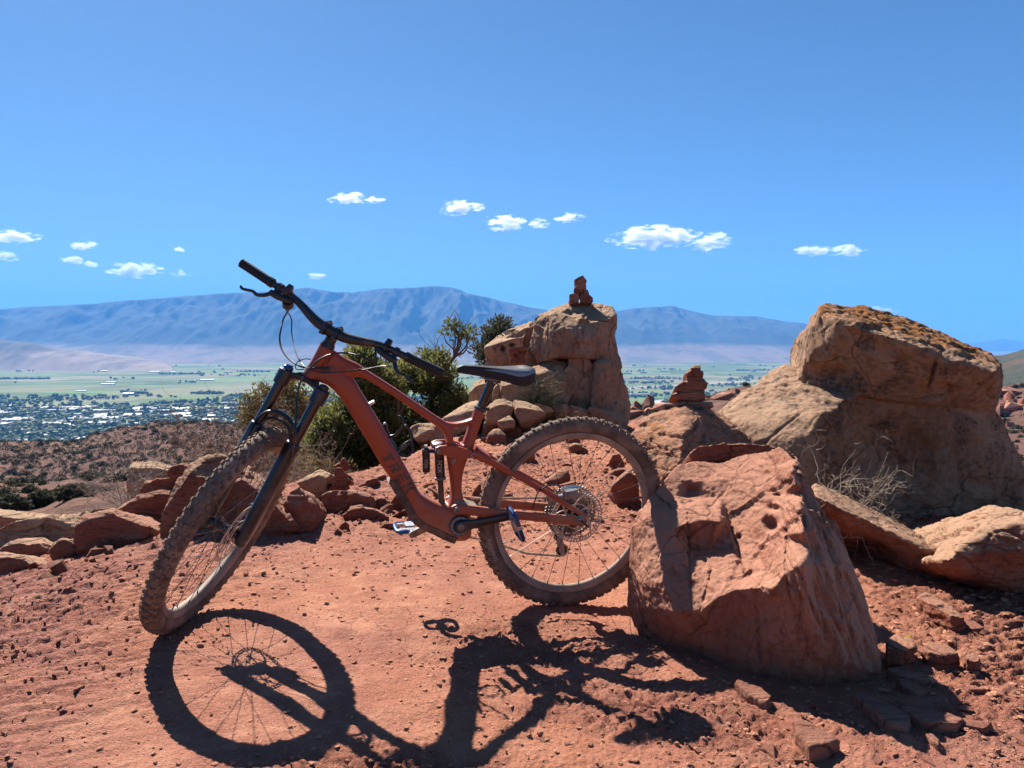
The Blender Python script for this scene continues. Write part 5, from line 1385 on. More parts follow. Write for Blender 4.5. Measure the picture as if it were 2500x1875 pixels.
# ---- cassette, derailleur, chain
mb = MB()
cogs = [(.104, -.018), (.090, -.0215), (.077, -.025), (.066, -.0285), (.057, -.032), (.049, -.0355), (.042, -.039), (.036, -.0425), (.030, -.046), (.025, -.0495)]
for r_, y in cogs:
    n = int(r_ * 2 * math.pi / .0127) * 2
    th = np.linspace(0, 2 * math.pi, n * 2, endpoint=False)
    rr = r_ + np.where((np.arange(n * 2) // 2) % 2 == 0, .0025, -.002)
    o = np.c_[rr * np.cos(th), 0 * th, rr * np.sin(th)]; i_ = np.c_[(r_ - .012) * np.cos(th), 0 * th, (r_ - .012) * np.sin(th)]
    m_ = len(th)
    mb.rings([i_ + [0, y - .001, 0], o + [0, y - .001, 0], o + [0, y + .001, 0], i_ + [0, y + .001, 0]], closed_path=True)
    for k in range(5):
        t = 2 * math.pi * k / 5 + r_ * 8
        mb.tube([[.016 * math.cos(t), y, .016 * math.sin(t)], [(r_ - .010) * math.cos(t), y, (r_ - .010) * math.sin(t)]], .0028, 5)
mb.lathe([(-.054, .016), (-.015, .018)], [0, 0, 0], [0, 1, 0], 20)
part('cassette', mb, M_DARKSTEEL, smooth=False)
dl = link('derailleur', None, parent=bike)
hang = np.array([-.012, -.062, -.032])
mb = MB(); mb.box(hang + [0, 0, 0], [.014, .010, .016]); mb.box(hang + [-.010, -.004, -.028], [.013, .013, .024], _ry(.35)); mb.box(hang + [.006, .012, -.048], [.020, .010, .012], _ry(-.3)); part('body', mb, M_DARKSTEEL, dl)
for j, (c, rj) in enumerate((([.030, -.040, -.105], .022), ([.014, -.040, -.165], .024))):
    mb = MB(); mb.lathe([(-.0035, rj * .9), (-.002, rj), (.002, rj), (.0035, rj * .9)], c, [0, 1, 0], 26); part('jockey_wheel', mb, M_BLACK, dl)
for y in (-.047, -.033):
    mb = MB(); mb.tube([[.036, y, -.088], [.030, y, -.112], [.016, y, -.165], [.010, y, -.184]], [.010, .013, .014, .006], 6)
    mb.xf(lambda v, y=y: np.c_[v[:, 0], y + (v[:, 1] - y) * .14, v[:, 2]]); part('cage_plate', mb, M_STEEL, dl)
BBX, BBZ = 0.452, -0.022
ch = MB()
cr = .066      # chainring
loop = []
for a in np.linspace(R(95), R(-90), 16): loop.append([BBX + cr * math.cos(a), -.050, BBZ + cr * math.sin(a)])
loop += [[.30, -.046, -.125], [.16, -.042, -.175], [.02, -.040, -.190]]
for a in np.linspace(R(-100), R(-215), 8): loop.append([.014 + .024 * math.cos(a), -.040, -.165 + .024 * math.sin(a)])
for a in np.linspace(R(-60), R(50), 6): loop.append([.030 + .022 * math.cos(a), -.039, -.105 + .022 * math.sin(a)])
for a in np.linspace(R(-80), R(-268), 16): loop.append([.049 * math.cos(a), -.0355, .049 * math.sin(a)])
loop = np.array(loop)
seg = np.r_[loop, loop[:1]]; dd = np.r_[0, np.cumsum(np.linalg.norm(np.diff(seg, axis=0), axis=1))]
nl = int(dd[-1] / .0127)
ss = np.linspace(0, dd[-1], nl, endpoint=False)
pp = np.c_[[np.interp(ss, dd, seg[:, k]) for k in range(3)]].T
for i in range(nl):
    a, b = pp[i], pp[(i + 1) % nl]
    d = b - a; L = np.linalg.norm(d); d /= L; n_ = np.cross(d, [0, 1, 0]); n_ /= np.linalg.norm(n_)
    w_ = .0032 if i % 2 else .0018
    for s in (-1, 1): ch.box((a + b) / 2 + [0, s * w_, 0], [L * .62, .0006, .0042 if i % 2 else .0036], np.c_[d, [0, 1, 0], n_])
    ch.box(a, [.0025, .0035, .0025], np.c_[d, [0, 1, 0], n_])
part('chain', ch, M_CHAIN, smooth=False)
mb = MB()
n = 64; th = np.linspace(0, 2 * math.pi, n, endpoint=False); rr = cr + np.where(np.arange(n) % 2, .002, -.003)
o = np.c_[BBX + rr * np.cos(th), 0 * th - .050, BBZ + rr * np.sin(th)]; i_ = np.c_[BBX + .048 * np.cos(th), 0 * th - .050, BBZ + .048 * np.sin(th)]
mb.rings([i_ - [0, .0015, 0], o - [0, .0015, 0], o + [0, .0015, 0], i_ + [0, .0015, 0]], closed_path=True)
for k in range(4):
    t = k * math.pi / 2 + .4; mb.tube([[BBX, -.05, BBZ], [BBX + .055 * math.cos(t), -.05, BBZ + .055 * math.sin(t)]], .007, 6)
part('chainring', mb, M_DARKSTEEL, smooth=False)

# ---- cranks and pedals
pn = bl(*Z2(772, 1300), .085); pf = bl(*Z5(395, 1490), -.085)
mb = MB()
mb.lathe([(.046, .036), (.050, .0385), (.056, .0385), (.058, .036), (.058, .030), (.055, .029)], [BBX, 0, BBZ], [0, 1, 0], 48)
motor = part('motor_cover', mb, M_BLACK)
mb = MB()
for k in range(36):
    t = 2 * math.pi * k / 36
    mb.box([BBX + .031 * math.cos(t), .0575, BBZ + .031 * math.sin(t)], [.0042, .0012, .0007], _ry(-t))
part('cover_ticks', mb, M_WHITEPRINT, motor, smooth=False)
crk = link('crankset', None, parent=bike)
for y0, y1, p_, nm, mt in ((.062, .083, pn, 'crank_arm', M_BLACK), (-.062, -.083, pf, 'crank_arm', simple_mat('dusty_crank', (0.02, 0.02, 0.02), .4, 0, .85, 20, (0.36, 0.24, 0.17)))):
    p_ = np.array([p_[0], 0, p_[2]]); c0 = np.array([BBX, 0, BBZ]); d = p_ - c0; L = np.linalg.norm(d); d /= L; nr = np.array([-d[2], 0, d[0]])
    mb = MB(); up, lo, yy = [], [], []
    for s, h in ((-.018, .012), (-.010, .019), (0, .021), (.02, .021), (.05, .0165), (.10, .014), (L - .012, .0135), (L, .0135), (L + .010, .010), (L + .0135, .004)):
        up.append(c0 + d * s + nr * h); lo.append(c0 + d * s - nr * h); yy.append(y0 + (y1 - y0) * min(max(s / L, 0), 1))
    loft3(mb, np.array(up), np.array(lo), [.0085] * len(up), np.array(yy), 16, 3.2)
    part(nm, mb, mt, crk)
    mb = MB(); sg = 1 if y1 > 0 else -1
    mb.lathe([(0, .0125), (.009, .0125), (.010, .009), (.010, .004)], [BBX, y0 + sg * .003, BBZ], [0, sg, 0], 20); part('axle_cap', mb, M_DARKSTEEL, crk)
def pedal(cx, cz, y, ang, roll=0):
    pd = link('pedal', None, parent=bike)
    sg = 1 if y > 0 else -1
    def T_(v): return (np.asarray(v) @ (_rx(roll) @ _ry(ang)).T) + np.array([cx, y + sg * .010, cz])
    mb = MB(); mb.tube([[0, 0, 0], [0, sg * .105, 0]], .0065, 10); part('spindle', mb.xf(T_), M_STEEL, pd)
    yc = sg * .060
    for s in (-1, 1):
        mb = MB(); mb.tube(catmull([[s * .010, yc - .048, 0], [s * .040, yc - .046, 0], [s * .052, yc - .030, 0], [s * .052, yc + .030, 0], [s * .040, yc + .046, 0], [s * .010, yc + .048, 0]], 24), .0078, 8)
        mb.xf(lambda v: np.c_[v[:, 0], v[:, 1], v[:, 2] * 1.0]); part('platform_rail', mb.xf(T_), M_BLUE, pd)
    mb = MB()
    for s in (-1, 1):
        mb.box([s * .022, yc - .03, 0], [.022, .006, .006]); mb.box([s * .022, yc + .03, 0], [.022, .006, .006])
    mb.box([0, yc, 0], [.013, .046, .0075]); part('platform_core', mb.xf(T_), M_STEEL, pd)
    mb = MB()
    for s in (-1, 1):
        for k in (-.034, -.012, .012, .034):
            mb.tube([[s * .050, yc + k, -.011], [s * .050, yc + k, .011]], .0016, 6)
    part('pins', mb.xf(T_), M_STEEL, pd)
    mb = MB(); mb.box([0, yc, .0095], [.016, .018, .003]); mb.tube([[-.018, yc - .014, .011], [-.024, yc, .015], [-.018, yc + .014, .011]], .002, 6); mb.tube([[.018, yc - .014, .011], [.026, yc, .014], [.018, yc + .014, .011]], .002, 6)
    part('clip', mb.xf(T_), M_STEEL, pd)
pedal(pn[0], pn[2], .090, R(-68))
pedal(pf[0], pf[2], -.090, R(2))

# ---- seat post, clamp, saddle
sc0, sc1 = bl(*Z5(1005, 365)), bl(*Z5(1108, 118))
pdv = sc1 - sc0; Lp = np.linalg.norm(pdv); pdv /= Lp
mb = MB(); mb.lathe([(-.006, .0205), (-.004, .0222), (.006, .0222), (.008, .0195)], sc0, pdv, 24); mb.box(sc0 + np.array([-.026, 0, .001]), [.007, .006, .006]); part('seat_clamp', mb, M_BLACK)
mb = MB(); mb.lathe([(-.02, .0158), (Lp * .70, .0158), (Lp * .72, .0168), (Lp * .80, .0168), (Lp * .81, .0152), (Lp * .95, .0152), (Lp * 1.0, .018)], sc0, pdv, 24); part('seat_post', mb, M_STANCHION)
mb = MB(); mb.box(sc1 + np.array([-.004, 0, .008]), [.024, .020, .007]); mb.box(sc1 + np.array([-.004, 0, .019]), [.020, .023, .004]); mb.tube([sc1 + [.022, 0, -.004], sc1 + [.024, 0, .03]], .004, 8); mb.tube([sc1 + [-.028, 0, -.004], sc1 + [-.03, 0, .03]], .004, 8); part('post_head', mb, M_BLACK)
sad = link('saddle', None, parent=bike)
n0, n1 = bl(*Z2(368, 138)), bl(*Z2(948, 155))
def saddle_pt(s, t):
    """s along nose to tail 0..1, t across -1..1, returns top surface"""
    hw = np.interp(s, [0, .04, .15, .35, .55, .75, .9, .97, 1], [.006, .016, .020, .024, .036, .062, .070, .058, .040])
    x = n0[0] + (n1[0] - n0[0]) * s
    z = n0[2] + (n1[2] - n0[2]) * s + np.interp(s, [0, .06, .2, .5, .75, .92, 1], [-.004, .006, .006, .003, .004, .008, .004])
    drop = np.interp(s, [0, .2, .5, .8, 1], [.012, .016, .020, .030, .022])
    return x, hw * np.sin(t * math.pi / 2), z - drop * np.abs(t) ** 2.6 - .006 * np.exp(-(t / .22) ** 2) * (1 if .25 < s < .85 else .3)
def saddle_shell(t0, t1, lift, thick):
    mb = MB(); rs = []
    tt = np.linspace(t0, t1, 15)
    for s in np.linspace(0, 1, 36):
        top = [np.array(saddle_pt(s, t)) + [0, 0, lift] for t in tt]
        dep = np.interp(s, [0, .06, .3, .6, .85, .96, 1], [.006, .017, .020, .026, .036, .030, .012]) * thick
        bot = [np.array([q[0], q[1] * .90, min(q[2], top[len(top) // 2][2]) - dep * (.55 + .45 * abs(t))]) for q, t in zip(top[::-1], tt[::-1])]
        rs.append(np.array(top + bot))
    return mb.rings(rs)
part('cover', saddle_shell(-1, 1, 0, 1.0), M_RUBBER, sad)
M_SADSHEEN = simple_mat('saddle_sky_sheen', (0.16, 0.17, 0.19), 0.28, 0, 0.05, 18, spec=0.6)  # sky reflection on the saddle's sides, put in as a grey colour patch
for sg in (1, -1):
    mb = MB()
    rows = []
    for s in np.linspace(.34, .97, 26):
        a_, b_ = np.interp(s, [.34, .55, .75, .9, .97], [.86, .66, .52, .55, .70]), np.interp(s, [.34, .55, .72, .85, .97], [.90, .93, .99, .97, .86])
        rows.append([np.array(saddle_pt(s, sg * t)) + [0, sg * .0006, .0012] for t in np.linspace(a_, b_, 7)])
    mb.add(np.array(rows).reshape(-1, 3), [(i * 7 + j, i * 7 + j + 1, (i + 1) * 7 + j + 1, (i + 1) * 7 + j) for i in range(25) for j in range(6)])
    part('side_sheen', mb, M_SADSHEEN, sad)
for sg in (1, -1):
    mb = MB(); a = saddle_pt(.22, 0); b = saddle_pt(.86, 0)
    mb.tube(catmull([[a[0], sg * .008, a[2] - .022], [a[0] - .030, sg * .016, a[2] - .030], [sc1[0] + .03, sg * .021, sc1[2] + .0135], [sc1[0] - .035, sg * .021, sc1[2] + .0125], [b[0] + .01, sg * .030, b[2] - .032]], 22), .0034, 8)
    part('rail', mb, M_DARKSTEEL, sad)

# ---- bottle cage on the down tube
cg = link('bottle_cage', None, parent=bike)
d0, d1 = bl(*Z5(150, 590)), bl(*Z5(265, 745))
mb = MB(); a = bl(*Z5(148, 500)); mb.tube(catmull([a, bl(*Z5(165, 570)), bl(*Z5(200, 640)), bl(*Z5(255, 735)), bl(*Z5(275, 770))], 16), [.006] * 16, 8); part('spine', mb, M_BLACK, cg)
mb = MB(); mb.lathe([(0, .004), (.004, .005), (.006, .003)], a, [0.4, 0, .9], 10); part('bolt', mb, M_STEEL, cg)
A1 = [bl(*Z5(*q), o) for q, o in (((195, 610), .004), ((245, 595), .018), ((285, 545), .030), ((312, 490), .034), ((300, 445), .030), ((265, 424), .020))]
mb = MB(); mb.tube(catmull(A1, 24), np.interp(np.linspace(0, 1, 24), [0, .8, 1], [.0052, .0048, .003]), 8); mb.xf(lambda v: v); part('near_arm', mb, M_BLACK, cg)
A2 = [bl(*Z5(*q), o) for q, o in (((265, 730), .000), ((310, 715), -.02), ((360, 670), -.034), ((392, 610), -.036), ((375, 560), -.034), ((330, 505), -.026))]
mb = MB(); mb.tube(catmull(A2, 24), .0045, 8); part('far_arm', mb, M_BLACK, cg)
A3 = [bl(*Z5(*q), o) for q, o in (((268, 725), .006), ((300, 690), .016), ((350, 655), .010), ((370, 645), -.006), ((330, 680), -.002), ((285, 722), .002))]
mb = MB(); mb.tube(catmull(A3, 24), .0026, 8); part('loop', mb, M_BLACK, cg)
A4 = [bl(*Z5(*q), o) for q, o in (((385, 640), -.03), ((388, 700), -.026), ((398, 740), -.014), ((345, 790), .0), ((280, 770), .004))]
mb = MB(); mb.tube(catmull(A4, 24), .0042, 8); part('foot', mb, M_BLACK, cg)

# ---- fork
fk = link('fork', None, parent=bike)
LEG = .068
for sg in (1, -1):
    mb = MB(); mb.tube([sp_(.30, .040, sg * LEG), sp_(.53, .040, sg * LEG)], .0182, 22); part('stanchion', mb.xf(steer), M_STANCHION, fk)
    mb = MB()
    mb.lathe([(-.028, .008), (-.026, .018), (-.010, .0205), (.03, .0222), (.20, .0245), (.33, .0262), (.352, .0262), (.358, .0235), (.36, .0205)], sp_(0, .040, sg * LEG), SU, 28)
    # arch foot merges into the lower
    part('lower_leg', mb.xf(steer), M_BLACK, fk)
    mb = MB(); mb.lathe([(.505, .0185), (.507, .0255), (.545, .0262), (.556, .0255), (.560, .020), (.561, .016)], sp_(0, .040, sg * LEG), SU, 26); part('crown_socket', mb.xf(steer), M_BLACK, fk)
    mb = MB(); mb.lathe([(.560, .0165), (.570, .0165), (.573, .013), (.575, .008)], sp_(0, .040, sg * LEG), SU, 18)
    if sg < 0: mb.box(sp_(.5735, .040, sg * LEG), [.019, .006, .004], np.c_[SF, [0, 1, 0], SU])
    part('top_cap', mb.xf(steer), M_BLUE if sg < 0 else M_BLACK, fk)
    mb = MB(); mb.lathe([(0, .0115), (.006, .0115), (.0075, .008)], sp_(-.002, .042, sg * (LEG + .016)), [0, sg, 0], 18); part('axle_end', mb.xf(steer), M_DARKSTEEL, fk)
mb = MB()
cw = [(-LEG - .004, .536, .040, .017, .022), (-LEG * .7, .545, .030, .016, .022), (-.03, .556, .008, .016, .026), (0, .560, .0, .016, .029), (.03, .556, .008, .016, .026), (LEG * .7, .545, .030, .016, .022), (LEG + .004, .536, .040, .017, .022)]
cw = catmull(np.array(cw), 30)
a = np.linspace(0, 2 * math.pi, 16, endpoint=False)
mb.rings([np.array([sp_(u + hu * math.sin(t), f + hf * math.cos(t), y) for t in a]) for y, u, f, hu, hf in cw]); part('crown', mb.xf(steer), M_BLACK, fk)
mb = MB(); mb.tube([sp_(.55, 0, 0), sp_(.568, 0, 0)], [.027, .0275], 24); part('lower_headset', mb.xf(steer), M_BLACK, fk)
mb = MB()   # arch, bowed forward over the tyre
ar = catmull(np.array([(-LEG, .325, .058), (-LEG * 1.02, .365, .064), (-LEG * .86, .402, .070), (-LEG * .45, .424, .074), (0, .430, .075), (LEG * .45, .424, .074), (LEG * .86, .402, .070), (LEG * 1.02, .365, .064), (LEG, .325, .058)]), 46)
mb.rings([np.array([sp_(u + hu * math.sin(t), f + hf * math.cos(t), y) for t in a]) for (y, u, f), hu, hf in zip(ar, np.interp(np.linspace(0, 1, 46), [0, .2, .5, .8, 1], [.016, .0085, .0075, .0085, .016]), np.interp(np.linspace(0, 1, 46), [0, .2, .5, .8, 1], [.016, .015, .014, .015, .016]))]); part('arch', mb.xf(steer), M_BLACK, fk)
mb = MB()
ar2 = catmull(np.array([(-LEG, .300, .052), (-LEG * .93, .350, .056), (-LEG * .6, .392, .058), (0, .406, .058), (LEG * .6, .392, .058), (LEG * .93, .350, .056), (LEG, .300, .052)]), 30)
mb.tube([sp_(u, f, y) for y, u, f in ar2], .0055, 8); part('arch_brace', mb.xf(steer), M_BLACK, fk)
mb = MB(); mb.tube([sp_(0, .044, -LEG - .012), sp_(0, .044, LEG + .012)], .0085, 14); part('thru_axle', mb.xf(steer), M_BLACK, fk)
# calipers
def caliper(pts_fn, parent, nm='brake_caliper'):
    mb = MB(); mb.box([0, 0, 0], [.030, .0095, .013]); mb.box([0, .016, 0], [.026, .007, .015]); mb.box([0, -.014, 0], [.024, .006, .014]); mb.box([-.036, .008, -.006], [.010, .010, .008]); mb.box([.036, .008, -.006], [.010, .010, .008]); mb.lathe([(0, .008), (.006, .0085), (.008, .006)], [.008, .022, 0], [0, 1, 0], 14)
    mb.xf(pts_fn); return part(nm, mb, M_DARKSTEEL, parent, smooth=False)
rotc = np.c_[SU, [0, 1, 0], -SF]
caliper(lambda v: steer(np.asarray(v) @ rotc.T + sp_(.075, -.016 + .002, .045)), fk)
mb = MB(); mb.box(sp_(.045, .018, .060), [.010, .008, .022], rotc); mb.box(sp_(.105, .018, .060), [.010, .008, .022], rotc); part('caliper_mount', mb.xf(steer), M_BLACK, fk, smooth=False)
cq = bl(*Z2(1240, 1110), .05)
rr_ = _ry(R(8))
caliper(lambda v: np.asarray(v) @ rr_.T + np.array([cq[0] + .004, .050, cq[2] - .004]), bike, 'rear_brake_caliper')
mb = MB(); c = bl(*Z2(1240, 1090), .05); mb.tube(catmull([[c[0] + .034, .062, c[2] - .01], [c[0] + .026, .064, c[2] + .012], [c[0] - .03, .064, c[2] + .010], [c[0] - .036, .062, c[2] - .03]], 18), .0055, 8); part('caliper_body', mb, M_STEEL)
# rear axle end
mb = MB(); mb.lathe([(0, .0165), (.003, .0165), (.004, .012), (.010, .0115), (.012, .009), (.013, .004)], [0, .078, 0], [0, 1, 0], 22); axle = part('rear_axle', mb, M_DARKSTEEL)
mb = MB(); a = np.array([0, .090, 0]); mb.tube([a, a + [-.032, .004, -.028]], [.0045, .0035], 8); part('axle_lever', mb, M_BLACK, axle)

# ---- cockpit
ck = link('cockpit', None, parent=bike)
mb = MB(); mb.tube([sp_(.683, 0, 0), sp_(.700, 0, 0)], [.0262, .0225], 24); part('headset_cap', mb.xf(steer), M_BLACK, ck)
mb = MB(); mb.tube([sp_(.698, 0, 0), sp_(.752, 0, 0)], [.0195, .0185], 24); mb.lathe([(.752, .0185), (.756, .0165), (.757, .006)], SA, SU, 20); part('steerer_clamp', mb.xf(steer), M_BLACK, ck)
BU, BF = .742, .043
mb = MB(); mb.tube([sp_(.728, .008, 0), sp_(.738, BF - .012, 0)], [.019, .022], 18); part('stem', mb.xf(steer), M_BLACK, ck)
for sg in (1, -1):
    mb = MB(); mb.tube([sp_(BU, BF, sg * .013), sp_(BU, BF, sg * .029)], .0228, 24); part('bar_clamp', mb.xf(steer), M_BLACK, ck)
    mb = MB(); mb.box(sp_(BU + .016, BF - .018, sg * .021), [.007, .007, .008], np.c_[SF, [0, 1, 0], SU]); mb.box(sp_(BU - .016, BF + .018, sg * .021), [.007, .007, .008], np.c_[SF, [0, 1, 0], SU]); mb.lathe([(0, .0045), (.01, .005)], sp_(BU + .018, BF - .014, sg * .021), SU, 10); part('clamp_bolt', mb.xf(steer), M_BLACK, ck)
def bar_pt(y):
    a = abs(y)
    rise = np.interp(a, [0, .045, .085, .13, .17, .20, .39], [0, 0, .010, .027, .036, .039, .048])
    back = np.interp(a, [0, .06, .20, .39], [0, .001, .009, .036])
    up = np.array([-math.cos(R(72)), 0, math.sin(R(72))]); fw = np.array([math.sin(R(72)), 0, math.cos(R(72))])
    return sp_(BU, BF, y) + up * rise - fw * back
ys = np.linspace(-.388, .388, 90)
yk = np.array([bar_pt(y) for y in ys])
k = np.hanning(9); k /= k.sum()
for c_ in (0, 2): yk[:, c_] = np.convolve(np.pad(yk[:, c_], 4, mode='edge'), k, 'valid')
mb = MB(); mb.tube(yk, np.interp(np.abs(ys), [0, .05, .15, .4], [.0174, .0174, .0125, .0111]), 18); part('handlebar', mb.xf(steer), M_BLACK, ck)
def barat(y): return np.array([np.interp(y, ys, yk[:, j]) for j in range(3)])
for sg in (1, -1):
    mb = MB(); yy = np.linspace(.262, .390, 34)
    rad = .0158 + .0005 * np.cos(np.arange(34) * 2.2); rad[-1] = .0135; rad[0] = .0148
    mb.tube([barat(sg * y) for y in yy], rad, 20); part('grip', mb.xf(steer), M_RUBBER, ck)
    mb = MB(); mb.tube([barat(sg * .253), barat(sg * .266)], .0172, 18); part('grip_collar', mb.xf(steer), M_BLACK, ck)
    mb = MB(); mb.tube([barat(sg * .390), barat(sg * .3925)], [.0145, .012], 16); part('grip_end', mb.xf(steer), M_BLACK, ck)
    # brake lever: clamp, body, blade
    lv = link('brake_lever', None, parent=bike)
    c = barat(sg * .222)
    fwd = np.array([math.cos(R(-35)), 0, math.sin(R(-35))])        # points forward and down
    upn = np.array([-fwd[2], 0, fwd[0]])
    inb = np.array([0, -sg, 0.0])
    mb = MB(); mb.tube([barat(sg * .214), barat(sg * .230)], .0172, 18); mb.box(c + fwd * .019, [.008, .008, .010], np.c_[fwd, [0, 1, 0], upn]); part('clamp', mb.xf(steer), M_BLACK, lv)
    mb = MB(); b0 = c + fwd * .030 - inb * .012; mb.tube(catmull([b0 - inb * .006, b0 + inb * .02, b0 + inb * .050 + fwd * -.003, b0 + inb * .074 + fwd * -.008], 12), np.interp(np.linspace(0, 1, 12), [0, .3, .8, 1], [.0095, .0125, .0105, .006]), 12); part('reservoir_body', mb.xf(steer), M_BLACK, lv)
    mb = MB(); h0 = b0 - inb * .004 + fwd * .008
    mb.tube(catmull([h0, h0 + fwd * .014 - inb * .012, h0 + fwd * .024 - inb * .030, h0 + fwd * .020 - inb * .048, h0 + fwd * .026 - inb * .066, h0 + fwd * .030 - inb * .082, h0 + fwd * .024 - inb * .092], 26), np.interp(np.linspace(0, 1, 26), [0, .15, .5, .9, 1], [.0075, .0068, .0052, .0050, .0035]), 10)
    part('blade', mb.xf(steer), M_BLACK, lv)
    # shifter (right) or remote (left)
    mb = MB(); s0 = barat(sg * .188)
    mb.tube([barat(sg * .182), barat(sg * .194)], .0168, 16); mb.box(s0 + np.array([.004, 0, .020]), [.012, .009, .009], _ry(.4)); mb.box(s0 - upn * .022 - fwd * .004, [.014, .014, .008], np.c_[fwd, [0, 1, 0], upn])
    if sg < 0:
        mb.lathe([(-.012, .016), (.010, .019), (.014, .014)], s0 + fwd * .022 - upn * .022 + inb * .012, -upn, 18)
        mb.box(s0 - upn * .036 - fwd * .010 - inb * .010, [.020, .008, .004], np.c_[fwd, [0, 1, 0], upn])
    part('shifter' if sg < 0 else 'remote', mb.xf(steer), M_BLACK, ck, smooth=True, angle=30)

# ---- hoses and cables (run between steered points and the frame)
def S_(p): return steer(np.asarray(p)[None])[0]
def Bpt(px, py, off): return bl(px, py, off)
def ZB(x, y): return (550 + x / 3.6867, 620 + y / 3.6867)
def lever_end(sg):
    c = barat(sg * .222); fwd = np.array([math.cos(R(-35)), 0, math.sin(R(-35))]); inb = np.array([0, -sg, 0.0])
    return [S_(c + fwd * .030 + inb * .050), S_(c + fwd * .022 + inb * .066)]
def hose(name, pts, r=.0031, mat=M_CABLE):
    mb = MB(); mb.tube(catmull(pts, 48), r, 8); part(name, mb, mat)
rb = S_(barat(-.165) + np.array([.03, 0, -.04])); lb = S_(barat(.165) + np.array([.03, 0, -.03]))
port = bl(*Z3(560, 522), .03)
hose('brake_hose', lever_end(-1) + [bl(*ZB(530, 570), -.225), bl(*ZB(500, 680), -.20), bl(*ZB(490, 780), -.17), bl(*ZB(520, 880), -.12), bl(*ZB(600, 970), -.05), bl(*ZB(700, 1020), .02), bl(*ZB(790, 1028), .035), bl(*ZB(905, 1030), .030)])
hose('shift_cable', [S_(barat(-.188) + np.array([.02, 0, -.03])), bl(*ZB(560, 525), -.225), bl(*ZB(597, 590), -.20), bl(*ZB(597, 700), -.16), bl(*ZB(620, 830), -.10), bl(*ZB(660, 940), -.03), bl(*ZB(720, 1020), .03), bl(*ZB(800, 1050), .045), bl(*ZB(870, 1068), .050), bl(*ZB(990, 1065), .055), bl(*ZB(1130, 1050), .06), bl(*ZB(1230, 1035), .06), bl(*ZB(1330, 1020), .075)], .0022)
hose('ferrule', [bl(*ZB(560, 525), -.225), bl(*ZB(585, 560), -.212), bl(*ZB(597, 595), -.20)], .0029, M_STEEL)
hose('front_brake_hose', lever_end(1) + [bl(*ZB(1340, 960), .13), bl(*ZB(1200, 915), .10), bl(*ZB(1060, 890), .07), bl(*ZB(930, 910), .06), bl(*ZB(820, 970), .055), bl(*ZB(740, 1060), .055), bl(*ZB(680, 1150), .06), bl(*ZB(650, 1250), .08), bl(*ZB(640, 1400), .13), bl(*ZB(632, 1560), .17), bl(*ZB(632, 1640), .18), S_(sp_(.26, .012, LEG + .018)), S_(sp_(.16, .004, LEG + .012)), S_(sp_(.10, -.006, .062))])
hose('dropper_cable', [bl(*ZB(1500, 1015), .15), bl(*ZB(1400, 1010), .11), bl(*ZB(1280, 1035), .075), bl(*ZB(1170, 1050), .055), bl(*ZB(1000, 1065), .048), bl(*ZB(860, 1062), .045), bl(*ZB(740, 1040), .03), bl(*ZB(650, 1040), .0), bl(*ZB(630, 1010), -.015), bl(*ZB(660, 965), -.02), bl(*ZB(720, 945), -.02), bl(*ZB(770, 950), -.028)], .0018)
hose('rear_brake_hose', [bl(*Z2(950, 1235), .066), bl(*Z2(965, 1180), .074), bl(*Z2(990, 1120), .078), bl(*Z2(1050, 1065), .07), bl(*Z2(1120, 1055), .066), bl(*Z2(1170, 1065), .062)], .0024)
# ================================================================== small stones on the dirt
def unit_stone(seed, flat=.55):
    rng = np.random.RandomState(seed)
    p = rng.normal(size=(14, 3)); p /= np.linalg.norm(p, axis=1)[:, None]
    p *= rng.uniform(.75, 1, (14, 1)); p *= [1, .75, flat]
    me = hull_mesh(p)
    return me
STONES = [unit_stone(k, f) for k, f in enumerate((.35, .5, .6, .3, .45, .7, .4, .55))]
for me in STONES:
    me.materials.append(M_GROUND); finish_mesh(me, False)
FARSTONES = []
for me in STONES:
    m2 = me.copy(); m2.materials.clear(); m2.materials.append(M_RED); FARSTONES.append(m2)
rng = np.random.RandomState(11)
def stone_at(x, y, s, label, group):
    me = STONES[rng.randint(len(STONES))]
    o = link('loose_stone', me, None, None, label, 'stone', group)
    o.location = (x, y, float(ground_z(np.array([x]), np.array([y]))[0]) - s * .05)
    o.rotation_euler = (rng.uniform(-.3, .3), rng.uniform(-.3, .3), rng.uniform(0, 6.28))
    o.scale = (s, s, s * rng.uniform(.7, 1.1))
def region_stones(n, x0, x1, y0, y1, smin, smax, label, group):
    for _ in range(n):
        x, y = rng.uniform(x0, x1), rng.uniform(y0, y1)
        s = smin + (smax - smin) * rng.uniform() ** 2.5
        stone_at(x, y, s, label, group)
region_stones(22, -2.0, -0.75, 1.9, 3.6, .010, .030, 'small red stone on the flaky dirt left of the front wheel', 'stones left of the front wheel')
region_stones(34, -.05, .85, 1.75, 2.45, .010, .036, 'small red stone among the clods in front of the rear wheel shadow', 'stones in front of the rear wheel')
region_stones(34, .95, 2.3, 1.75, 3.0, .012, .042, 'small red stone on the dirt right of the leaning boulder', 'stones right of the boulder')
region_stones(16, -.7, .3, 2.6, 4.4, .008, .028, 'small red stone on the dirt behind the bike', 'stones behind the bike')
region_stones(46, -.4, 1.4, 4.2, 7.2, .02, .075, 'loose red stone on the dirt slope up to the outcrop', 'stones on the dirt slope')
def unit_shard(seed):
    r_ = np.random.RandomState(seed); k = r_.randint(4, 7)
    a = np.sort(r_.uniform(0, 6.28, k)); p = np.c_[np.cos(a), np.sin(a) * r_.uniform(.45, .8)] * r_.uniform(.7, 1, (k, 1))
    me = hull_mesh(np.vstack([np.c_[p, np.full(k, -.10)], np.c_[p * .9, np.full(k, .10) + r_.uniform(-.03, .03, k)]])); me.materials.append(M_SHARD); finish_mesh(me, False)
    return me
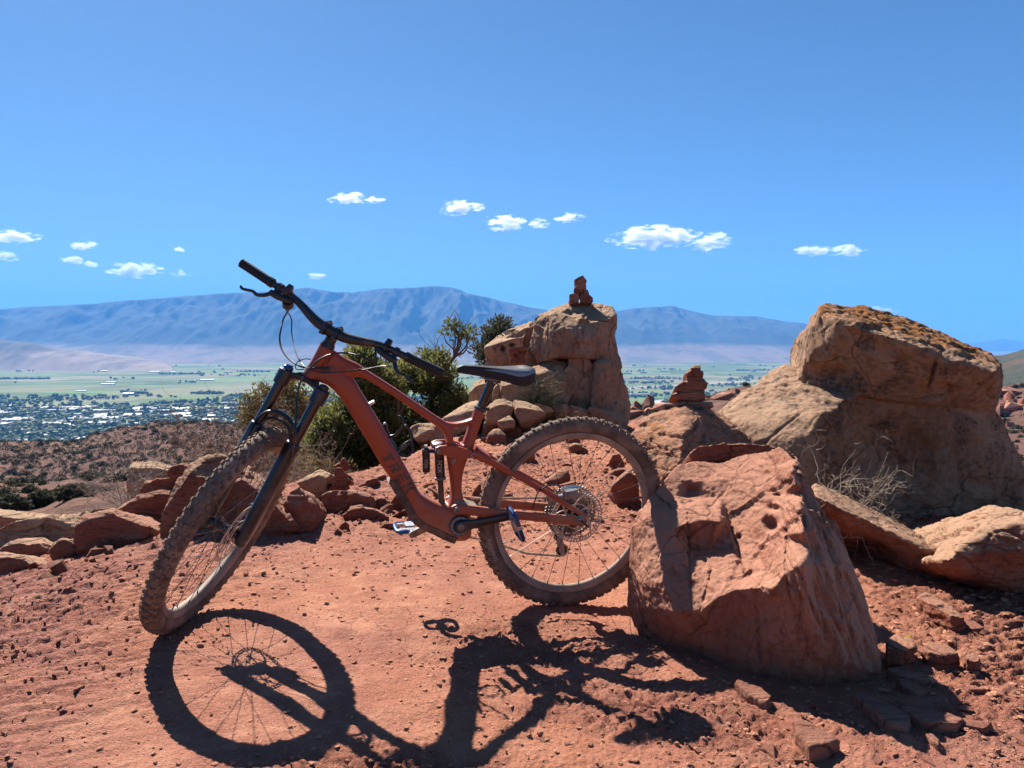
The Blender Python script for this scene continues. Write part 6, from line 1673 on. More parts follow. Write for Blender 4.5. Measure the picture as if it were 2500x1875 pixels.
M_SHARD = rock_material('shale_shard', (0.22, 0.085, 0.058), (0.30, 0.122, 0.080), (0.37, 0.175, 0.115), .0, 0, scale=3, cracks=0)
SHARDS = [unit_shard(k) for k in range(10)]
def shards(n, x0, x1, y0, y1, smin, smax, label, group):
    k = 0
    while k < n:
        x, y = rng.uniform(x0, x1), rng.uniform(y0, y1)
        if x > .55 and x < 1.35 and y > 2.15 and y < 3.1: continue
        s = smin + (smax - smin) * rng.uniform() ** 2.2
        o = link('rock_shard', SHARDS[rng.randint(10)], None, None, label, 'stone', group)
        o.location = (x, y, float(ground_z(np.array([x]), np.array([y]))[0]) + s * .06)
        o.rotation_euler = (rng.normal() * .14, rng.normal() * .14, rng.uniform(0, 6.28)); o.scale = (s, s, s)
        k += 1
shards(70, 1.0, 2.4, 1.75, 3.2, .015, .075, 'thin angular shard of red shale on the dirt right of the boulder', 'shale shards right of the boulder')
shards(36, .2, 1.1, 1.72, 2.2, .012, .05, 'thin angular shard of red shale in front of the boulder', 'shale shards in front of the boulder')
shards(50, -2.3, -1.0, 1.9, 3.9, .012, .055, 'thin angular shard of maroon shale left of the front wheel', 'shale shards on the left')
shards(40, -.8, 1.2, 3.9, 6.8, .03, .13, 'flat red shard on the dirt slope behind the bike', 'shards on the dirt slope')
# angular rubble along the rim and round the feet of the rocks
_rim = catmull(np.array([(-2.7, 3.1), (-2.1, 3.35), (-1.75, 3.75), (-1.3, 4.1), (-.8, 4.2), (-.35, 4.4), (0, 4.7)]), 60)
for k in range(75):
    q = _rim[rng.randint(60)]; s_ = .02 + .07 * rng.uniform() ** 2
    o = link('rubble_stone', FARSTONES[rng.randint(8)], None, None, 'broken red stone in the rubble between the left rim rocks', 'stone', 'rubble between the rim rocks')
    x, y = q[0] + rng.normal() * .22, q[1] + rng.normal() * .16
    o.location = (x, y, float(ground_z(np.array([x]), np.array([y]))[0]) + s_ * .15); o.scale = (s_, s_, s_); o.rotation_euler = tuple(rng.uniform(-.5, .5, 2)) + (rng.uniform(0, 6.28),)
# gravel and clods, far too many to count
def gravel():
    rngs = np.random.RandomState(5)
    n = 26000
    x = rngs.uniform(-2.6, 2.9, n * 3); y = 1.6 + 5.5 * rngs.uniform(0, 1, n * 3) ** 1.5
    rm = rough_mask(x, y); cl = perlin(np.c_[x * 3, y * 3, 0 * x + 2]) * .6 + .5
    keep = rngs.uniform(0, 1, n * 3) < np.clip(rm * 1.1 * np.clip(cl, 0, 1) + .10, 0, 1) * (edge_dist(x, y) < .1)
    x, y = x[keep][:n], y[keep][:n]
    n = len(x)
    z = ground_z(x, y)
    s = .0028 + .013 * rngs.uniform(0, 1, n) ** 4.0 + .014 * (rngs.uniform(0, 1, n) < .06 * (x > .9))
    s *= np.clip(.8 + .25 * (y - 2), .8, 1.8)
    tv, tf = [], []
    for k in range(6):
        me = unit_stone(50 + k, (.6, .35, .22, .5, .25, .3)[k])
        v = np.empty(len(me.vertices) * 3); me.vertices.foreach_get('co', v); tv.append(v.reshape(-1, 3))
        tf.append(np.array([list(p.vertices) for p in me.polygons])); bpy.data.meshes.remove(me)
    V, Fc, base = [], [], 0
    for i in range(n):
        k = i % 6; a = rngs.uniform(0, 6.28); c, sn = math.cos(a), math.sin(a)
        v = tv[k] * s[i]; v = np.c_[v[:, 0] * c - v[:, 1] * sn, v[:, 0] * sn + v[:, 1] * c, v[:, 2]]
        V.append(v + [x[i], y[i], z[i] + s[i] * .2]); Fc.append(tf[k] + base); base += len(v)
    me = mesh_fast('gravel', np.concatenate(V), np.concatenate(Fc), False)
    link('gravel', me, M_GROUND, None, 'reddish gravel and crumbs strewn over the dirt', 'gravel', kind='stuff')
gravel()

# ================================================================== junipers and shrubs
def leaf_material(name, a, b, c, tr=0.25):
    n = Nodes(name)
    nz = n.noise(3.5, 4, .6)
    oi = n.n('ShaderNodeObjectInfo')
    col = n.ramp(nz, [(.3, a), (.5, b), (.72, c)])
    n.color(col).rough(.7, .2)
    t = n.n('ShaderNodeBsdfTranslucent'); n.l(col, t.inputs['Color'])
    mx = n.n('ShaderNodeMixShader'); mx.inputs[0].default_value = tr
    n.l(n.bsdf.outputs[0], mx.inputs[1]); n.l(t.outputs[0], mx.inputs[2]); n.l(mx.outputs[0], n.out.inputs['Surface'])
    return n.m
M_JUN = leaf_material('juniper_green', (0.078, 0.086, 0.028), (0.138, 0.142, 0.046), (0.21, 0.198, 0.066), .5)
M_JUN2 = leaf_material('juniper_olive', (0.10, 0.080, 0.030), (0.155, 0.122, 0.042), (0.21, 0.16, 0.060), .35)
M_SAGE = leaf_material('sage_green', (0.045, 0.048, 0.028), (0.07, 0.072, 0.040), (0.105, 0.100, 0.056), .2)
M_DRY = leaf_material('dry_brown', (0.12, 0.080, 0.050), (0.18, 0.125, 0.075), (0.24, 0.175, 0.11), .15)
M_SCRUB = leaf_material('dark_scrub', (0.026, 0.028, 0.016), (0.045, 0.046, 0.024), (0.07, 0.066, 0.034), .12)
M_BARK = simple_mat('juniper_bark', (0.14, 0.095, 0.065), .9, 0, .3, 8, (0.2, 0.15, 0.11), .2)
M_TWIG = simple_mat('bare_twig', (0.30, 0.235, 0.175), .85, 0, .3, 12, (0.36, 0.29, 0.22), .2)
def sprigs(rng, C, rad, n, ln, wd, up=.5):
    """n small leaf blades about each centre"""
    m = len(C) * n
    cc = np.repeat(C, n, 0); rr = np.repeat(np.broadcast_to(rad, (len(C),)), n)
    d = rng.normal(size=(m, 3)); d /= np.linalg.norm(d, axis=1)[:, None]
    p = cc + d * (rr * rng.uniform(.35, 1, m) ** .6)[:, None] * [1, 1, .8]
    g = d * .6 + rng.normal(size=(m, 3)) * .5 + [0, 0, up]; g /= np.linalg.norm(g, axis=1)[:, None]
    s = np.cross(g, rng.normal(size=(m, 3))); s /= np.linalg.norm(s, axis=1)[:, None]
    L = (ln * rng.uniform(.6, 1.3, m))[:, None]; Wd = (wd * rng.uniform(.6, 1.3, m))[:, None]
    a = p - s * Wd * .4; b = p + s * Wd * .4; c = p + g * L * .6 + s * Wd; e = p + g * L; f = p + g * L * .6 - s * Wd
    V = np.stack([a, b, c, e, f], 1).reshape(-1, 3)
    return V, np.arange(m * 5).reshape(-1, 5)
def limb(mb, a, b, r0, r1, rng, bend=.15, n=7, seg=6):
    a, b = np.array(a, float), np.array(b, float)
    L = np.linalg.norm(b - a); t = np.linspace(0, 1, n)[:, None]
    off = rng.normal(size=3) * bend * L; off2 = rng.normal(size=3) * bend * L * .5
    p = a + (b - a) * t + off * np.sin(t * math.pi) + off2 * np.sin(t * 2 * math.pi)
    mb.tube(p, np.linspace(r0, r1, n), seg)
    return p
def juniper(name, label, group, base, trunks, blobs, mat, seed, ln=.055, wd=.010, nsp=62, clump=.105, bare=()):
    rng = np.random.RandomState(seed)
    base = np.array(base, float)
    root = link(name, None, None, None, label, 'tree', group, loc=base)
    mb = MB(); nodes = []
    for path, r0 in trunks:
        path = catmull(np.array(path, float), 22); path += .03 * rng.normal(size=path.shape) * np.linspace(0, 1, 22)[:, None]
        mb.tube(path - base, np.linspace(r0, r0 * .22, 22), 8); nodes.extend(path[5:])
    nodes = np.array(nodes)
    C = []
    for c, rad, k in blobs:
        u = rng.normal(size=(k, 3)); u /= np.linalg.norm(u, axis=1)[:, None]
        C.append(np.array(c) + u * (rng.uniform(.25, 1, (k, 1)) ** .5) * np.array(rad))
    C = np.concatenate(C)
    for c in C:
        d = np.linalg.norm(nodes - c, axis=1) + .6 * np.maximum(0, nodes[:, 2] - c[2] + .1)
        q = nodes[np.argmin(d + rng.uniform(0, .15, len(d)))]
        limb(mb, q - base, c - base, .012, .004, rng, .14, 6, 4)
    for path, r0, r1 in bare:
        pth = catmull(np.array(path, float), 14); mb.tube(pth - base, np.linspace(r0, r1, 14), 6)
        for j in range(4, 14):
            for _ in range(2):
                e = pth[j] + rng.normal(size=3) * .09 + [0, 0, .09]; limb(mb, pth[j] - base, e - base, r1 * .9, .002, rng, .2, 5, 4)
    link('trunk', mb.mesh('trunk', True, 50), M_BARK, root)
    V, Q = sprigs(rng, C - base, rng.uniform(.6, 1.25, len(C)) * clump, nsp, ln, wd)
    link('crown', mesh_fast('crown', V, Q, False), mat, root)
    return root
TG = 'junipers below the outcrop'
def pf(x, y, Y): return P(*F(x, y), Y)
def blob(x0, y0, x1, y1, Y, dy, k):
    a, b = pf(x0, y0, Y), pf(x1, y1, Y)
    c = (a + b) / 2
    return (c, (abs(b[0] - a[0]) / 2, dy, abs(a[2] - b[2]) / 2), k)
Y1 = 9.2
juniper('juniper', 'leafy green juniper with a bare topmost branch beside the outcrop', TG, pf(905, 1075, Y1), [([pf(905, 1075, Y1), pf(900, 960, Y1), pf(930, 880, Y1), pf(950, 820, Y1), pf(975, 770, Y1)], .07), ([pf(905, 1060, Y1), pf(880, 940, Y1), pf(850, 880, Y1)], .05), ([pf(920, 960, Y1), pf(990, 900, Y1 - .1), pf(1010, 860, Y1 - .1)], .045)],
        [blob(820, 770, 900, 900, Y1, .4, 48), blob(890, 755, 985, 860, Y1, .45, 59), blob(940, 840, 1025, 935, Y1 - .1, .4, 55), blob(840, 870, 960, 980, Y1, .5, 63), blob(790, 900, 900, 1010, Y1 - .2, .5, 48), blob(962, 697, 985, 722, Y1, .10, 3), blob(990, 700, 1016, 730, Y1, .10, 3)], M_JUN, 3,
        bare=[([pf(965, 800, Y1), pf(985, 760, Y1), pf(990, 725, Y1), pf(978, 705, Y1)], .022, .006), ([pf(985, 770, Y1), pf(1008, 745, Y1), pf(1004, 715, Y1)], .014, .004), ([pf(960, 810, Y1), pf(948, 775, Y1), pf(940, 755, Y1)], .010, .003)])
Y2 = 8.4
juniper('juniper', 'dense dark juniper standing behind the down tube', TG, pf(760, 1120, Y2), [([pf(760, 1120, Y2), pf(765, 1020, Y2), pf(750, 940, Y2), pf(770, 850, Y2)], .08), ([pf(760, 1080, Y2), pf(700, 980, Y2), pf(690, 900, Y2)], .05), ([pf(770, 1060, Y2), pf(830, 960, Y2), pf(850, 900, Y2)], .05)],
        [blob(730, 748, 835, 880, Y2, .5, 88), blob(655, 860, 790, 1000, Y2 - .1, .5, 104), blob(755, 850, 870, 1000, Y2, .5, 88), blob(680, 960, 800, 1050, Y2 - .2, .5, 71), blob(790, 960, 880, 1040, Y2, .5, 48), blob(810, 800, 870, 880, Y2, .4, 31)], M_JUN, 8)
Y3 = 10.5
juniper('juniper', 'thin olive-brown juniper behind the fork', TG, pf(600, 1060, Y3), [([pf(600, 1060, Y3), pf(612, 960, Y3), pf(600, 880, Y3), pf(610, 830, Y3)], .06), ([pf(605, 990, Y3), pf(560, 910, Y3), pf(545, 870, Y3)], .035), ([pf(610, 960, Y3), pf(650, 900, Y3), pf(655, 860, Y3)], .035)],
        [blob(528, 838, 600, 900, Y3, .4, 34), blob(560, 870, 640, 920, Y3, .4, 26), blob(595, 815, 650, 880, Y3, .4, 24), blob(520, 880, 570, 930, Y3, .3, 20), blob(630, 850, 690, 930, Y3, .4, 26), blob(580, 920, 660, 1000, Y3, .4, 22)], M_JUN2, 12, nsp=52, clump=.11)
Y4 = 8.9
juniper('juniper', 'scrubby bush growing over the left shoulder of the outcrop', TG, pf(1080, 800, Y4), [([pf(1080, 800, Y4), pf(1065, 740, Y4), pf(1080, 700, Y4)], .04), ([pf(1070, 770, Y4), pf(1040, 740, Y4)], .025)],
        [blob(1035, 705, 1110, 745, Y4, .3, 34), blob(1025, 735, 1075, 790, Y4 - .2, .3, 26), blob(1070, 690, 1100, 712, Y4, .2, 10)], M_SAGE, 15, nsp=34, clump=.10)
Y5 = 7.6
juniper('bushy_juniper', 'sprawling olive scrub in front of the dark juniper', TG, pf(700, 1130, Y5), [([pf(700, 1130, Y5), pf(690, 1060, Y5), pf(670, 1010, Y5)], .04), ([pf(700, 1100, Y5), pf(730, 1040, Y5)], .03)],
        [blob(640, 985, 720, 1050, Y5, .4, 26), blob(600, 960, 680, 1030, Y5 + .3, .4, 24), blob(700, 1000, 760, 1050, Y5, .3, 16)], M_JUN2, 21, nsp=36, clump=.11)

def twig_bush(name, label, base, height, spread, n, seed, mat=M_TWIG, lean=(0, 0, 0), cat='bush', r0=.0045, kids=7):
    rng = np.random.RandomState(seed); base = np.array(base, float)
    mb = MB()
    for _ in range(n):
        d = rng.normal(size=3) * [1, .7, .45] + [0, 0, .75] + np.array(lean); d /= np.linalg.norm(d)
        p = limb(mb, rng.normal(size=3) * .03 * [1, 1, 0], d * height * rng.uniform(.6, 1) * [spread, spread, 1], r0, r0 * .35, rng, .10, 8, 5)
        for k in range(kids):
            j = rng.randint(2, 8); e = p[j] + (d * .6 + rng.normal(size=3) * .8) * height * .28 * rng.uniform(.5, 1)
            q = limb(mb, p[j], e, r0 * .5, r0 * .22, rng, .14, 6, 4)
            for _k in range(4):
                j2 = rng.randint(2, 6); limb(mb, q[j2], q[j2] + rng.normal(size=3) * height * .09 + d * height * .05, r0 * .28, r0 * .16, rng, .15, 4, 3)
    return link(name, mb.mesh(name, True, 60), mat, None, label, cat, loc=base)
twig_bush('twiggy_bush', 'bare pale twiggy bush between the leaning boulder and the big boulder', P(*F(1775, 1175), 3.75), .50, .8, 14, 4, lean=(.25, 0, .15), r0=.0030, kids=7)
twig_bush('dry_bush', 'grey dried-out bush in front of the left rim rocks', P(*F(290, 1095), 4.9), .42, 1.1, 26, 5, simple_mat('grey_twig', (0.26, 0.21, 0.17), .9, 0, .2, 10, (0.32, 0.27, 0.22), .2), lean=(.15, 0, 0), r0=.0036)
twig_bush('dry_bush', 'brown leafless shrub behind the top of the front wheel', P(*F(520, 1050), 7.2), .85, 1.0, 34, 6, simple_mat('brown_twig', (0.20, 0.135, 0.085), .9, 0, .2, 10, (0.26, 0.18, 0.12), .2), lean=(-.1, 0, .1), r0=.005, kids=9)
twig_bush('dry_bush', 'tangle of pale twigs under the dark juniper', P(*F(690, 1085), 6.4), .55, 1.1, 26, 9, lean=(-.1, 0, 0), r0=.004)
twig_bush('joint_fir', 'green broom-like tuft growing on the outcrop behind the saddle', P(*F(1170, 905), 7.55), .42, .55, 46, 7, simple_mat('ephedra_stem', (0.17, 0.15, 0.075), .8, 0, .2, 10, (0.22, 0.2, 0.11), .2), lean=(0, 0, .5), r0=.0045, kids=5)

# ---- shrubs on the slopes
def shrub_mesh(seed, mat, n=34, nsp=14):
    rng = np.random.RandomState(seed)
    u = rng.normal(size=(n, 3)); u /= np.linalg.norm(u, axis=1)[:, None]; u[:, 2] = np.abs(u[:, 2]) * .95 - .1
    C = u * rng.uniform(.3, .8, (n, 1)) + [0, 0, .15]
    V, Q = sprigs(rng, C, .28, nsp, .22, .085, .3)
    me = mesh_fast('shrub', V, Q, False); me.materials.append(mat)
    return me
SHRUBS = [shrub_mesh(1, M_SCRUB), shrub_mesh(2, M_SCRUB), shrub_mesh(3, M_SAGE), shrub_mesh(4, M_SCRUB), shrub_mesh(5, M_DRY), shrub_mesh(6, M_SCRUB)]
BIGSHRUB = [shrub_mesh(7, M_SAGE, 90, 40), shrub_mesh(8, M_SAGE, 90, 40), shrub_mesh(9, M_DRY, 90, 30)]
def shrub(px, Y, s, me, label, group, sz=.85, name='shrub'):
    x = (px - W_PX / 2) / F_PX * Y
    z = float(slope_z(np.array([x]), np.array([Y]))[0])
    o = link(name, me, None, None, label, 'shrub', group)
    o.location = (x, Y, z - s * .08); o.scale = (s, s, s * sz); o.rotation_euler = (0, 0, rng.uniform(0, 6.28))
    return o
shrub(175, 24, .52, BIGSHRUB[0], 'round grey-green shrub on the red bench beyond the left rim', 'shrubs on the bench')
shrub(92, 27, .55, BIGSHRUB[1], 'dark green shrub left of the round grey-green one', 'shrubs on the bench', 1.1)
shrub(140, 30, .5, BIGSHRUB[2], 'brown dry shrub behind the two green shrubs', 'shrubs on the bench', .7)
shrub(72, 21, .40, BIGSHRUB[0], 'low pale green shrub just above the long ledge', 'shrubs on the bench', .6)
shrub(10, 26, .60, BIGSHRUB[1], 'dark shrub cut by the left frame edge', 'shrubs on the bench', .9)
shrub(245, 27, .26, BIGSHRUB[2], 'small brown tuft on the red bench', 'shrubs on the bench', .8)
shrub(205, 34, .4, BIGSHRUB[2], 'brown shrub behind the red bench', 'shrubs on the bench', .7)
cnt = 0
for k in range(190):
    px = rng.uniform(-40, 640); Y = rng.uniform(222, 298) if k % 3 else math.exp(rng.uniform(math.log(32), math.log(62)))
    near = Y < 80
    s = rng.uniform(.7, 1.45) if not near else rng.uniform(.3, .6)
    shrub(px, Y, s, SHRUBS[rng.randint(6)], 'dark juniper bush dotting the brown hillside on the left' if not near else 'green-brown bush in the hollow beyond the red bench', 'bushes on the left hillside' if not near else 'bushes in the hollow')
for k in range(45):
    px = rng.uniform(1520, 1860); Y = rng.uniform(45, 118)
    shrub(px, Y, rng.uniform(.4, .9), SHRUBS[rng.randint(6)], 'bush on the rocky rise right of the outcrop', 'bushes on the rise')
for k in range(50):
    px = rng.uniform(2380, 2560); Y = math.exp(rng.uniform(math.log(60), math.log(365)))
    shrub(px, Y, rng.uniform(.6, 1.6) * (1.6 if Y > 200 else 1), SHRUBS[rng.randint(4)], 'bush on the red slope at the right frame edge', 'bushes at the right edge')
# the rest of the scrub as one mass
def scrub_mass():
    r2 = np.random.RandomState(77)
    n = 4000
    px = np.r_[r2.uniform(-300, 900, n), r2.uniform(2350, 2700, 500)]
    Y = np.r_[r2.uniform(215, 305, n), np.exp(r2.uniform(math.log(200), math.log(1100), 500))]
    x = (px - W_PX / 2) / F_PX * Y
    z = slope_z(x, Y)
    s = r2.uniform(.3, .95, len(x)) * np.where(Y > 380, 3.0, 1)
    C = np.c_[x, Y, z + s * .35]
    V, Q = sprigs(r2, C, s, 26, .34, .14, .3)
    link('scrub', mesh_fast('scrub', V, Q, False), M_SCRUB, None, 'low juniper scrub covering the slopes', 'scrub', kind='stuff')
scrub_mass()
# rock bands on the slope at the right edge and the rise
def far_rocks():
    r3 = np.random.RandomState(9)
    for k in range(26):
        px, Y = r3.uniform(2405, 2540), r3.uniform(240, 345)
        x = (px - W_PX / 2) / F_PX * Y; z = float(slope_z(np.array([x]), np.array([Y]))[0]); s = r3.uniform(2.0, 5.5)
        o = link('cliff_block', FARSTONES[r3.randint(8)], None, None, 'red cliff block on the slope at the right frame edge', 'rock', 'cliff blocks at the right edge')
        o.location = (x, Y, z + s * .3); o.scale = (s, s, s * 1.5); o.rotation_euler = (r3.uniform(-.2, .2), r3.uniform(-.2, .2), r3.uniform(0, 6))
    for k in range(22):
        px, Y = r3.uniform(1540, 1850), r3.uniform(80, 118)
        x = (px - W_PX / 2) / F_PX * Y; z = float(slope_z(np.array([x]), np.array([Y]))[0]); s = r3.uniform(.5, 1.6)
        o = link('rise_rock', FARSTONES[r3.randint(8)], None, None, 'weathered rock on the rise right of the outcrop', 'rock', 'rocks on the rise')
        o.location = (x, Y, z + s * .2); o.scale = (s, s, s * 1.3); o.rotation_euler = (r3.uniform(-.2, .2), r3.uniform(-.2, .2), r3.uniform(0, 6))
far_rocks()
# ================================================================== valley
def row_slope(row): d = ray(W_PX / 2, row); return d[2] / d[1]
def valley_material():
    n = Nodes('valley_fields')
    v1 = n.mapping((1 / 420., 1 / 260., 1), (0, 0, .12))
    vn = n.n('ShaderNodeTexVoronoi', distance='CHEBYCHEV'); vn.inputs['Scale'].default_value = 1.0; vn.inputs['Randomness'].default_value = .75
    n.l(v1, vn.inputs['Vector'])
    sep = n.n('ShaderNodeSeparateColor'); n.l(vn.outputs['Color'], sep.inputs[0])
    c = n.ramp(sep.outputs[0], [(0.0, (0.075, 0.115, 0.026)), (.25, (0.120, 0.160, 0.040)), (.42, (0.165, 0.160, 0.060)), (.58, (0.055, 0.090, 0.022)), (.70, (0.18, 0.145, 0.085)), (.80, (0.11, 0.19, 0.035)), (.94, (0.23, 0.20, 0.12))], 'CONSTANT')
    c = n.mix(n.math('MULTIPLY', n.mask(n.noise(.0011, 4, .6, n.mapping((1, 2.0, 1))), .42, .62), .55), c, (0.185, 0.17, 0.09))
    c = n.mix(n.math('MULTIPLY', n.mask(n.noise(.006, 5, .7, n.mapping((1, 3, 1))), .5, .68), .5), c, (0.07, 0.085, 0.042))
    n.color(c).rough(.95, .1)
    return n.m
def build_valley():
    na, nr = 60, 60
    X, Yg = np.meshgrid(np.linspace(-14000, 14000, na), np.linspace(900, 12500, nr), indexing='ij')
    link('valley', mesh_from_grid('valley', np.c_[X.ravel(), Yg.ravel(), np.full(X.size, VALLEY_Z)], na, nr), valley_material(), kind='structure', label='flat valley of green and tan fields')
build_valley()
def at_row(px, row, z=VALLEY_Z):
    s = row_slope(row); Y = (z - CAM_Z) / s
    return np.array([(px - W_PX / 2) / F_PX * Y, Y, z])
# roads: pale ribbons lying on the valley floor
def ribbon(name, label, rows, width, mat, lift=.5):
    p = catmull(np.array([at_row(*r) for r in rows]), 60)
    t = np.gradient(p, axis=0); t /= np.linalg.norm(t, axis=1)[:, None]; nrm = np.c_[-t[:, 1], t[:, 0], 0 * t[:, 0]]
    V = np.stack([p - nrm * width, p + nrm * width], 1).reshape(-1, 3); V[:, 2] += lift
    link(name, mesh_from_grid(name, V, 60, 2), mat, kind='structure', label=label)
M_ROAD = simple_mat('pale_road', (0.36, 0.34, 0.31), .9, spec=.1)
ribbon('road', 'pale curving road below the rise', [(1535, 1003), (1560, 996), (1590, 985), (1620, 978), (1660, 975), (1720, 973), (1800, 962)], 26, M_ROAD)
ribbon('road', 'straight pale road across the fields', [(1500, 952), (1600, 944), (1700, 938), (1850, 930), (2000, 926)], 45, simple_mat('bare_strip', (0.30, 0.245, 0.20), .9, spec=.1), .6)

# ---- town: trees as one mass, buildings one by one
def tree_blobs(name, label, pts, seed, smin, smax, mat):
    r = np.random.RandomState(seed)
    ico = np.array([[0, 0, 1], [.89, 0, .45], [.28, .85, .45], [-.72, .53, .45], [-.72, -.53, .45], [.28, -.85, .45], [.72, .53, -.3], [-.28, .85, -.3], [-.89, 0, -.3], [-.28, -.85, -.3], [.72, -.53, -.3], [0, 0, -.7]])
    fc = np.array([[0, 1, 2], [0, 2, 3], [0, 3, 4], [0, 4, 5], [0, 5, 1], [1, 6, 2], [2, 7, 3], [3, 8, 4], [4, 9, 5], [5, 10, 1], [6, 7, 2], [7, 8, 3], [8, 9, 4], [9, 10, 5], [10, 6, 1], [6, 11, 7], [7, 11, 8], [8, 11, 9], [9, 11, 10], [10, 11, 6]])
    V, Q = [], []
    b = 0
    for p in pts:
        for _ in range(2):
            s = r.uniform(smin, smax); v = ico * r.uniform(.6, 1.15, (12, 1)) * [s, s, s * r.uniform(.8, 1.3)]
            V.append(v + p + [r.normal() * s * .7, r.normal() * s * .7, s * .75]); Q.append(fc + b); b += 12
    link(name, mesh_fast(name, np.concatenate(V), np.concatenate(Q), False), mat, None, label, 'trees', kind='stuff')
M_TOWNTREE = leaf_material('town_tree_green', (0.055, 0.080, 0.026), (0.09, 0.125, 0.038), (0.13, 0.17, 0.055), .1)
rt = np.random.RandomState(31)
def town_pts(n, px0, px1, r0, r1, freq, thr, seed):
    out = []
    while len(out) < n:
        px, row = rt.uniform(px0, px1), r0 + (r1 - r0) * rt.uniform()
        p = at_row(px, row)
        d = perlin(np.array([[p[0] * freq, p[1] * freq * .6, seed]]))[0]
        if d > thr: out.append(p)
    return out
tree_blobs('town_trees', 'dense shade trees filling the valley town', town_pts(3600, -250, 1300, 968, 1092, .004, -.16, 3.3), 1, 5.0, 10, M_TOWNTREE)
tree_blobs('field_trees', 'dark tree lines and groves among the valley fields', town_pts(420, -300, 2700, 893, 964, .0035, .22, 8.1) + town_pts(500, 1480, 2100, 925, 990, .005, .0, 5.1) +
           [at_row(px, row + rt.uniform(-.6, .6)) for a, b, row in ((390, 500, 914), (580, 660, 908), (250, 420, 900), (560, 590, 968), (375, 410, 986), (470, 545, 962), (0, 120, 926), (1550, 1640, 925), (1800, 1960, 905), (300, 360, 962)) for px in np.arange(a, b, 3.0)], 2, 5.0, 10.0, M_TOWNTREE)
M_WROOF = simple_mat('white_metal_roof', (0.205, 0.20, 0.195), .55, spec=.3)
M_WALLP = simple_mat('pale_wall', (0.24, 0.22, 0.20), .85, spec=.2)
M_BROOF = simple_mat('brown_roof', (0.19, 0.145, 0.12), .85, spec=.2)
M_GROOF = simple_mat('grey_roof', (0.26, 0.26, 0.27), .7, spec=.2)
def building_mesh(w, d, h, roof, gable):
    mb = MB(); mb.box([0, 0, h / 2], [w / 2, d / 2, h / 2])
    nw = len(mb.f)
    if gable:
        e = .6; rh = d * .16
        V = [[-w / 2 - e, -d / 2 - e, h], [w / 2 + e, -d / 2 - e, h], [w / 2 + e, d / 2 + e, h], [-w / 2 - e, d / 2 + e, h], [-w / 2 - e, 0, h + rh], [w / 2 + e, 0, h + rh]]
        mb.add(np.array(V) + [0, 0, .05], [(0, 1, 5, 4), (2, 3, 4, 5), (0, 4, 3), (1, 2, 5), (3, 2, 1, 0)])
    else:
        mb.box([0, 0, h + .55], [w / 2 + .3, d / 2 + .3, .5]); mb.box([w * .2, d * .1, h + 1.6], [2, 2, .6])
    # a band of dark windows and a door on the long sides
    nr_ = len(mb.f)
    for s in (-1, 1):
        k = max(2, int(w / 8))
        for j in range(k):
            mb.box([-w / 2 + w * (j + .5) / k, s * (d / 2 + .05), h * .55], [w / k * .25, .08, h * .18])
    me = mb.mesh('building', False)
    me.materials.append(M_WALLP); me.materials.append(roof); me.materials.append(simple_mat('dark_window', (.03, .035, .04), .2))
    mi = np.zeros(len(me.polygons), np.int32); mi[nw:nr_] = 1; mi[nr_:] = 2
    me.polygons.foreach_set('material_index', mi)
    return me
BM = {'big': [building_mesh(62, 34, 7, M_WROOF, False), building_mesh(48, 26, 6.5, M_WROOF, True), building_mesh(76, 30, 7, M_GROOF, False), building_mesh(44, 30, 8, M_WROOF, False)],
      'house': [building_mesh(17, 11, 4, M_WROOF, True), building_mesh(20, 12, 4, M_BROOF, True), building_mesh(15, 12, 5.5, M_GROOF, True), building_mesh(24, 13, 4.2, M_WROOF, True)],
      'barn': [building_mesh(34, 16, 6, M_WROOF, True), building_mesh(60, 14, 5, M_WROOF, True)]}
def building(kind, px, row, label, group, sc=1.0):
    p = at_row(px, row); me = BM[kind][rt.randint(len(BM[kind]))]
    o = link({'big': 'commercial_building', 'house': 'house', 'barn': 'barn'}[kind], me, None, None, label, 'building', group)
    o.location = p; o.rotation_euler = (0, 0, rt.choice([0, 0, 0, math.pi / 2]) + .12); o.scale = (sc, sc, sc)
def scatter_b(kind, n, px0, px1, r0, r1, label, group, sc=(1, 1)):
    for _ in range(n): building(kind, rt.uniform(px0, px1), rt.uniform(r0, r1), label, group, rt.uniform(*sc))
scatter_b('big', 26, -40, 270, 1012, 1046, 'pale flat-roofed commercial building along the town main street', 'main street buildings', (.8, 1.5))
scatter_b('big', 16, 270, 480, 996, 1020, 'white-roofed building on the far edge of town', 'far edge of town', (.7, 1.2))
scatter_b('big', 12, 540, 760, 978, 1000, 'bright roof seen through the fork and bike frame', 'roofs behind the bike', (.8, 1.3))
scatter_b('big', 10, 100, 300, 998, 1006, 'long white shed along the field edge of town', 'sheds at the field edge', (.8, 1.4))
scatter_b('house', 130, -60, 640, 985, 1084, 'small house among the shade trees of the valley town', 'houses in town', (.9, 1.5))
scatter_b('big', 6, 60, 200, 1074, 1084, 'white-roofed shed at the near edge of town above the hillside', 'near edge of town', (.6, .9))
scatter_b('barn', 15, -40, 760, 905, 965, 'white farm building out in the green fields on the left', 'farm buildings on the left', (.8, 1.4))
scatter_b('barn', 13, 1520, 2080, 905, 950, 'white farm building in the fields between outcrop and big boulder', 'farm buildings on the right', (.8, 1.4))
building('big', 1562, 968, 'long low white building beside the curving road', None, 1.5)
building('big', 1590, 974, 'smaller pale building in front of the long low one', None, .8)

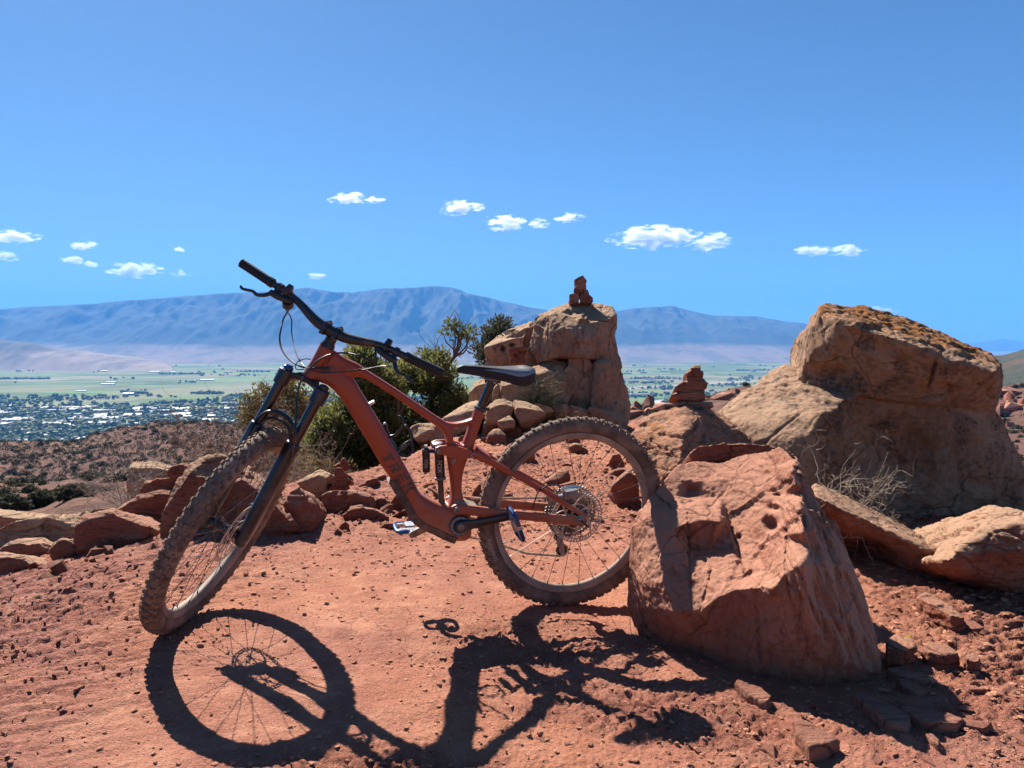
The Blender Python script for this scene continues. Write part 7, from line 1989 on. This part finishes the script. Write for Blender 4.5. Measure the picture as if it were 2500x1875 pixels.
# ================================================================== mountains
def mountain_material(name, forest, bare, fan, zf0, zf1):
    n = Nodes(name)
    sep = n.n('ShaderNodeSeparateXYZ'); n.l(n.tc.outputs['Object'], sep.inputs[0])
    nz = n.noise(.0007, 6, .62)
    hz = n.math('ADD', sep.outputs[2], n.math('MULTIPLY', n.math('SUBTRACT', nz, .5), 230))
    c = n.mix(n.mask(hz, zf0, zf1), fan, forest)
    p = n.mask(n.noise(.0018, 7, .7, n.mapping((1, .6, 1), loc=(900, 100, 0))), .60, .72)
    c = n.mix(n.math('MULTIPLY', p, .7), c, bare)
    c = n.mix(n.math('MULTIPLY', n.mask(n.noise(.0026, 6, .65, n.mapping((1, .35, 1))), .48, .6), .55), c, tuple(v * 1.4 for v in forest))
    c = n.mix(n.math('MULTIPLY', n.mask(n.noise(.006, 6, .7), .5, .7), .35), c, tuple(v * .6 for v in forest))
    n.color(c).rough(.95, .05)
    return n.m
SKY_F = [(-600, 700), (-200, 676), (0, 667), (60, 662), (100, 660), (200, 655), (270, 648), (330, 644), (430, 636), (500, 631), (560, 628), (610, 627), (640, 622), (665, 619), (690, 624), (720, 628), (760, 630), (800, 625), (830, 621), (870, 620), (900, 619), (930, 616), (950, 616), (980, 620), (1000, 626), (1010, 632), (1060, 642), (1085, 650), (1100, 652), (1150, 664), (1180, 668), (1230, 675), (1290, 676), (1330, 671), (1370, 664), (1410, 662), (1450, 659), (1480, 667), (1510, 675), (1540, 681), (1580, 682), (1630, 682), (1680, 691), (1740, 699), (1800, 706), (1900, 722), (2000, 745), (2100, 770), (2300, 800), (2600, 815), (3200, 815)]
def build_mountains():
    na, nr = 1000, 200
    px = np.linspace(-900, 3300, na)
    t = (px - W_PX / 2) / F_PX
    row = np.interp(px, [a * 1.13018 for a, b in SKY_F], [b * 1.13018 for a, b in SKY_F])
    row = row + 1.6 * fbm(np.c_[px / 34, 0 * px, 0 * px + 2], 4, .6)
    sl = np.array([row_slope(r) for r in row])
    YS = 14500.0
    top = sl * YS + CAM_Z
    u = np.linspace(0, 1.25, nr)
    Y = 7900 + (YS - 7900) * u
    T, U = np.meshgrid(t, u, indexing='ij'); Yg = np.broadcast_to(Y, T.shape)
    X = T * Yg
    wob = fbm(np.c_[X.ravel() / 2600, Yg.ravel() / 2600, 0 * X.ravel()], 3).reshape(X.shape)
    uu = U + .06 * wob * sstep(0, .1, U) * (1 - sstep(.8, 1, U))
    fanh = VALLEY_Z - 14 + 190 * sstep(0, .42, uu) ** 1.2
    rise = sstep(.30, 1.0, uu) ** .95
    z = fanh + (top[:, None] - fanh) * rise
    z = np.where(U > 1, top[:, None] - (U - 1) * 3500, z)
    sp = ridged(np.c_[X.ravel() / 1500, Yg.ravel() / 4200, 0 * X.ravel() + 3], 5, .55).reshape(X.shape)
    sp2 = ridged(np.c_[X.ravel() / 360, Yg.ravel() / 800, 0 * X.ravel() + 8], 3, .5).reshape(X.shape)
    env = sstep(.22, .5, U) * (1 - sstep(.90, 1.0, U))
    z = z + env * (230 * (sp - .7) + 105 * (sp2 - .3)) * np.clip((top[:, None] + 250) / 1000, .2, 1.2)
    z = np.minimum(z, (sl[:, None] * Yg + CAM_Z) * np.where(U < 1, .985, 1) - np.where(U < .97, 6, 0))
    z = np.maximum(z, VALLEY_Z - 15)
    M = mountain_material('hazy_mountain', (0.050, 0.056, 0.042), (0.20, 0.16, 0.125), (0.20, 0.150, 0.110), -95, -35)
    link('mountains', mesh_from_grid('mountains', np.c_[X.ravel(), Yg.ravel(), z.ravel()], na, nr), M, kind='structure', label='long blue mountain range closing the valley')
build_mountains()
def ridge(name, label, sky, Yc, depth, base, mat, amp, na=320, nr=60, seed=0):
    px = np.linspace(sky[0][0], sky[-1][0], na); t = (px - W_PX / 2) / F_PX
    row = np.interp(px, [a for a, b in sky], [b for a, b in sky])
    top = np.array([row_slope(r) for r in row]) * Yc + CAM_Z
    u = np.linspace(0, 2, nr); T, U = np.meshgrid(t, u, indexing='ij'); Y = Yc + (U - 1) * depth; X = T * Y
    prof = np.sin(np.clip(U, 0, 2) * math.pi / 2) ** 1.25
    n_ = ridged(np.c_[X.ravel() / (depth * .5), Y.ravel() / (depth * 1.2), 0 * X.ravel() + seed], 5, .55).reshape(X.shape)
    z = base + (top[:, None] - base) * prof + amp * (n_ - .6) * np.sin(U * math.pi / 2) * np.abs(1 - U) ** .4
    link(name, mesh_from_grid(name, np.c_[X.ravel(), Y.ravel(), z.ravel()], na, nr), mat, kind='structure', label=label)
M_FOOT = mountain_material('foothill', (0.105, 0.095, 0.075), (0.26, 0.19, 0.14), (0.30, 0.225, 0.165), -150, -40)
ridge('foothill', 'low bare foothill at the left edge of the valley', [(-700, 800), (-300, 815), (0, 836), (60, 840), (120, 852), (200, 863), (240, 869), (300, 878), (380, 890), (420, 900)], 6900, 700, VALLEY_Z - 8, M_FOOT, 60, seed=4)
M_FARM = mountain_material('far_mountain', (0.06, 0.065, 0.06), (0.12, 0.11, 0.10), (0.12, 0.11, 0.10), -3000, -2000)
ridge('distant_peak', 'pale blue distant peak right of the big boulder', [(2150, 862), (2250, 858), (2370, 842), (2400, 838), (2430, 834), (2445, 830), (2460, 833), (2480, 837), (2540, 840), (2700, 838), (3000, 850), (3400, 850)], 24000, 3000, -300, M_FARM, 120, seed=6)

# ================================================================== air
HZ = bpy.data.materials.new('valley_air'); HZ.use_nodes = True
t_ = HZ.node_tree; t_.nodes.clear()
ho = t_.nodes.new('ShaderNodeOutputMaterial'); hv = t_.nodes.new('ShaderNodeVolumePrincipled')
hv.inputs['Color'].default_value = (0.12, 0.42, 1.0, 1); hv.inputs['Density'].default_value = 5.6e-5; hv.inputs['Anisotropy'].default_value = 0.0
t_.links.new(hv.outputs[0], ho.inputs['Volume'])
mb = MB(); mb.box([0, 12500, (VALLEY_Z - 16 + 1750) / 2], [27000, 18000, (1750 - (VALLEY_Z - 16)) / 2])
link('haze', mb.mesh('haze', False), HZ, None, 'blue air between the knoll and the mountains', 'haze', kind='stuff')

# ================================================================== clouds, beyond the hazy air
def cloud_material(name, half, seed, dens):
    m = bpy.data.materials.new(name); m.use_nodes = True
    t = m.node_tree; t.nodes.clear()
    o = t.nodes.new('ShaderNodeOutputMaterial'); v = t.nodes.new('ShaderNodeVolumePrincipled')
    tc = t.nodes.new('ShaderNodeTexCoord')
    ma = t.nodes.new('ShaderNodeMapping'); ma.inputs['Scale'].default_value = (.55 / 1000., .55 / 1000., 1.7 / 1000.); ma.inputs['Location'].default_value = (seed * 3.1, seed, seed * 1.7)
    t.links.new(tc.outputs['Object'], ma.inputs[0])
    nz = t.nodes.new('ShaderNodeTexNoise'); nz.inputs['Scale'].default_value = 2.6; nz.inputs['Detail'].default_value = 6; nz.inputs['Roughness'].default_value = .68
    t.links.new(ma.outputs[0], nz.inputs['Vector'])
    # falloff inside the ellipsoid
    ms = t.nodes.new('ShaderNodeMapping'); ms.inputs['Scale'].default_value = (1 / half[0], 1 / half[1], 1 / half[2]); t.links.new(tc.outputs['Object'], ms.inputs[0])
    ln = t.nodes.new('ShaderNodeVectorMath'); ln.operation = 'LENGTH'; t.links.new(ms.outputs[0], ln.inputs[0])
    def mth(op, a, b):
        n = t.nodes.new('ShaderNodeMath'); n.operation = op
        for i, x in enumerate((a, b)):
            if isinstance(x, bpy.types.NodeSocket): t.links.new(x, n.inputs[i])
            else: n.inputs[i].default_value = x
        return n.outputs[0]
    f = mth('SUBTRACT', mth('ADD', mth('MULTIPLY', mth('SUBTRACT', nz.outputs[0], .5), 3.6), 1.02), mth('MULTIPLY', ln.outputs['Value'], .95))
    mr = t.nodes.new('ShaderNodeMapRange'); mr.interpolation_type = 'SMOOTHSTEP'; mr.inputs[1].default_value = .36; mr.inputs[2].default_value = .78; mr.inputs[3].default_value = 0; mr.inputs[4].default_value = dens
    t.links.new(f, mr.inputs[0]); t.links.new(mr.outputs[0], v.inputs['Density'])
    v.inputs['Color'].default_value = (1, 1, 1, 1); v.inputs['Anisotropy'].default_value = .3
    t.links.new(v.outputs[0], o.inputs['Volume'])
    return m
CL_Y = 36000.0
CLOUDS = [(712, 415, 790, 445, 'puffy white cloud left of the sky centre'), (780, 424, 836, 440, 'wisp trailing off the puffy cloud'), (946, 432, 1042, 465, 'compact white cloud near the sky centre'), (1048, 462, 1142, 500, 'ragged cloud right of the compact one'), (1135, 470, 1195, 496, 'small end puff of the ragged cloud'),
          (1200, 460, 1265, 484, 'little cloud above the tall cairn'), (1318, 488, 1512, 538, 'largest white cloud right of the tall cairn'), (1490, 500, 1582, 545, 'right lobe of the largest cloud'), (1718, 530, 1800, 556, 'thin cloud left of the big boulder'), (1785, 530, 1872, 555, 'thin cloud trailing right towards the big boulder'),
          (-40, 498, 88, 526, 'flat cloud at the left frame edge'), (-40, 540, 40, 570, 'cloud cut by the left frame edge'), (140, 518, 212, 540, 'small cloud above its twin on the left'), (132, 553, 188, 570, 'small lens cloud low on the left'), (176, 562, 222, 582, 'small square cloud low on the left'), (230, 565, 355, 600, 'long ragged cloud low on the left'), (368, 582, 418, 600, 'tiny cloud left of the handlebar'), (370, 532, 400, 546, 'faint wisp above the tiny cloud'), (660, 590, 708, 604, 'tiny cloud just above the mountain crest'), (1860, 662, 1935, 690, 'cloud peeking over the big boulder')]
for i, (x0, y0, x1, y1, lab) in enumerate(CLOUDS):
    a, b = P(*F(x0, y0), CL_Y), P(*F(x1, y1), CL_Y)
    c = (a + b) / 2; half = np.array([abs(b[0] - a[0]) / 2 * 1.12, max(abs(b[0] - a[0]) * .3, 350), abs(a[2] - b[2]) / 2 * 1.1])
    mb = MB()
    s_ = 12; th = np.linspace(0, 2 * math.pi, 20, endpoint=False)
    mb.rings([np.c_[half[0] * math.sin(p) * np.cos(th), half[1] * math.sin(p) * np.sin(th), np.full(20, -half[2] * math.cos(p))] * 1.05 for p in np.linspace(.06, math.pi - .06, s_)])
    link('cloud', mb.mesh('cloud'), cloud_material('cloud_vapour', half, i + 1.3, .008), None, lab, 'cloud', 'small fair-weather clouds', loc=c)
